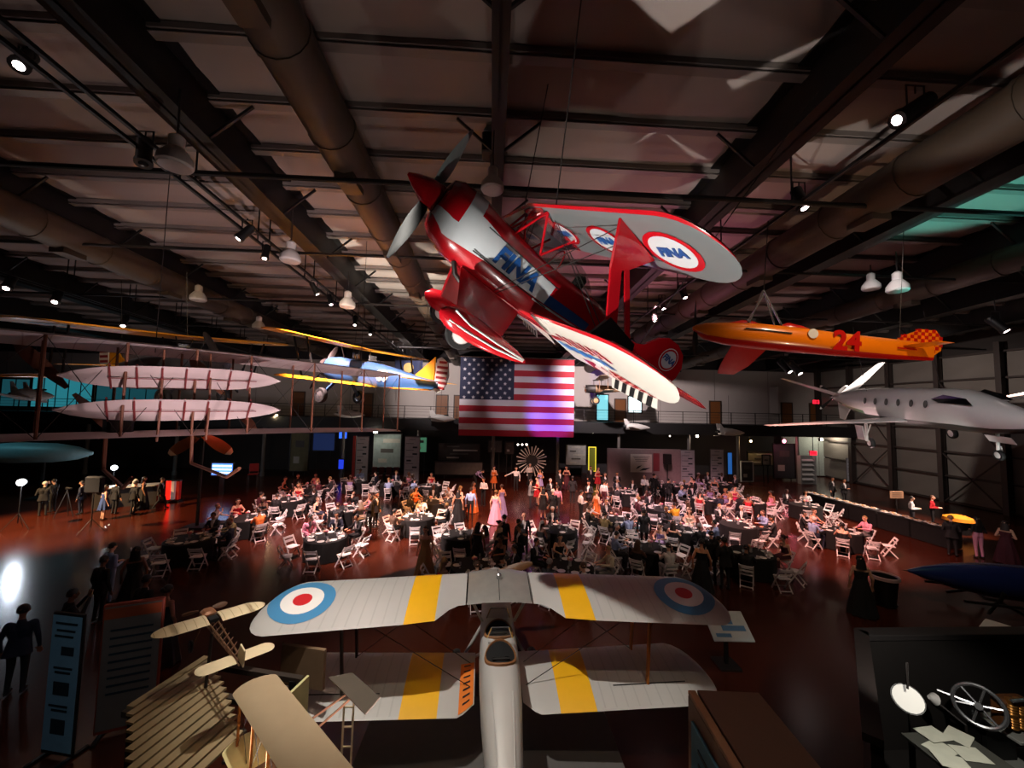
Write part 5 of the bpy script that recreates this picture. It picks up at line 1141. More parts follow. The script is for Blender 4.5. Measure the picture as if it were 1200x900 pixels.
# ------------------------------------------------------------------ standing guests
def atx(px, py, X):
    d = ray(px, py); return CAMP+d*(X/d.x)
def head(px, py, h=1.62):
    p = flr(px, py, h); return (p.x, p.y, 0)
STAND = [  # head pixel, kind, facing (pixel or angle), top, bottom, skirt, label, hair, skin, bald
 (507, 622, 'woman', -.2, 'gold', 'gold', 'gown', 'woman in a long gold halter gown standing in front of the tables', 1, 0, 0),
 (413, 579, 'man', 1.2, 'black', 'black', None, 'person in a black suit standing with his back to the near tables', 0, 1, 0),
 (438, 580, 'man_front', -1.4, 'black', 'black', None, 'person in a black suit facing another dark suit between tables', 0, 2, 0),
 (525, 572, 'woman_front', 2.4, 'black', 'black', 'gown', 'blonde person in a long black dress beside the stacked white chairs', 3, 0, 0),
 (537, 577, 'woman', 3.0, 'black', 'black', 'gown', 'person in a sleeveless black dress seen from behind, beside a blue shirt', 0, 1, 0),
 (552, 574, 'shirtdown', 3.1, 'pale blue', 'black', None, 'person in a pale blue shirt and dark trousers seen from behind', 0, 0, 0),
 (581, 577, 'woman', 2.9, 'pink', 'pink', 'gown', 'person in a long pink patterned dress at the edge of the dance floor', 3, 0, 0),
 (588, 570, 'woman_front', -2.5, 'lavender', 'lavender', 'gown', 'person in a lavender dress behind the pink dress', 1, 1, 0),
 (564, 602, 'man', 2.6, 'black', 'black', None, 'person in a black suit bowed beside the pink dress', 0, 1, 0),
 (558, 552, 'bender', 1.2, 'lavender', 'black', None, 'person in a lilac shirt bending over a far table', 0, 0, 0),
 (555, 567, 'woman', 1.0, 'orange', 'orange', 'gown', 'person in an orange dress beside the bending lilac shirt', 1, 2, 0),
 (567, 562, 'shirtman', -.6, 'white', 'black', None, 'waiter in a white shirt beside the orange dress', 0, 1, 0),
 (579, 548, 'woman_front', -.5, 'orange', 'black', 'mini', 'person in an orange top lifting a white chair', 1, 0, 0),
 (605, 549, 'pointer', -.1, 'white', 'black', None, 'person in white shirt and dark tie holding one arm out', 0, 0, 0),
 (621, 545, 'shirtman', .4, 'white', 'charcoal', None, 'person in a white shirt before the starburst sculpture', 4, 0, 0),
 (633, 551, 'woman_front', -.7, 'lavender', 'black', 'mini', 'person in a lavender top dancing below the starburst sculpture', 0, 1, 0),
 (622, 564, 'man_front', 1.6, 'grey', 'charcoal', None, 'person in a grey suit dancing with a red dress', 1, 0, 0),
 (630, 561, 'woman_front', -1.4, 'red', 'red', 'mini', 'person in a red dress dancing with a grey suit', 1, 0, 0),
 (637, 573, 'woman', 2.9, 'black', 'black', 'mini', 'person in a short black dress with bare legs on the dance floor', 0, 0, 0),
 (648, 576, 'man', -2.9, 'black', 'black', None, 'white-haired person in a black suit on the dance floor', 5, 0, 0),
 (653, 571, 'shirtdown', 2.7, 'pink', 'charcoal', None, 'person in a pale pink shirt behind the white-haired guest', 1, 0, 0),
 (645, 563, 'man_front', .5, 'black', 'black', None, 'person in a dark suit behind the short black dress', 4, 0, 0),
 (656, 552, 'man', .3, 'black', 'black', None, 'person in a dark suit at the far edge of the dance floor', 0, 1, 0),
 (664, 548, 'woman_front', -.4, 'maroon', 'black', 'gown', 'person in a maroon gown at the far edge of the dance floor', 0, 0, 0),
 (671, 560, 'man', 3.0, 'black', 'black', None, 'tall person in black standing alone on the lit dance floor', 0, 3, 0),
 (681, 577, 'shirtman', 1.7, 'white', 'black', None, 'waiter in a white shirt carrying a plate across the dance floor', 0, 1, 0),
 (690, 566, 'man_front', -.8, 'charcoal', 'black', None, 'person in charcoal suit behind the waiter with the plate', 0, 1, 0),
 (705, 580, 'woman_front', 2.0, 'orange', 'black', 'mini', 'person in an orange blouse and black skirt seen from behind', 3, 0, 0),
 (708, 565, 'shirtdown', 2.2, 'white', 'maroon', None, 'waiter in a white shirt before the grey display wall', 0, 1, 0),
 (692, 548, 'man', .2, 'black', 'black', None, 'person in black beside the yellow lit frame', 0, 1, 0),
 (700, 549, 'woman_front', .6, 'red', 'black', 'mini', 'person in a red top beside the yellow lit frame', 1, 0, 0),
 (548, 606, 'woman', 2.8, 'black', 'black', 'gown', 'person in black with long dark hair at the near dance floor edge', 0, 2, 0),
 (577, 611, 'woman_front', 1.0, 'black', 'black', 'gown', 'person in a black dress reaching to a near table', 0, 0, 0),
 (593, 622, 'man_front', -1.1, 'black', 'black', None, 'person in a black jacket bowed over a near table', 0, 1, 0),
 (608, 618, 'man_front', 1.8, 'charcoal', 'navy', None, 'person in charcoal with hands out, near the silver wing', 0, 1, 0),
 (619, 604, 'walker', 0.1, 'charcoal', 'charcoal', None, 'bald person in an open dark suit walking towards the silver biplane', 0, 0, 1),
 (716, 558, 'man', .4, 'black', 'black', None, 'leftmost of three dark suits before the grey display wall', 0, 0, 0),
 (723, 555, 'man_front', .0, 'black', 'black', None, 'middle of three dark suits before the grey display wall', 0, 1, 0),
 (736, 560, 'shirtman', -.8, 'white', 'black', None, 'person in a white shirt beside the dark suits at the wall', 0, 0, 0),
 (745, 598, 'man', 2.8, 'black', 'black', None, 'person in black standing beside the yellow shirt', 0, 2, 0),
 (766, 557, 'man', 2.6, 'black', 'black', None, 'person in black standing under the black loudspeaker', 0, 1, 0),
 (783, 563, 'man', 2.0, 'black', 'black', None, 'person in a black suit at the foot of the tall banner', 0, 0, 0),
 (833, 624, 'man', 2.9, 'black', 'black', None, 'person in a long black coat beside the near right wing tip', 0, 1, 0),
 (846, 632, 'man_front', 3.0, 'black', 'black', None, 'broad person in black close behind the right wing tip', 0, 2, 0),
 (822, 636, 'woman', 2.7, 'black', 'black', 'gown', 'person in a black gown close behind the right wing tip', 0, 1, 0),
 (839, 563, 'woman_turn', 0, 'black', 'black', None, '', 0, 0, 0),
 (1008, 656, 'woman', 2.6, 'black', 'black', 'gown', 'person in a long black dress standing behind the waste bin table', 0, 0, 0),
 (1068, 584, 'shirtman', .9, 'white', 'charcoal', None, 'server in a white shirt behind the buffet', 0, 0, 0),
 (1092, 583, 'shirtman', .6, 'red', 'black', None, 'server in a red waistcoat behind the buffet', 2, 0, 0),
 (1114, 607, 'man_front', 2.4, 'black', 'black', None, 'person in black at the buffet end', 3, 0, 0),
 (1145, 609, 'woman_trousers', 2.9, 'black', 'pink', None, 'person in a black top and wide pink trousers at the buffet end', 0, 0, 0),
 (1173, 613, 'woman_front', 2.0, 'maroon', 'maroon', 'gown', 'person in a dark maroon dress beside the orange cloth', 1, 0, 0),
 (975, 561, 'man', .3, 'black', 'black', None, 'first dark figure behind the far end of the buffet', 0, 1, 0),
 (989, 563, 'man_front', .1, 'black', 'black', None, 'second dark figure behind the far end of the buffet', 0, 1, 0),
 (53, 567, 'man_front', -2.4, 'black', 'black', None, 'person in a long black coat beside the first photo lamp', 5, 0, 0),
 (64, 564, 'photographer', -1.5, 'black', 'black', None, 'photographer in black at the camera tripod', 0, 0, 0),
 (97, 566, 'man', -1.2, 'navy', 'navy', None, 'person in a navy suit beside the photo reflector', 0, 1, 0),
 (124, 571, 'woman', 2.6, 'blue', 'blue', 'mini', 'person in a blue dress at the white photo counter', 0, 0, 0),
 (137, 566, 'man', 2.9, 'black', 'black', None, 'person in black between the blue dress and the white hair', 0, 1, 0),
 (148, 565, 'woman', 2.7, 'black', 'black', 'mini', 'white-haired person in black with bare legs at the counter', 5, 0, 0),
 (157, 566, 'man', 2.8, 'black', 'black', None, 'person in a black suit at the middle of the photo counter', 0, 0, 0),
 (169, 561, 'woman', 2.3, 'black', 'black', 'gown', 'person in a black gown at the red end of the counter', 0, 1, 0),
 (190, 562, 'walker', 1.9, 'black', 'black', None, 'person walking past the red lit end of the counter', 0, 1, 0),
 (121, 657, 'man', 2.9, 'black', 'black', None, 'shorter dark figure of the pair above the display boards', 0, 2, 0),
 (145, 650, 'woman', -2.6, 'black', 'black', 'gown', 'taller dark figure of the pair above the display boards', 0, 2, 0),
 (131, 641, 'shirtman', 2.9, 'pale blue', 'pale blue', None, 'person in pale blue behind the pair of dark figures', 0, 0, 0),
 (27, 716, 'man', -2.7, 'navy', 'black', None, 'dark silhouetted person in a navy jacket by the left display boards', 0, 2, 0),
 (84, 697, 'photographer', 2.6, 'black', 'black', None, 'dark silhouetted person with raised arms behind the tall banner', 0, 2, 0),
 (171, 680, 'man', 2.9, 'black', 'black', None, 'dark silhouetted person beside the orange topped board', 0, 2, 0),
 (196, 692, 'woman', 2.9, 'black', 'black', 'gown', 'small dark silhouetted person in front of the stacked chairs', 0, 2, 0),
]
spots_taken = []
for px, py, kd, an, tp, bt, skt, lab, hr, skn, bald in STAND:
    if not lab: continue
    p = Vector(head(px, py, 1.62 if kd != 'bender' else 1.25)); p.z = 0
    best = -9; p0 = p.copy(); obs = [(Vector((c.x, c.y, 0)), 1.14) for c in TP.values()]+[(s, .68) for s in seats]+[(s, .66) for s in spots_taken]
    for _k in range(1200):        # the nearest free standing place
        q = p0+Vector((cos(_k*2.4), sin(_k*2.4), 0))*(.09*sqrt(_k))
        c = min((q-o).length-r for o, r in obs)
        if c > best: best, p = c, q
        if c > 0: break
    spots_taken.append(p)
    person(kd, p, an, lab, tp, bt, skn, hr, skt, None, bool(bald))

# ------------------------------------------------------------------ photo area at the left
BARE = glow('photo_bulb', 'e8f2ff', 14)
def photo_lamp(px, py, fpx, fpy, label, watts):
    b = flr(fpx, fpy); h = at(px, py, b.y); t = thing('photo_lamp', label, 'lamp', (b.x, b.y, 0), 0, 'photo lamps')
    hz = h.z; m = MB(); m.tube([(0, 0, .3), (0, 0, hz-.1)], .02, 8); m.build('pole', BLACK, t)
    for k in range(3):
        m = MB(); m.tube([(0, 0, .75), (.5*cos(k*2.1), .5*sin(k*2.1), .02)], .015, 6); m.build('leg', BLACK, t)
    d = (CAMP-h).normalized(); 
    m = MB(); m.lathe([(.05, -.22), (.12, -.2), (.13, -.04), (.17, 0), (.17, .02)], 16, 0, frame3((0, 0, hz), Vector((0, 0, 1)).cross(Vector((.6, -.8, 0))), (0, 0, 1)), cap=True); m.build('housing', BLACK, t)
    m = MB(); m.ball((.6*.1, -.8*.1, hz), .15, 10); m.build('bulb', BARE, t)
    point('lamp_photo', h+Vector((.6*.32, -.8*.32, .02)), watts, (.78, .88, 1), .14)
photo_lamp(28, 565, 20, 621, 'bright bare photo lamp on a stand beside the black coat', 170)
photo_lamp(135, 548, 131, 584, 'bright photo lamp on a stand behind the photo counter', 150)
b = flr(106, 624); t = thing('reflector_stand', 'dark navy softbox on a floor stand beside the counter', 'lamp stand', (b.x, b.y, 0))
m = MB(); m.tube([(0, 0, .25), (0, 0, 2.1)], .02, 8); m.build('pole', BLACK, t)
m = MB(); m.box((0, 0, 2.15), (.75, .25, .75), ch=.06); m.build('softbox', mat('softbox_navy', '1c2436', .7), t)
for k in range(3):
    m = MB(); m.tube([(0, 0, .6), (.5*cos(k*2.1+.3), .5*sin(k*2.1+.3), .02)], .015, 6); m.build('leg', BLACK, t)
b = flr(76, 606); t = thing('camera_tripod', 'camera on a tripod in front of the photographer', 'tripod', (b.x, b.y, 0))
for k in range(3):
    m = MB(); m.tube([(0, 0, 1.35), (.4*cos(k*2.1), .4*sin(k*2.1), .02)], .02, 6); m.build('leg', BLACK, t)
m = MB(); m.box((0, 0, 1.45), (.16, .1, .12), ch=.02); m.lathe([(.04, 0), (.045, .14)], 10, 0, Matrix.Translation((.06, 0, 1.45)) @ Matrix.Rotation(pi/2, 4, 'Y')); m.build('camera_body', BLACK, t)
a, b = flr(92, 604), flr(176, 597); a.z = b.z = 0
d = (b-a).normalized(); L = (b-a).length; M = frame3(a, d, (-d.y, d.x, 0)) if False else Matrix.Translation(a) @ Matrix.Rotation(atan2(d.y, d.x), 4, 'Z')
t = thing('photo_counter', 'long counter with a pale top in the photo area', 'counter', M=M @ Matrix.Translation((0, 1.5, 0)))
m = MB(); m.box((L/2, 0, 1.12), (L, .9, .08), ch=.02); m.build('counter_top', mat('pale_top', 'a8a8a8', .5), t); m = MB(); m.box((L/2, .1, .54), (L-.1, .6, 1.08)); m.build('counter_body', DARKW, t)
for k in range(3):
    c = flr(183+k*6, 592); tt = thing('light_column', 'glowing column at the red end of the photo counter, %s' % ('red lit', 'white lit', 'dim red')[k], 'light column', (c.x, c.y+.8, 0))
    m = MB(); m.box((0, 0, .7), (.2, .2, 1.1), ch=.02); m.build('shade', glow(('red_glow', 'white_glow', 'dim_red')[k], ('ff1a10', 'd8c0b8', '8a1008')[k], (2.2, .15, .4)[k]), tt); m = MB(); m.box((0, 0, .05), (.4, .4, .1)); m.box((0, 0, 1.28), (.24, .24, .06)); m.build('column_frame', BLACK, tt)
c = flr(258, 580); sc = thing('screen_display', 'glowing blue and white screen on a stand beyond the corner tables', 'screen', (c.x, c.y, 0))
zc = at(257, 550, c.y).z
m = MB(); m.box((0, .08, zc), (1.5, .1, .95), ch=.02); m.box((0, .1, zc/2), (.3, .1, zc)); m.build('screen_frame', BLACK, sc)
m = MB(); m.box((0, .02, zc), (1.3, .02, .75)); pa = m.build('screen_panel', glow('screen_blue', '4a78d8', 2.4), sc)
for k in range(3):
    m = MB(); m.box((0, .0, zc+.22-.22*k), (1.2, .02, .1)); m.build('screen_line', glow('screen_white', 'd8ecff', 3), pa)
c = flr(296, 566); t = thing('red_chair', 'red chair with pale frame beside the glowing screen', 'chair', (c.x, c.y, 0), .4); t.scale = (1.5,)*3
for nm, p, s_ in (('backrest', (0, .22, .75), (.42, .04, .4)), ('seat', (0, 0, .45), (.44, .44, .05))):
    m = MB(); m.box(p, s_, ch=.015); m.build(nm, mat('chair_red', 'a8201c', .6), t)
for x in (-.2, .2):
    m = MB(); m.bar((x, .22, 0), (x, .22, .95), .03); m.bar((x, -.2, 0), (x, -.2, .45), .03); m.bar((x, -.2, .45), (x, .22, .45), .03); m.build('leg', CHROME, t, False)
# tall wooden propeller display with pale blade tips
P = at(236, 508, 19.5); t = thing('wooden_propeller', 'large wooden propeller with two drooping pale-tipped blades beneath the flyer', 'propeller', P)
for k in range(2):
    m = MB(); prop_blade(m, 1.75, .34, Matrix.Rotation(radians(122+112*k), 4, 'Y') @ Matrix.Rotation(pi/2, 4, 'Z'), 0, 1, .1); m.build('propeller_blade', [mat('prop_wood', '6e3c1a', .4), mat('blade_tip', 'c8bca8', .5)], t)
m = MB(); m.lathe([(.22, -.1), (.22, .1)], 14, 0, Matrix.Rotation(pi/2, 4, 'X')); m.build('propeller_hub', STEEL, t)
m = MB(); m.bar((0, .15, -P.z), (0, .15, 0), .1); m.box((0, .15, .06-P.z), (1, .8, .12)); m.build('display_stand', BLACK, t, False)
# grey fuselage pod on stands at the far left edge
P = at(18, 531, 25.0); t = thing('glider_pod', 'grey aircraft fuselage under teal light beyond the photo lamps', 'aircraft', P, .12)
m = MB(); m.loft(rings_fus([(4.0, .05, .1, -.1, 1), (3.2, .4, .4, -.4, 1), (2.0, .6, .6, -.55, .9), (0, .65, .65, -.6, .9), (-2.5, .5, .45, -.45, .9), (-5, .2, .2, -.1, 1)], 18)); m.build('fuselage', mat('pod_grey', '6a8488', .5), t)
m = MB(); m.prism([(1, .6), (-.6, .6), (-.5, 2.6), (.4, 2.6)], .12, Matrix.Translation((0, 0, -.3))); m.build('wing', mat('pod_grey', None), t, False)
for x in (1.5, -2.5):
    m = MB(); m.bar((x, 0, -P.z), (x, 0, -.4), .12); m.box((x, 0, .05-P.z), (.9, .9, .1)); m.build('stand', BLACK, t, False)
spot('spot_teal_pod', (-31, 21.5, 7.5), P, 350, (.25, .85, 1), 60, .6, .2)

# ------------------------------------------------------------------ buffet along the right
a, b = flr(940, 592), flr(1112, 644); a.z = b.z = 0; d = (b-a).normalized(); nrm = Vector((-d.y, d.x, 0)); nrm = nrm if nrm.x > 0 else -nrm
L = (b-a).length; n = 5; seg = L/n; ang = atan2(d.y, d.x)
FOODC = ['c8b088', 'd8d0c0', 'a87848', 'c89058', 'b8b4a8']
for k in range(n):
    c = a+d*seg*(k+.5)+nrm*.4
    o = MB(); o.box((0, 0, .44), (seg-.04, .8, .88), ch=.02); 
    for j in range(18): o.bar((-seg/2+.06+j*(seg-.12)/17, -.405, .02), (-seg/2+.06+j*(seg-.12)/17, -.405, .85), .03, .02)
    t = thing('buffet_table', 'black skirted buffet table, %s from the far end' % ORD[k], 'table', c, ang, 'buffet tables')
    M = MB(); M.box((0, 0, .86), (seg-.04, .8, .05), ch=.015); M.build('tabletop', CLOTH, t)
    M = MB(); rg = []
    for z, kk in ((.85, .0), (.45, .012), (.02, .02)):
        r = []
        for (x0, y0, x1, y1) in ((-1, -1, 1, -1), (1, -1, 1, 1), (1, 1, -1, 1), (-1, 1, -1, -1)):
            for j in range(14):
                q = j/14; x = (x0+(x1-x0)*q)*(seg/2-.05); y = (y0+(y1-y0)*q)*.37; w_ = kk*sin(j*2.7)
                r.append((x+(w_ if x0 == x1 else 0), y+(w_ if y0 == y1 else 0), z))
        rg.append(r)
    M.loft(rg, 0, True, False, False); M.build('table_skirt', CLOTH, t)
    for j in range(5):
        if k == 2 and j > 3: continue
        q = c+d*(-seg/2+.2+j*(seg-.4)/4)+nrm*(.05 if j % 2 else -.1)
        tr = thing('serving_tray', 'pale tray of food, %s on the %s buffet table' % (ORD[j], ORD[k]), 'tray', (q.x, q.y, .886), ang, 'trays on the buffet')
        M = MB(); M.box((0, 0, .012), (.29, .26, .02), ch=.006); M.build('tray', PLATE, tr)
        for f in range(5):
            M = MB(); M.ball((-.09+.045*f, .05*((f % 2)*2-1), .045), (.045, .05, .03), 7); M.build('food_portion', mat('food_%d' % ((f+j) % 5), FOODC[(f+j) % 5], .7), tr)
pz = a+d*L*.56+nrm*1.6
t = thing('sign_card', 'small pale sign card on a post behind the buffet', 'sign', (pz.x, pz.y, 0)); M = MB(); M.bar((0, 0, 0), (0, 0, 1.5), .05); M.build('post', BLACK, t, False); M = MB(); M.box((0, -.03, 1.7), (.8, .04, .4), ch=.01); cd = M.build('card', mat('card_tan', '8a6a50', .7), t)
for k in range(3):
    M = MB(); M.box((0, -.055, 1.8-.1*k), (.55, .006, .03)); M.build('print_line', BLACK, cd, False)
q = flr(1158, 634); t = thing('covered_drum', 'tub covered by a bright orange cloth at the buffet end', 'tub', (q.x, q.y+1.2, 0)); M = MB(); M.lathe([(.45, 0), (.5, .75), (.48, .8)], 18); M.build('tub', BLACK, t); M = MB(); M.lathe([(.6, .66), (.56, .82), (.3, .92), (.0, .95)], 18, cap=False); M.build('cloth_cover', mat('orange_cloth', 'e08a10', .7), t)

# ------------------------------------------------------------------ blue rocket on its cradle and the waste bin
A = at(1062, 664, 12.2); B = A+Vector((7.6, -1.9, -.25))
X = (A-B).normalized(); Y = Vector((0, 0, 1)).cross(X).normalized(); Z = X.cross(Y); LR = (A-B).length
t = thing('blue_rocket', 'dark blue missile with pointed nose on a tubular cradle', 'missile', M=pose(B, X, Y, Z))
m = MB(); m.loft([[Vector((LR-x, r*cos(2*pi*j/24), -.12+r*sin(2*pi*j/24))) for j in range(24)] for x, r in ((0, .01), (.08, .05), (.5, .2), (1.2, .37), (2.2, .5), (3.4, .54), (6.5, .54), (7.6, .45))]); bd = m.build('missile_body', mat('missile_blue', '1e2e6e', .25, coat=.5, noise=.05), t)
m = MB(); m.lathe([(.02, -.25), (.025, 0), (.001, .15)], 8, 0, Matrix.Translation((LR, 0, -.12)) @ Matrix.Rotation(pi/2, 4, 'Y')); m.build('nose_probe', CHROME, bd)
m = MB(); m.bar((LR-4.0, -.12, .405), (LR-4.25, .12, .405), .03, .012); m.bar((LR-4.45, -.15, .40), (LR-4.25, .12, .405), .03, .012); m.bar((LR-4.5, -.16, .40), (LR-3.95, -.14, .40), .03, .012); m.build('white_emblem', WHITEP, bd, False)
bz = -B.z
for x in (LR-2.1, LR-4.6):
    m = MB(); m.tube([(x, -.55, -.3), (x, -.45, -.58), (x, 0, -.7), (x, .45, -.58), (x, .55, -.3)], .05, 8); m.build('cradle_ring', BLACK, t)
    for s in (1, -1):
        m = MB(); m.tube([(x, s*.4, -.6), (x+.5*s, s*.7, bz+.03)], .045, 6); m.tube([(x, s*.4, -.6), (x-.5*s, s*.7, bz+.03)], .045, 6); m.build('cradle_leg', BLACK, t)
m = MB(); m.tube([(LR-1.0, .7, -.62), (LR-6.0, .7, -.62)], .04, 6); m.tube([(LR-1.0, -.7, -.62), (LR-6.0, -.7, -.62)], .04, 6); m.build('cradle_rail', BLACK, t)
q = flr(1045, 713); t = thing('waste_bin', 'round black waste bin with a pale liner rim beside the missile', 'bin', (q.x, q.y+.2, 0))
m = MB(); m.lathe([(.25, 0), (.26, .02), (.34, .82), (.37, .86), (.37, .92), (.33, .92), (.30, .5)], 24, cap=False); m.build('bin_body', BLACK, t)
m = MB(); m.lathe([(.385, .84), (.39, .93), (.35, .945), (.32, .9)], 24, cap=False); m.build('bin_liner', mat('liner', 'b89a9a', .4), t)
m = MB(); m.lathe([(.0, .06), (.3, .07)], 20, cap=False); m.build('bin_base', BLACK, t)
q = flr(1172, 738, .3); t = thing('white_crate', 'white flat crate on the floor beneath the missile', 'crate', (q.x, q.y, 0), .5); m = MB(); m.box((0, 0, .22), (1.3, .7, .12), ch=.02); m.build('lid', WHITEP, t); m = MB(); m.box((0, 0, .08), (1.2, .6, .16)); m.build('crate_body', PLATE, t)

# ------------------------------------------------------------------ workshop diorama at the lower right
g0 = Vector((5.75, 5.0, 0)); t = thing('workshop_booth', 'dark open-topped booth housing the workshop scene', 'booth', g0)
WB_ = mat('booth_wall', '1c1614', .8); BR = mat('booth_brown', '1c0f0b', .8)
m = MB(); m.box((2.9, 1.95, 1.0), (3.6, .12, 2.0), ch=.01); m.build('back_wall', WB_, t)
m = MB(); m.bar((1.1, 1.95, 1.0), (-.95, -.25, 1.0), .12, 2.0); m.build('side_wall', BR, t)
m = MB(); m.bar((1.1, 2.0, 2.05), (-1.0, -.25, 2.05), .2, .1); m.build('top_rail', BR, t)
m = MB(); m.box((2.9, 1.95, 2.05), (3.7, .26, .1), ch=.01); m.build('back_rail', mat('booth_top', '221c1c', .8), t)
m = MB(); m.prism([(-.9, -.3), (4.6, -.3), (4.6, 1.9), (1.1, 1.9)], .1); m.build('booth_floor', WB_, t)
P = at(1147, 827, 6.1); t = thing('spoked_wheel', 'bright six-spoked flywheel in the workshop', 'wheel', P)
M = (CAMP-P+Vector((0, 0, -1.2))).to_track_quat('Z', 'Y').to_matrix().to_4x4()
m = MB(); R_ = .28; m.loft([[M @ Vector(((R_+.03*cos(b))*cos(a), (R_+.03*cos(b))*sin(a), .03*sin(b))) for b in [2*pi*j/8 for j in range(8)]] for a in [2*pi*i/32 for i in range(33)]], 0, True, False, False); m.build('rim', CHROME, t)
for k in range(6):
    a = k*pi/3+.25; m = MB(); m.tube([M @ Vector((0, 0, 0)), M @ Vector((R_*cos(a), R_*sin(a), 0))], .017, 6); m.build('spoke', CHROME, t)
m = MB(); m.lathe([(.05, -.1), (.05, .1)], 12, 0, M); m.tube([M @ Vector((-.45, 0, 0)), M @ Vector((0, 0, 0))], .02, 6); m.build('hub', CHROME, t)
m = MB(); m.bar((0, .08, -P.z+.1), (0, .08, 0), .1); m.build('wheel_stand', BLACK, t, False)
P = at(1064, 819, 5.7); t = thing('dish_lamp', 'tilted white dish lamp shade on a pole in the workshop', 'lamp', P)
M = Vector((.42, .62, -.66)).to_track_quat('Z', 'Y').to_matrix().to_4x4()
m = MB(); m.lathe([(.02, .12), (.08, .1), (.19, 0), (.18, 0)], 20, 0, M, cap=False); m.build('lamp_shade', BLACK, t); m = MB(); m.lathe([(.175, -.012), (.175, -.002)], 20, 0, M); m.build('diffuser', glow('lamp_diffuser', 'c8c4bc', .5), t)
m = MB(); m.tube([(.12, .1, -P.z+.1), (.12, .1, .45), (0, 0, .14)], .015, 6); m.build('pole', STEEL, t)
P = at(1192, 834, 6.0); t = thing('brass_engine', 'polished brass and copper engine block on a bench in the workshop', 'engine', P)
BRS = mat('brass', 'b0783a', .3, .8); 
for k in range(4):
    m = MB(); m.lathe([(.07, -.12), (.075, -.1), (.06, -.08), (.075, -.06), (.06, -.04), (.075, -.02), (.06, 0), (.075, .02), (.06, .04), (.07, .1)], 12, 0, Matrix.Translation((-.12+.14*(k % 2), -.02, .1-.2*(k//2)))); m.build('cylinder_barrel', BRS, t)
m = MB(); m.box((0, .08, -.05), (.5, .2, .45), ch=.04); m.build('crankcase', mat('engine_brown', '5a3418', .5), t); m = MB(); m.tube([(-.25, -.12, .25), (0, -.16, .3), (.25, -.12, .2)], .025, 8); m.build('intake_pipe', CHROME, t)
t2 = thing('tool_bench', 'pale metal bench with shelf below the brass engine', 'bench', (P.x+.3, P.y+.1, .11)); zt = P.z-.32-.11
m = MB(); m.box((0, 0, zt), (1.1, .6, .05), ch=.01); m.build('bench_top', mat('bench_grey', '8a8a84', .5), t2); 
for x in (-.5, .5):
    m = MB(); m.bar((x, 0, 0), (x, 0, zt), .06, .5); m.build('leg', BLACK, t2, False)
m = MB(); m.box((0, -.05, zt*.5), (1.0, .5, .03)); m.build('shelf', mat('bench_grey', None), t2, False)
P = at(1128, 884, 5.3); t = thing('drafting_table', 'drawing table littered with pale papers in the workshop', 'table', (P.x, P.y, .11)); zt = P.z-.11-.03
m = MB(); m.box((0, .05, zt), (.95, .66, .04)); m.build('tabletop', mat('draft_top', '3a3a34', .7), t, False)
for x in (-.4, .4):
    for y in (-.2, .3):
        m = MB(); m.bar((x, y, 0), (x, y, zt), .05); m.build('leg', BLACK, t, False)
for k, (x, y, r) in enumerate(((-.2, .1, .3), (.12, .0, -.2), (.3, .28, .5), (-.05, .32, .1), (-.3, -.12, -.4))):
    m = MB(); m.box((0, 0, .003), (.34, .26, .004)); o = m.build('paper_sheet', mat('paper', 'b8b8a8', .8), None, False); o.location = (P.x+x, P.y+y, P.z-.008+.005*k); o.rotation_euler = (0, 0, r)
    tag(o, 'pale drawing sheet on the drafting table, %s from the bottom of the pile' % ORD[k], 'paper', 'papers on the drafting table')
A, B = at(1092, 818, 6.4), at(1132, 850, 6.1)
t = thing('angled_lamp', 'long-armed bench lamp with a white head in the workshop', 'lamp', A)
m = MB(); m.tube([(0, 0, 0), B-A], .016, 6); m.tube([B-A, Vector((B.x-A.x, B.y-A.y, -A.z+.11))], .016, 6); m.build('arm', STEEL, t); m = MB(); m.lathe([(.03, -.05), (.09, .05), (.08, .06)], 14, 0, Matrix.Rotation(1.9, 4, 'Y')); m.build('lamp_head', WHITEP, t)
m = MB(); m.lathe([(.14, 0), (.14, .03)], 14, 0, Matrix.Translation((B.x-A.x, B.y-A.y, -A.z+.11))); m.build('base', BLACK, t)
spot('spot_workshop', (6.0, 4.6, 3.6), (6.9, 5.9, .9), 180, (1, .96, .86), 80, .5, .05)

# ------------------------------------------------------------------ display cabinet and boards close to the camera
A, Bq, Cq = flr(806, 808, 2.3), flr(886, 808, 2.3), flr(958, 900, 2.3)
t = thing('display_cabinet', 'brown display cabinet with a sloped blue panel on its side', 'cabinet', (A.x, A.y, 0), atan2(Bq.y-A.y, Bq.x-A.x)-.06)
CB = mat('cabinet_brown', '5a3a26', .6, noise=.1); w_ = (Bq-A).length
m = MB(); m.box((w_/2, -1.0, 1.14), (w_, 2.0, 2.2), ch=.01); m.build('cabinet_body', CB, t)
m = MB(); m.box((w_/2+.06, -1.0, 2.28), (w_-.12, 2.0, .05), ch=.01); m.build('cabinet_top', mat('cabinet_top', '4a2e1c', .6), t); m = MB(); m.box((.05, -1.0, 2.27), (.1, 2.0, .06), ch=.01); m.build('edge_strip', mat('cabinet_edge', '7a5236', .6), t)
m = MB(); m.box((-.03, -.95, 1.5), (.03, 1.5, 1.1)); pn = m.build('info_panel', mat('panel_teal', '3a6a7c', .6), t, False)
for k in range(5):
    m = MB(); m.box((-.05, -.95, 1.85-.16*k), (.01, 1.1, .04)); m.build('print_line', mat('print_dark', '14242c', .7), pn, False)
q = flr(853, 736, .9); t = thing('info_lectern', 'tilted white information sign with blue print beyond the right wing tip', 'sign', (q.x, q.y, 0), -.05)
M = Matrix.Rotation(radians(35), 3, 'X')
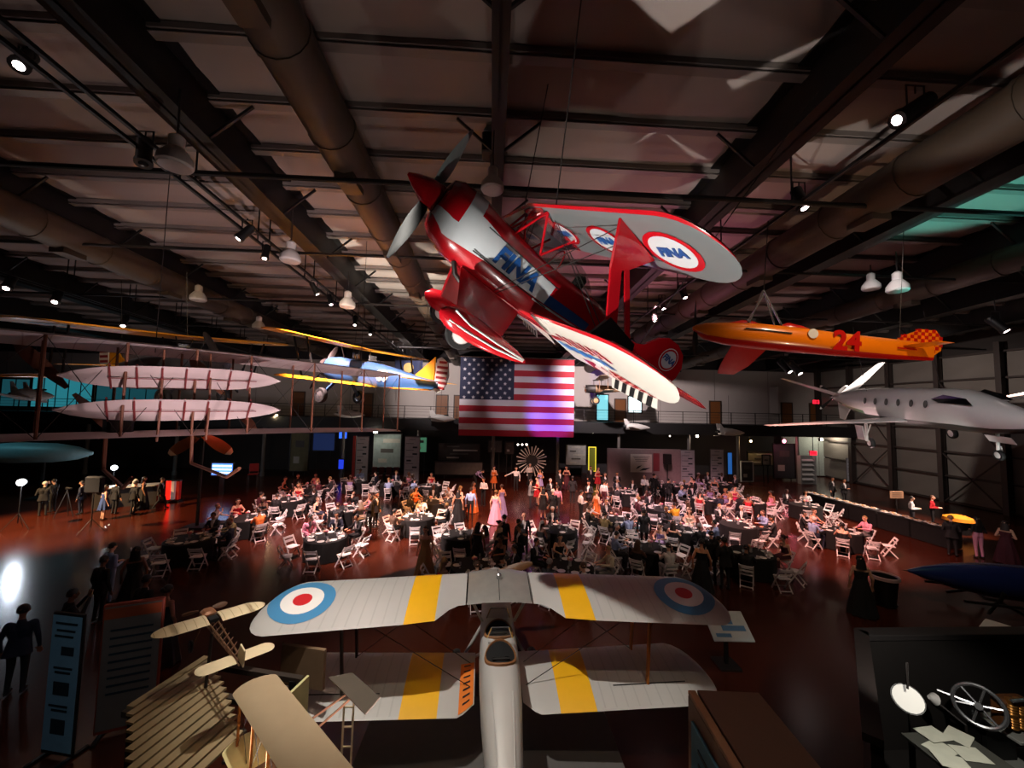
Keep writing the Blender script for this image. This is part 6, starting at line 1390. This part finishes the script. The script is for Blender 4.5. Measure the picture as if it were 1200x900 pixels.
m = MB(); m.box((0, 0, .95), (.95, .7, .03), R=M, ch=.01); pl = m.build('sign_panel', mat('sign_white', 'b8c4c8', .6), t); m = MB(); m.bar((0, .1, 0), (0, .1, .92), .08); m.box((0, .1, .02), (.5, .5, .04)); m.build('post', BLACK, t, False)
for k, (x, y, a_, b_) in enumerate(((-.12, .12, .5, .18), (.1, -.06, .55, .12), (-.2, -.22, .35, .08))):
    m = MB(); m.box(Vector((0, 0, .95))+M @ Vector((x, y, .018)), (a_, b_, .004), R=M); m.build('print_block', mat('sign_blue', '3a74a8', .6), pl, False)
def upright_board(name, label, p0, p1, ztop, face, lines, pics, thick=.06, edge=BLACK, topcol=None):
    """a free-standing board between two floor points"""
    p0, p1 = Vector(p0), Vector(p1); L = (p1-p0).length; t = thing(name, label, 'sign board', (p0.x, p0.y, 0), atan2(p1.y-p0.y, p1.x-p0.x))
    m = MB(); m.box((L/2, 0, ztop/2+.03), (L, thick, ztop-.06), ch=.01); b_ = m.build('board', edge, t)
    m = MB(); m.box((L/2, -thick/2-.004, ztop/2+.04), (L*.94, .008, ztop*.93)); f_ = m.build('printed_face', face, t, False)
    if topcol: m = MB(); m.box((L/2, -thick/2-.01, ztop*.93), (L*.94, .008, ztop*.08)); m.build('title_band', topcol, t, False)
    for k, (u, v, w2) in enumerate(lines):
        m = MB(); m.box((L*u, -thick/2-.012, ztop*v), (L*w2, .006, .035)); m.build('print_line', mat('print_dark', '14242c', .7), f_, False)
    for u, v, w2, h2 in pics:
        m = MB(); m.box((L*u, -thick/2-.012, ztop*v), (L*w2, .006, ztop*h2)); m.build('picture', mat('picture_dark', '1a2830', .6), f_, False)
    for x in (.1, .9):
        m = MB(); m.box((L*x, 0, .02), (.06, .5, .04)); m.build('foot', BLACK, t)
    return t
a, b = flr(72, 716, 2.35), flr(112, 724, 2.35); d = Vector((b.x-a.x, b.y-a.y, 0))
upright_board('roll_up_banner', 'pale blue printed banner stand with small photos close to the camera', (a.x-.1, a.y, 0), (a.x+.52, a.y-.12, 0), 2.35, mat('banner_blue', '7aa0b4', .6), [(.5, .93, .7), (.5, .88, .6), (.45, .84, .6), (.5, .62, .6), (.5, .59, .5), (.45, .36, .6), (.5, .33, .5)], [(.6, .74, .4, .06), (.5, .48, .5, .09), (.5, .22, .45, .1)], .05, BLACK)
a, b = flr(113, 712, 2.3), flr(181, 690, 2.3)
upright_board('exhibit_board', 'tall grey exhibit board with an orange top beside the pale banner', (a.x+.05, a.y+.1, 0), (a.x+.86, a.y+.4, 0), 2.3, mat('board_grey', '5e544c', .7), [(.5, .8-.06*k, .7) for k in range(9)], [], .08, mat('board_edge', '7a2a10', .6), mat('board_orange', '8a3a14', .6))

# slatted deck with the small monoplane, lower left
zd = 2.2; Q = [flr(x, y, zd) for x, y in ((241, 768), (152, 826), (150, 935), (285, 866), (258, 797))]
t = thing('slatted_stand', 'slatted wooden display deck beneath the small monoplane', 'display stand')
SL = mat('deck_slat', '8f7a58', .7, bump=.15, scale=4, noise=.15)
e1, e2 = (Q[1]-Q[0]), (Q[4]-Q[0]); a0 = Q[0]; dr = (Q[1]-Q[0]).normalized(); pr = Vector((dr.y, -dr.x, 0)); pr = pr if pr.dot(Q[2]-Q[0]) > 0 else -pr
wid = e1.length; 
co = lambda v: ((v-a0).dot(dr), (v-a0).dot(pr))
def edge_u(v, pts):
    for (u0, v0), (u1, v1) in zip(pts, pts[1:]):
        if v <= v1 or (u1, v1) == pts[-1]: return u0+(u1-u0)*(v-v0)/(v1-v0)
RE, LE_ = [co(Q[0]), co(Q[4]), co(Q[3])], [co(Q[1]), co(Q[2])]
for k in range(13):
    v = .05+.135*k; ua, ub = edge_u(v, RE), edge_u(v, LE_); o = a0+pr*v
    m = MB(); m.bar(o+dr*ua, o+dr*ub, .105, .03, up=(0, 0, 1)); m.build('slat', SL, t, False)
for u in (.1, .6, 1.05):
    m = MB(); m.bar(a0+dr*wid*u-Vector((0, 0, .05)), a0+dr*wid*u+pr*1.72-Vector((0, 0, .05)), .08, .07); m.build('joist', mat('joist_dark', '2a1e14', .8), t, False)
for u, v in ((.1, .1), (1.0, .1), (.1, 1.6), (1.0, 1.6)):
    p = a0+dr*wid*u+pr*v; m = MB(); m.bar((p.x, p.y, 0), (p.x, p.y, zd-.06), .1); m.build('leg', BLACK, t, False)
m = MB(); p = a0+pr*.9-dr*.5; m.bar(p+Vector((0, 0, -.3)), p+pr*.75+Vector((0, 0, -.3)), .06, .6); m.build('gable_board', mat('gable_tan', '7a6048', .7), t, False)
m = MB(); p = a0+pr*1.74+dr*wid*.5; m.bar(p-dr*wid*.5+Vector((0, 0, -.5)), p+dr*wid*.45+Vector((0, 0, -.5)), .04, .9); m.build('side_panel', mat('cream_panel', 'c8c08a', .7), t, False)
BLM = mat('linen', 'd0bc98', .75, noise=.08, scale=10); FRA = mat('model_wood', '5a3a22', .6)
P = at(243, 726, 5.6); hd_ = radians(97)
W0, W1 = at(179, 745, 5.2), at(308, 707, 6.1); ax = (W0-W1).normalized(); half = (W1-W0).length/2; cen = (W0+W1)/2
Xf = ax.cross(Vector((0, 0, 1))).normalized()
t = thing('model_monoplane', 'small linen-winged early monoplane model above the slatted deck', 'model airplane', M=pose(cen, Xf, ax, Xf.cross(ax)))
for s in (1, -1):
    S = [(s*y, .16, .0, .34, .07, 0) for y in (.07, .25, .45, half-.22)]+tip_round(s*(half-.22), .16, 0, .34, .07, 0, .24, s, 0, 0, 7)
    W = Wing(S, 6, .06); m = MB(); W.mesh(m); o = m.build('wing', BLM, t, ang=60)
    for k in range(7):
        m = MB(); W.patch(m, [(s*(.1+.1*k), .03), (s*(.106+.1*k), .03), (s*(.106+.1*k), .97), (s*(.1+.1*k), .97)], True, .003, 0, 1, 4); m.build('rib', mat('rib_tan', '9a8460', .7), o, False)
    W = Wing([(s*.03, -.92, -.1, .24, .05, 0), (s*.3, -.92, -.1, .24, .05, 0)]+tip_round(s*.3, -.92, -.1, .24, .05, 0, .1, s, 0, 0, 4), 5, .03); m = MB(); W.mesh(m); m.build('tailplane', BLM, t, ang=60)
for y, z0, z1 in ((.06, -.02, -.08), (-.06, -.02, -.08), (0, -.18, -.14)):
    m = MB(); m.tube([(.28, y, z0), (-1.15, y*.3, z1)], .01, 5); m.build('longeron', FRA, t)
for k in range(8):
    x = .1-.15*k; m = MB()
    m.tube([(x, .06, -.03), (x, 0, -.17), (x, -.06, -.03), (x-.15, .05, -.035)], .006, 4); m.build('frame_brace', FRA, t)
m = MB(); m.box((.22, 0, -.02), (.2, .16, .12), ch=.03); m.build('engine_cowl', mat('copper_cowl', '9a6848', .5, .3), t)
m = MB(); prop_blade(m, .26, .05, Matrix.Translation((.36, 0, 0)) @ Matrix.Rotation(pi/2, 4, 'X')); prop_blade(m, .26, .05, Matrix.Translation((.36, 0, 0)) @ Matrix.Rotation(-pi/2, 4, 'X')); m.build('propeller', FRA, t)
m = MB(); m.box((-.02, 0, .0), (.14, .1, .04)); m.build('cockpit_opening', mat('cockpit_dark'), t)
for s in (1, -1):
    m = MB(); m.tube([(.2, s*.05, -.1), (.15, s*.16, -.38)], .01, 5); m.build('undercarriage_leg', FRA, t); add_wheel('wheel', (.15, s*.17, -.36), .08, .03, t, CHROME)
m = MB(); m.prism([(-1.05, -.1), (-1.1, .08), (-1.25, .06), (-1.25, -.12)], .015, Matrix(((1, 0, 0, 0), (0, 0, -1, 0), (0, 1, 0, 0), (0, 0, 0, 1)))); m.build('rudder', BLM, t, False)
m = MB(); m.tube([(-.05, 0, -.17), (-.05, 0, zd+.02-cen.z)], .02, 6); m.build('support_rod', STEEL, t)

# large model biplane right against the lower edge
WT0, WT1 = flr(296, 800, 2.95), flr(378, 915, 2.95)
ax = (WT1-WT0).normalized(); half = (WT1-WT0).length*.5+.15; cen = (WT0+WT1)/2+ax*.1; Xf = ax.cross(Vector((0, 0, 1))).normalized()
t = thing('model_biplane', 'tan-winged model biplane with cream lower wing at the lower picture edge', 'model airplane', M=pose(cen, Xf, ax, Xf.cross(ax)))
TANW = mat('tan_wing', 'a08a6c', .7, noise=.06); CRW = mat('cream_wing', 'd8c890', .7)
for z, mm, nm, ch_, sh_ in ((0, TANW, 'upper_wing', .42, .2), (-.55, CRW, 'lower_wing', .46, .26)):
    S = tip_round(-half+.12, sh_, z, ch_, .07, 0, .12, -1)[::-1]+[(y, sh_, z, ch_, .07, 0) for y in np.linspace(-half+.12, half-.12, 6)]+tip_round(half-.12, sh_, z, ch_, .07, 0, .12, 1)
    W = Wing(S, 6, .05); m = MB(); W.mesh(m); m.build(nm, mm, t, ang=60)
for y in np.linspace(-half+.15, half-.2, 5):
    for x in (.14, -.14):
        m = MB(); m.bar((x, y, -.52), (x, y, .01), .014, .022); m.build('wing_strut', mat('strut_orange', 'a8682c', .5), t, False)
    m = MB(); m.tube([(.14, y, -.52), (.14, y+.3, 0)], .003, 4); m.tube([(.14, y+.3, -.52), (.14, y, 0)], .003, 4); m.build('bracing_wire', BLACK, t)
for s in (.1, -.1):
    m = MB(); m.tube([(-.1, s-.2, -.3), (-.95, s*.4-.35, -.25)], .012, 5); m.build('tail_boom', FRA, t)
m = MB(); m.prism([(-.75, -.75), (-.75, .1), (-.98, .0), (-.98, -.62)], .015, Matrix.Translation((0, 0, -.24))); m.build('elevator', mat('elevator_dark', '4a4034', .7), t, False)
m = MB(); m.box((0, -.2, -.42), (.5, .14, .12), ch=.03); m.build('nacelle', FRA, t)
m = MB(); m.tube([(0, 0, -.55), (0, 0, -cen.z+.12)], .025, 6); m.lathe([(.25, .102-cen.z), (.25, -cen.z+.14)], 16); m.build('support_rod', STEEL, t)
q = flr(408, 842, 2.0); t = thing('small_ladder', 'tiny wooden ladder frame standing by the model biplane tail', 'ladder', (q.x, q.y, .1))
for x in (-.06, .06):
    m = MB(); m.bar((x, 0, 0), (x, .0, q.z+.1), .02); m.build('stile', BLM, t, False)
for k in range(9):
    m = MB(); m.bar((-.06, 0, .12+k*.24), (.06, 0, .12+k*.24), .016); m.build('rung', BLM, t, False)

for lab, P, T in (('added small uplight on a stand below the viewing gallery', (1.2, 1.6, 1.95), (-5.6, 11.4, 7.1)), ('added small floor uplight beneath the muslin flyer', (-4.2, 7.2, .45), (-6.6, 10.0, 6.6)), ('added floor uplight aimed at the red and white biplane', (-4.8, 2.4, .45), (1.1, 4.7, 6.7))):  # housings added to carry the uplights, placed for their light
    P = Vector(P); t = thing('added_uplight', lab, 'lamp', (P.x, P.y, .0)); d = (Vector(T)-P).normalized(); R = Matrix.Translation(Vector((0, 0, P.z))-d*.12) @ d.to_track_quat('Z', 'Y').to_matrix().to_4x4()
    m = MB(); m.lathe([(.05, -.14), (.1, -.1), (.1, .06), (.09, .06), (.08, -.02)], 14, 0, R, cap=False); m.build('housing', BLACK, t); m = MB(); m.box((0, 0, .02), (.3, .3, .04)); m.bar((0, 0, .03), Vector((0, 0, P.z))-d*.22, .03); m.build('base', BLACK, t, False)

# ------------------------------------------------------------------ exhibits under the balcony
def sx(px, Y): return at(px, 530, Y).x
def sz(px, py, Y): return at(px, py, Y).z
# grey display wall with a poster, and a loudspeaker on a stand
Y = 30.6; a, b = sx(712, Y), sx(797, Y)
t = thing('display_wall', 'mauve grey display wall with a pale poster behind the three dark suits', 'display wall', ((a+b)/2, Y, 0)); hz = sz(750, 526, Y)
m = MB(); m.box((0, 0, hz/2), (b-a, .3, hz), ch=.02); m.build('wall_panel', mat('mauve_panel', '8a7a7c', .8), t)
m = MB(); px0, px1 = sx(738, Y)-(a+b)/2, sx(763, Y)-(a+b)/2; z0, z1 = sz(750, 553, Y), sz(750, 532, Y)
m.box(((px0+px1)/2, -.17, (z0+z1)/2), (px1-px0, .03, z1-z0)); po = m.build('poster', mat('poster_white', 'd4cec8', .6), t, False)
for k in range(4):
    m = MB(); m.box(((px0+px1)/2, -.19, z1-.18-.12*k), ((px1-px0)*(.8-.1*k), .01, .03)); m.build('print_line', mat('print_dark', None), po, False)
m = MB(); m.prism([(0, 0), (.25, .08), (.5, .3), (.2, .22)], .01, frame3((px0+.4, -.2, z0+.25), (1, 0, 0), (0, 0, 1))); m.prism([(0, 0), (.5, .05), (.9, .25), (.3, .2)], .01, frame3((px0+.7, -.2, z0+.12), (1, 0, 0), (0, 0, 1))); m.build('picture', mat('picture_dark', None), po, False)
m = MB(); m.box((px1+.35, -.18, (z0+z1)/2+.1), (.5, .03, z1-z0)); m.build('side_picture', mat('picture_red', '7a3038', .6), t, False)
Yq = 29.75; t = thing('loudspeaker', 'black loudspeaker on a stand before the mauve display wall', 'speaker', (sx(782, Yq), Yq, 0)); zc = sz(780, 538, Yq)
m = MB(); m.box((0, 0, zc), (.55, .4, .8), ch=.03); m.build('speaker_cabinet', BLACK, t); m = MB(); m.tube([(0, 0, .1), (0, 0, zc-.4)], .03, 8); m.build('pole', BLACK, t)
for k in range(3):
    m = MB(); m.tube([(0, 0, .6), (.5*cos(k*2.1), .5*sin(k*2.1), .02)], .02, 6); m.build('leg', BLACK, t)
# tall printed banners
def banner(x0, x1, ytop, Y, label, lead=None):
    a, b = sx(x0, Y), sx(x1, Y); h = sz((x0+x1)/2, ytop, Y)
    u = upright_board('tall_banner', label, (a, Y, 0), (b, Y, 0), h, mat('banner_grey', 'b0b0b8', .7), [(.5, .93, .4), (.35, .84, .5), (.35, .70, .5), (.35, .56, .5), (.35, .42, .5), (.35, .28, .5)], [(.68, .76, .3, .035), (.68, .62, .3, .035), (.3, .48, .3, .035), (.68, .34, .3, .035)], .05, mat('banner_edge', '5a585c', .7))
    u['group'] = 'tall banners under the balcony'
    if lead:
        m = MB(); m.box((-.14, 0, h/2), (.2, .06, h)); m.build('red_border', mat('banner_red', 'a02820', .7), u, False)
banner(417, 432, 511, 31.2, 'tall grey banner with a red border left of the red seats', True); banner(474, 492, 511, 31.2, 'tall grey banner right of the red seats')
banner(797, 814, 527, 31.0, 'tall grey banner right of the mauve display wall'); banner(832, 848, 526, 31.0, 'tall grey banner in front of the blue lit alcove'); banner(991, 1006, 537, 33.9, 'tall grey banner against the pale end wall')
# row of dark red theatre seats in a lit alcove
for k in range(4):
    Yq = 32.0; x = sx(439+8.5*k, Yq); t = thing('theatre_seat', 'dark red theatre seat, %s from the left between two tall banners' % ORD[k], 'seat', (x, Yq, 0), 0, 'theatre seats')
    m = MB(); m.box((0, .2, .75), (.44, .12, .7), ch=.04); m.build('backrest', mat('seat_red', '4a1014', .8), t); m = MB(); m.box((0, -.05, .45), (.44, .45, .12), ch=.04); m.build('seat', mat('seat_red', None), t)
    for x in (-.24, .24):
        m = MB(); m.box((x, 0, .33), (.05, .5, .66), ch=.01); m.build('armrest', BLACK, t)
# framed, lit and dark exhibit panels
def panel(x0, x1, y0, y1, Y, m_, label, name='picture_panel', frame=BLACK, floor=True, bars=0):
    a, b = sx(x0, Y), sx(x1, Y); z1, z0 = sz(x0, y0, Y), max(.05, sz(x0, y1, Y)); w_, h = b-a, z1-z0
    t = thing(name, label, 'exhibit panel', ((a+b)/2, Y, 0))
    m = MB(); 
    for x in (-w_/2, w_/2): m.box((x, 0, (z0+z1)/2), (.07, .1, h+.07))
    for z in (z0, z1): m.box((0, 0, z), (w_, .1, .07))
    m.build('frame', frame, t, False)
    m = MB(); m.box((0, .02, (z0+z1)/2), (w_-.06, .04, h-.06)); p = m.build('picture', m_, t, False)
    for k in range(bars):
        m = MB(); m.box(((-.25+.5*((k*7) % 3)/2)*w_*.6, -.01, z0+h*(k+.7)/(bars+.4)), (w_*(.3+.15*(k % 3)), .03, h*.35/(bars))); m.build('picture_detail', mat('detail_grey', '4c4a48', .6) if k % 2 else mat('detail_pale', 'a8a49c', .6), p, False)
    if floor and z0 > .15:
        m = MB(); m.bar((-w_*.3, .06, 0), (-w_*.3, .06, z0), .06); m.bar((w_*.3, .06, 0), (w_*.3, .06, z0), .06); m.build('stand_leg', BLACK, t, False)
    return t
dim = lambda n, c: mat(n, c, .7, noise=.25, scale=3)
panel(663, 687, 521, 545, 34.0, dim('photo_grey', '9a9896'), 'large black and white photograph panel beside the yellow lit frame', bars=5)
panel(690, 698, 524, 552, 32.9, glow('olive_glow', '5a5a18', .5), 'glowing yellow framed case left of the mauve display wall', 'lit_case', glow('yellow_tube', 'd8c83a', 1.0))
panel(437, 470, 508, 548, 34.6, dim('alcove_pale', '8a9a98'), 'pale lit alcove panel behind the red theatre seats', bars=3)
panel(340, 362, 507, 552, 34.0, dim('alcove_olive', '6a6648'), 'olive panel beside the blue screens under the balcony', bars=2)
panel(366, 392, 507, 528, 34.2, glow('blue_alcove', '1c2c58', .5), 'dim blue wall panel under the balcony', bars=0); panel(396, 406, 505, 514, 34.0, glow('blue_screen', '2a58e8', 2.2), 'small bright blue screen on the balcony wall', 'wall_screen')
panel(397, 404, 538, 550, 33.0, glow('blue_low', '2038c8', 1.2), 'small low blue screen beside the tall banner', 'low_screen')
panel(510, 566, 541, 556, 33.4, dim('plinth_grey', '6a6460'), 'low grey plinth front left of the dance floor', 'plinth_front'); panel(514, 562, 520, 539, 34.4, dim('mural_dark', '2c2422'), 'dark mural above the low grey plinth', bars=4)
panel(572, 588, 516, 530, 34.2, dim('photo_dark', '55504e'), 'dark framed photograph left of the three white lamps', bars=2); panel(592, 602, 518, 532, 34.2, dim('photo_brown', '4a403c'), 'small brown photograph beside the dark framed photograph', bars=2)
panel(868, 882, 541, 564, 32.6, dim('easel_dark', '38383a'), 'white framed easel picture in front of the small exhibit wall', frame=WHITEP, bars=2); panel(876, 906, 529, 545, 33.6, dim('case_tan', '7a7260'), 'tan exhibit panel with pale captions above the easel', bars=3); panel(893, 902, 533, 545, 33.3, dim('photo_pale', '9c9890'), 'pale photo sheet on the right of the tan exhibit panel', bars=3)
panel(868, 880, 540, 545, 33.4, dim('caption_white', 'b8b4ac'), 'short white caption board above the easel', bars=0)
panel(852, 858, 530, 556, 34.0, glow('cyan_strip', '2a68b8', .6), 'narrow blue lit strip beside the exhibit wall', 'lit_strip'); panel(906, 932, 520, 560, 34.6, dim('glass_grey', '343a3c'), 'grey glazed partition left of the brochure rack', bars=2)
panel(486, 500, 512, 530, 34.6, glow('green_glow', '3a6a50', .8), 'pale green lit display at the left of the dance floor', 'lit_display', bars=2)
# brochure rack
Yq = 33.0; a, b = sx(936, Yq), sx(953, Yq); h = sz(944, 534, Yq); t = thing('brochure_rack', 'grey brochure rack with pale shelves beside the red exit sign', 'rack', ((a+b)/2, Yq, 0))
m = MB(); m.box((0, .1, h/2), (b-a, .1, h)); m.build('back_panel', mat('rack_grey', '8c8c8a', .6), t, False)
for s in (-1, 1):
    m = MB(); m.box((s*(b-a)/2, -.05, h/2), (.1, .4, h)); m.build('side_panel', mat('rack_grey', None), t, False)
for k in range(5):
    m = MB(); m.box((0, -.1, .4+k*h*.17), ((b-a)*.8, .3, .05), R=Matrix.Rotation(.4, 3, 'X')); m.build('shelf', WHITEP, t, False)
# exit signs
EXR = glow('exit_red', 'ff2038', 2.2)
for px, py, Yq, lab in ((953, 531, 34.2, 'red lit exit sign above the passage beside the brochure rack'), (956, 471, 36.9, 'red lit exit sign over the balcony door at the right'), (416, 497, 36.8, 'red lit exit sign behind the flyer wing tip')):
    P = at(px, py, Yq); t = thing('exit_sign', lab, 'exit sign', P)
    m = MB(); m.box((0, .03, 0), (.72, .08, .42), ch=.02); m.build('sign_box', BLACK, t); m = MB(); m.box((0, -.02, 0), (.66, .02, .36)); f_ = m.build('sign_face', EXR, t, False)
    lettering('EXIT', frame3((0, -.035, 0), (1, 0, 0), (0, 0, 1)), mat('exit_letter', '3a0408', .6, noise=0), f_, .24, .004, .008)
    m = MB(); m.bar((0, .03, .2), (0, .03, .6 if Yq < 35 else .21), .03); m.bar((0, .05, 0), (0, 37.16-Yq if Yq > 36 else .08, 0), .05); m.bar((0, .03, .15), (0, .03, 4.5-P.z if Yq < 35 else .2), .04); m.build('bracket', BLACK, t, False)
# starburst sculpture
Yq = 31.5; P = at(623, 540, Yq); t = thing('starburst_sculpture', 'white starburst sculpture with radiating rods above the dance floor', 'sculpture', P)
for k in range(24):
    a = 2*pi*k/24; r0, r1 = .45, 1.15+.12*(k % 2); m = MB(); m.tube([(r0*cos(a), .1*sin(k*2.), r0*sin(a)), (r1*cos(a), .3*sin(k*2.), r1*sin(a))], [.02, .05], 5); m.build('rod', WHITEP, t)
m = MB(); m.lathe([(.45, -.1), (.5, 0), (.45, .1)], 20, 0, Matrix.Rotation(pi/2, 4, 'X')); m.build('hub', BLACK, t); m = MB(); m.tube([(0, 0, -.4), (0, 0, -P.z)], .05, 8); m.box((0, 0, .04-P.z), (.8, .8, .08)); m.build('stand', BLACK, t)
# small lamps below the balcony
def floodlight(px, py, Y, label, col, st, r=.1, watts=0):
    P = at(px, py, Y); t = thing('floodlight', label, 'lamp', P, 0, 'floodlights under the balcony')
    m = MB(); m.box((0, .14, .0), (2.3*r, .2, 2.3*r), ch=.03); m.build('housing', BLACK, t); m = MB(); m.ball((0, 0, 0), (r, r*.6, r), 8); m.build('lamp_lens', glow('lens_%s_%g' % (col, st), col, st), t)
    zt = 4.5-P.z; m = MB(); m.tube([(0, .2, 0), (0, .2, max(.15, zt))], .02, 5); m.build('stem', BLACK, t)
    if watts: point('lamp_flood', P+Vector((0, -.35, -.1)), watts, lin(col), .1)
floodlight(440, 505, 33.4, 'large white floodlight beside the flyer wing tip', 'fff4e0', 22, .2, 110)
floodlight(919, 517, 33.6, 'pink floodlight at the right end of the balcony', 'ff8098', 16, .16, 50)
floodlight(817, 511, 33.6, 'white floodlight over the tall banners', 'ffe8d0', 16, .13, 60); floodlight(880, 517, 33.6, 'yellowish floodlight over the exhibit wall', 'ffd890', 14, .11, 60)
floodlight(963, 515, 33.6, 'white floodlight above the pale end wall', 'ffecd0', 16, .12, 0); floodlight(695, 507, 33.6, 'small white floodlight over the yellow lit frame', 'fff0e0', 8, .06); floodlight(785, 511, 33.8, 'small white floodlight over the mauve display wall', 'fff0e0', 8, .06)
floodlight(324, 487, 33.4, 'warm floodlight in front of the lower elevator tip', 'ffe0b0', 18, .1, 50); floodlight(363, 492, 33.4, 'small warm floodlight behind the flyer struts', 'ffe0b0', 10, .07)
for k in range(3): floodlight(607+5*k, 521, 34.0, '%s of three small white lamps over the dance floor' % ORD[k], 'fff0e8', 12, .07)
spot('spot_violet_floor', (1.5, 30.0, 6.6), (2.6, 24.0, 0), 700, (.35, .2, 1), 30, .8, .1)
spot('lamp_passage', (19.5, 34.0, 4.3), (20.5, 31.0, 0), 320, (1, .86, .6), 90, .8, .1)
# stack of white chairs at the far tables
# ------------------------------------------------------------------ lamps hung from the roof
def track_spot(px, py, X, label, d=(.2, .5, -.8), k=1.0, lit=True):
    P = atx(px, py, X); t = thing('track_spotlight', label, 'spotlight', P, 0, 'track spotlights'); dv = Vector(d).normalized(); R = dv.to_track_quat('Z', 'Y').to_matrix().to_4x4()
    m = MB(); m.lathe([(.06*k, -.5*k), (.10*k, -.46*k), (.10*k, -.1*k), (.115*k, -.06*k), (.115*k, .0), (.062*k, .002)], 14, 0, R); m.build('housing', BLACK, t)
    m = MB(); m.lathe([(.062*k, .004), (.03*k, .015)], 14, 0, R); m.build('lens', glow('spot_lens', 'ffe8e4', 22) if lit else mat('dark_lens', '181818', .2), t)
    c = dv*-.28*k; zt = roof_z(P.y)-.4-P.z
    m = MB(); m.bar(c+Vector((.12*k, 0, 0)), c+Vector((.12*k, 0, .3*k)), .02); m.bar(c+Vector((-.12*k, 0, 0)), c+Vector((-.12*k, 0, .3*k)), .02); m.bar(c+Vector((-.13*k, 0, .3*k)), c+Vector((.13*k, 0, .3*k)), .02); m.tube([c+Vector((0, 0, .3*k)), Vector((c.x, c.y, max(.35*k, zt)))], .015, 5); m.build('yoke', BLACK, t, False)
for i, (px, py, X, k, lit, d) in enumerate(((168, 192, -7.15, 1.3, False, (.2, -.2, -.9)), (279, 280, -7.0, 1.1, True, (-.5, -.3, -.8)), (310, 303, -7.0, 1.0, True, (.05, -.3, -.9)), (372, 345, -7.0, 1.0, True, (.4, .2, -.8)), (388, 357, -7.0, 1.0, True, (.3, -.2, -.9)), (416, 381, -7.0, 1.1, True, (.1, -.3, -.9)), (434, 392, -7.0, 1.1, True, (.1, -.3, -.9)))):
    track_spot(px, py, X, 'black track spotlight, %s along the left-hand lighting rail' % ORD[i], d, k, lit)
for i, (px, py, X, k, d) in enumerate(((1051, 141, 7.6, 1.5, (-.75, .1, -.5)), (943, 244, 7.6, 1.3, (.1, -.3, -.9)), (803, 349, 7.6, 1.2, (.2, -.3, -.9)), (778, 362, 7.6, 1.2, (.1, -.4, -.9)), (768, 376, 7.6, 1.2, (.1, -.4, -.9)))):
    track_spot(px, py, X, 'black track spotlight, %s along the right-hand lighting rail' % ORD[i], d, k)
for px, py, X, k, lab in ((1180, 388, 20.4, 1.6, 'track spotlight shining above the jet at the far right'), (22, 77, -9.0, 1.3, 'track spotlight glaring in the upper left corner'), (64, 354, -19.0, 1.5, 'track spotlight above the yellow wing at the left edge'), (144, 382, -19.0, 1.5, 'track spotlight just above the yellow wing'), (938, 438, 15.0, 1.6, 'first of two lamps beside the jet tail'), (926, 436, 15.0, 1.6, 'second of two lamps beside the jet tail'), (7, 338, -19.0, 1.5, 'track spotlight at the left picture edge')):
    track_spot(px, py, X, lab, (.3, -.5, -.8), k)
SHADE = mat('lamp_shade_white', 'c8c2bc', .5, noise=.05)
def bay_lamp(px, py, X, label, k=1.0):
    P = atx(px, py, X) if X else at(px, py, 7.4); t = thing('bay_lamp', label, 'ceiling lamp', P, 0, 'white bay lamps'); t.scale = (k, k, k)
    m = MB(); m.lathe([(.06, .55), (.12, .5), (.12, .3), (.16, .26), (.26, .12), (.27, 0), (.24, -.04)], 18); m.build('lamp_shade', SHADE, t); m = MB(); m.lathe([(.24, -.045), (.14, -.07), (.02, -.075)], 18); m.build('diffuser', mat('diffuser_grey', 'b8aca4', .4), t)
    zt = (roof_z(P.y)-.06-P.z)/k; m = MB(); m.tube([(0, 0, .5), (0, 0, max(.6, zt))], .02, 6); m.build('stem', STEEL, t)
for i, (px, py, X, k) in enumerate(((205, 193, -5.7, 1.0), (340, 305, -5.7, 1.0), (407, 359, -5.7, 1.1), (577, 222, 0, .85), (232, 351, -13.2, 1.2), (303, 384, -13.2, 1.2), (1052, 340, 13.0, 1.1), (98, 294, -15.0, 1.2), (1021, 338, 13.2, 1.0))):
    bay_lamp(px, py, X, 'white domed bay lamp %s' % ('over the left lighting rail, near the roof pipe', 'midway along the left lighting rail', 'at the far end of the left lighting rail', 'on the centre beam above the red biplane', 'above the muslin flyer', 'above the near tip of the blue trainer', 'above the orange racer tail', 'beside the left round duct', 'left of the lamp above the racer tail')[i], k)
P = at(577, 172, 8.9); t = thing('junction_box', 'black and grey equipment box hung on the centre beam', 'box', P); m = MB(); m.box((0, 0, 0), (.5, .4, .5), ch=.03); m.build('box_body', BLACK, t); m = MB(); m.lathe([(.3, .25), (.2, .45), (.05, .5)], 4, 0, Matrix.Rotation(pi/4, 4, 'Z')); m.tube([(0, 0, .4), (0, 0, roof_z(8.9)-P.z)], .05, 6); m.build('hanger_cap', mat('cap_grey', '7a8080', .5), t, False)
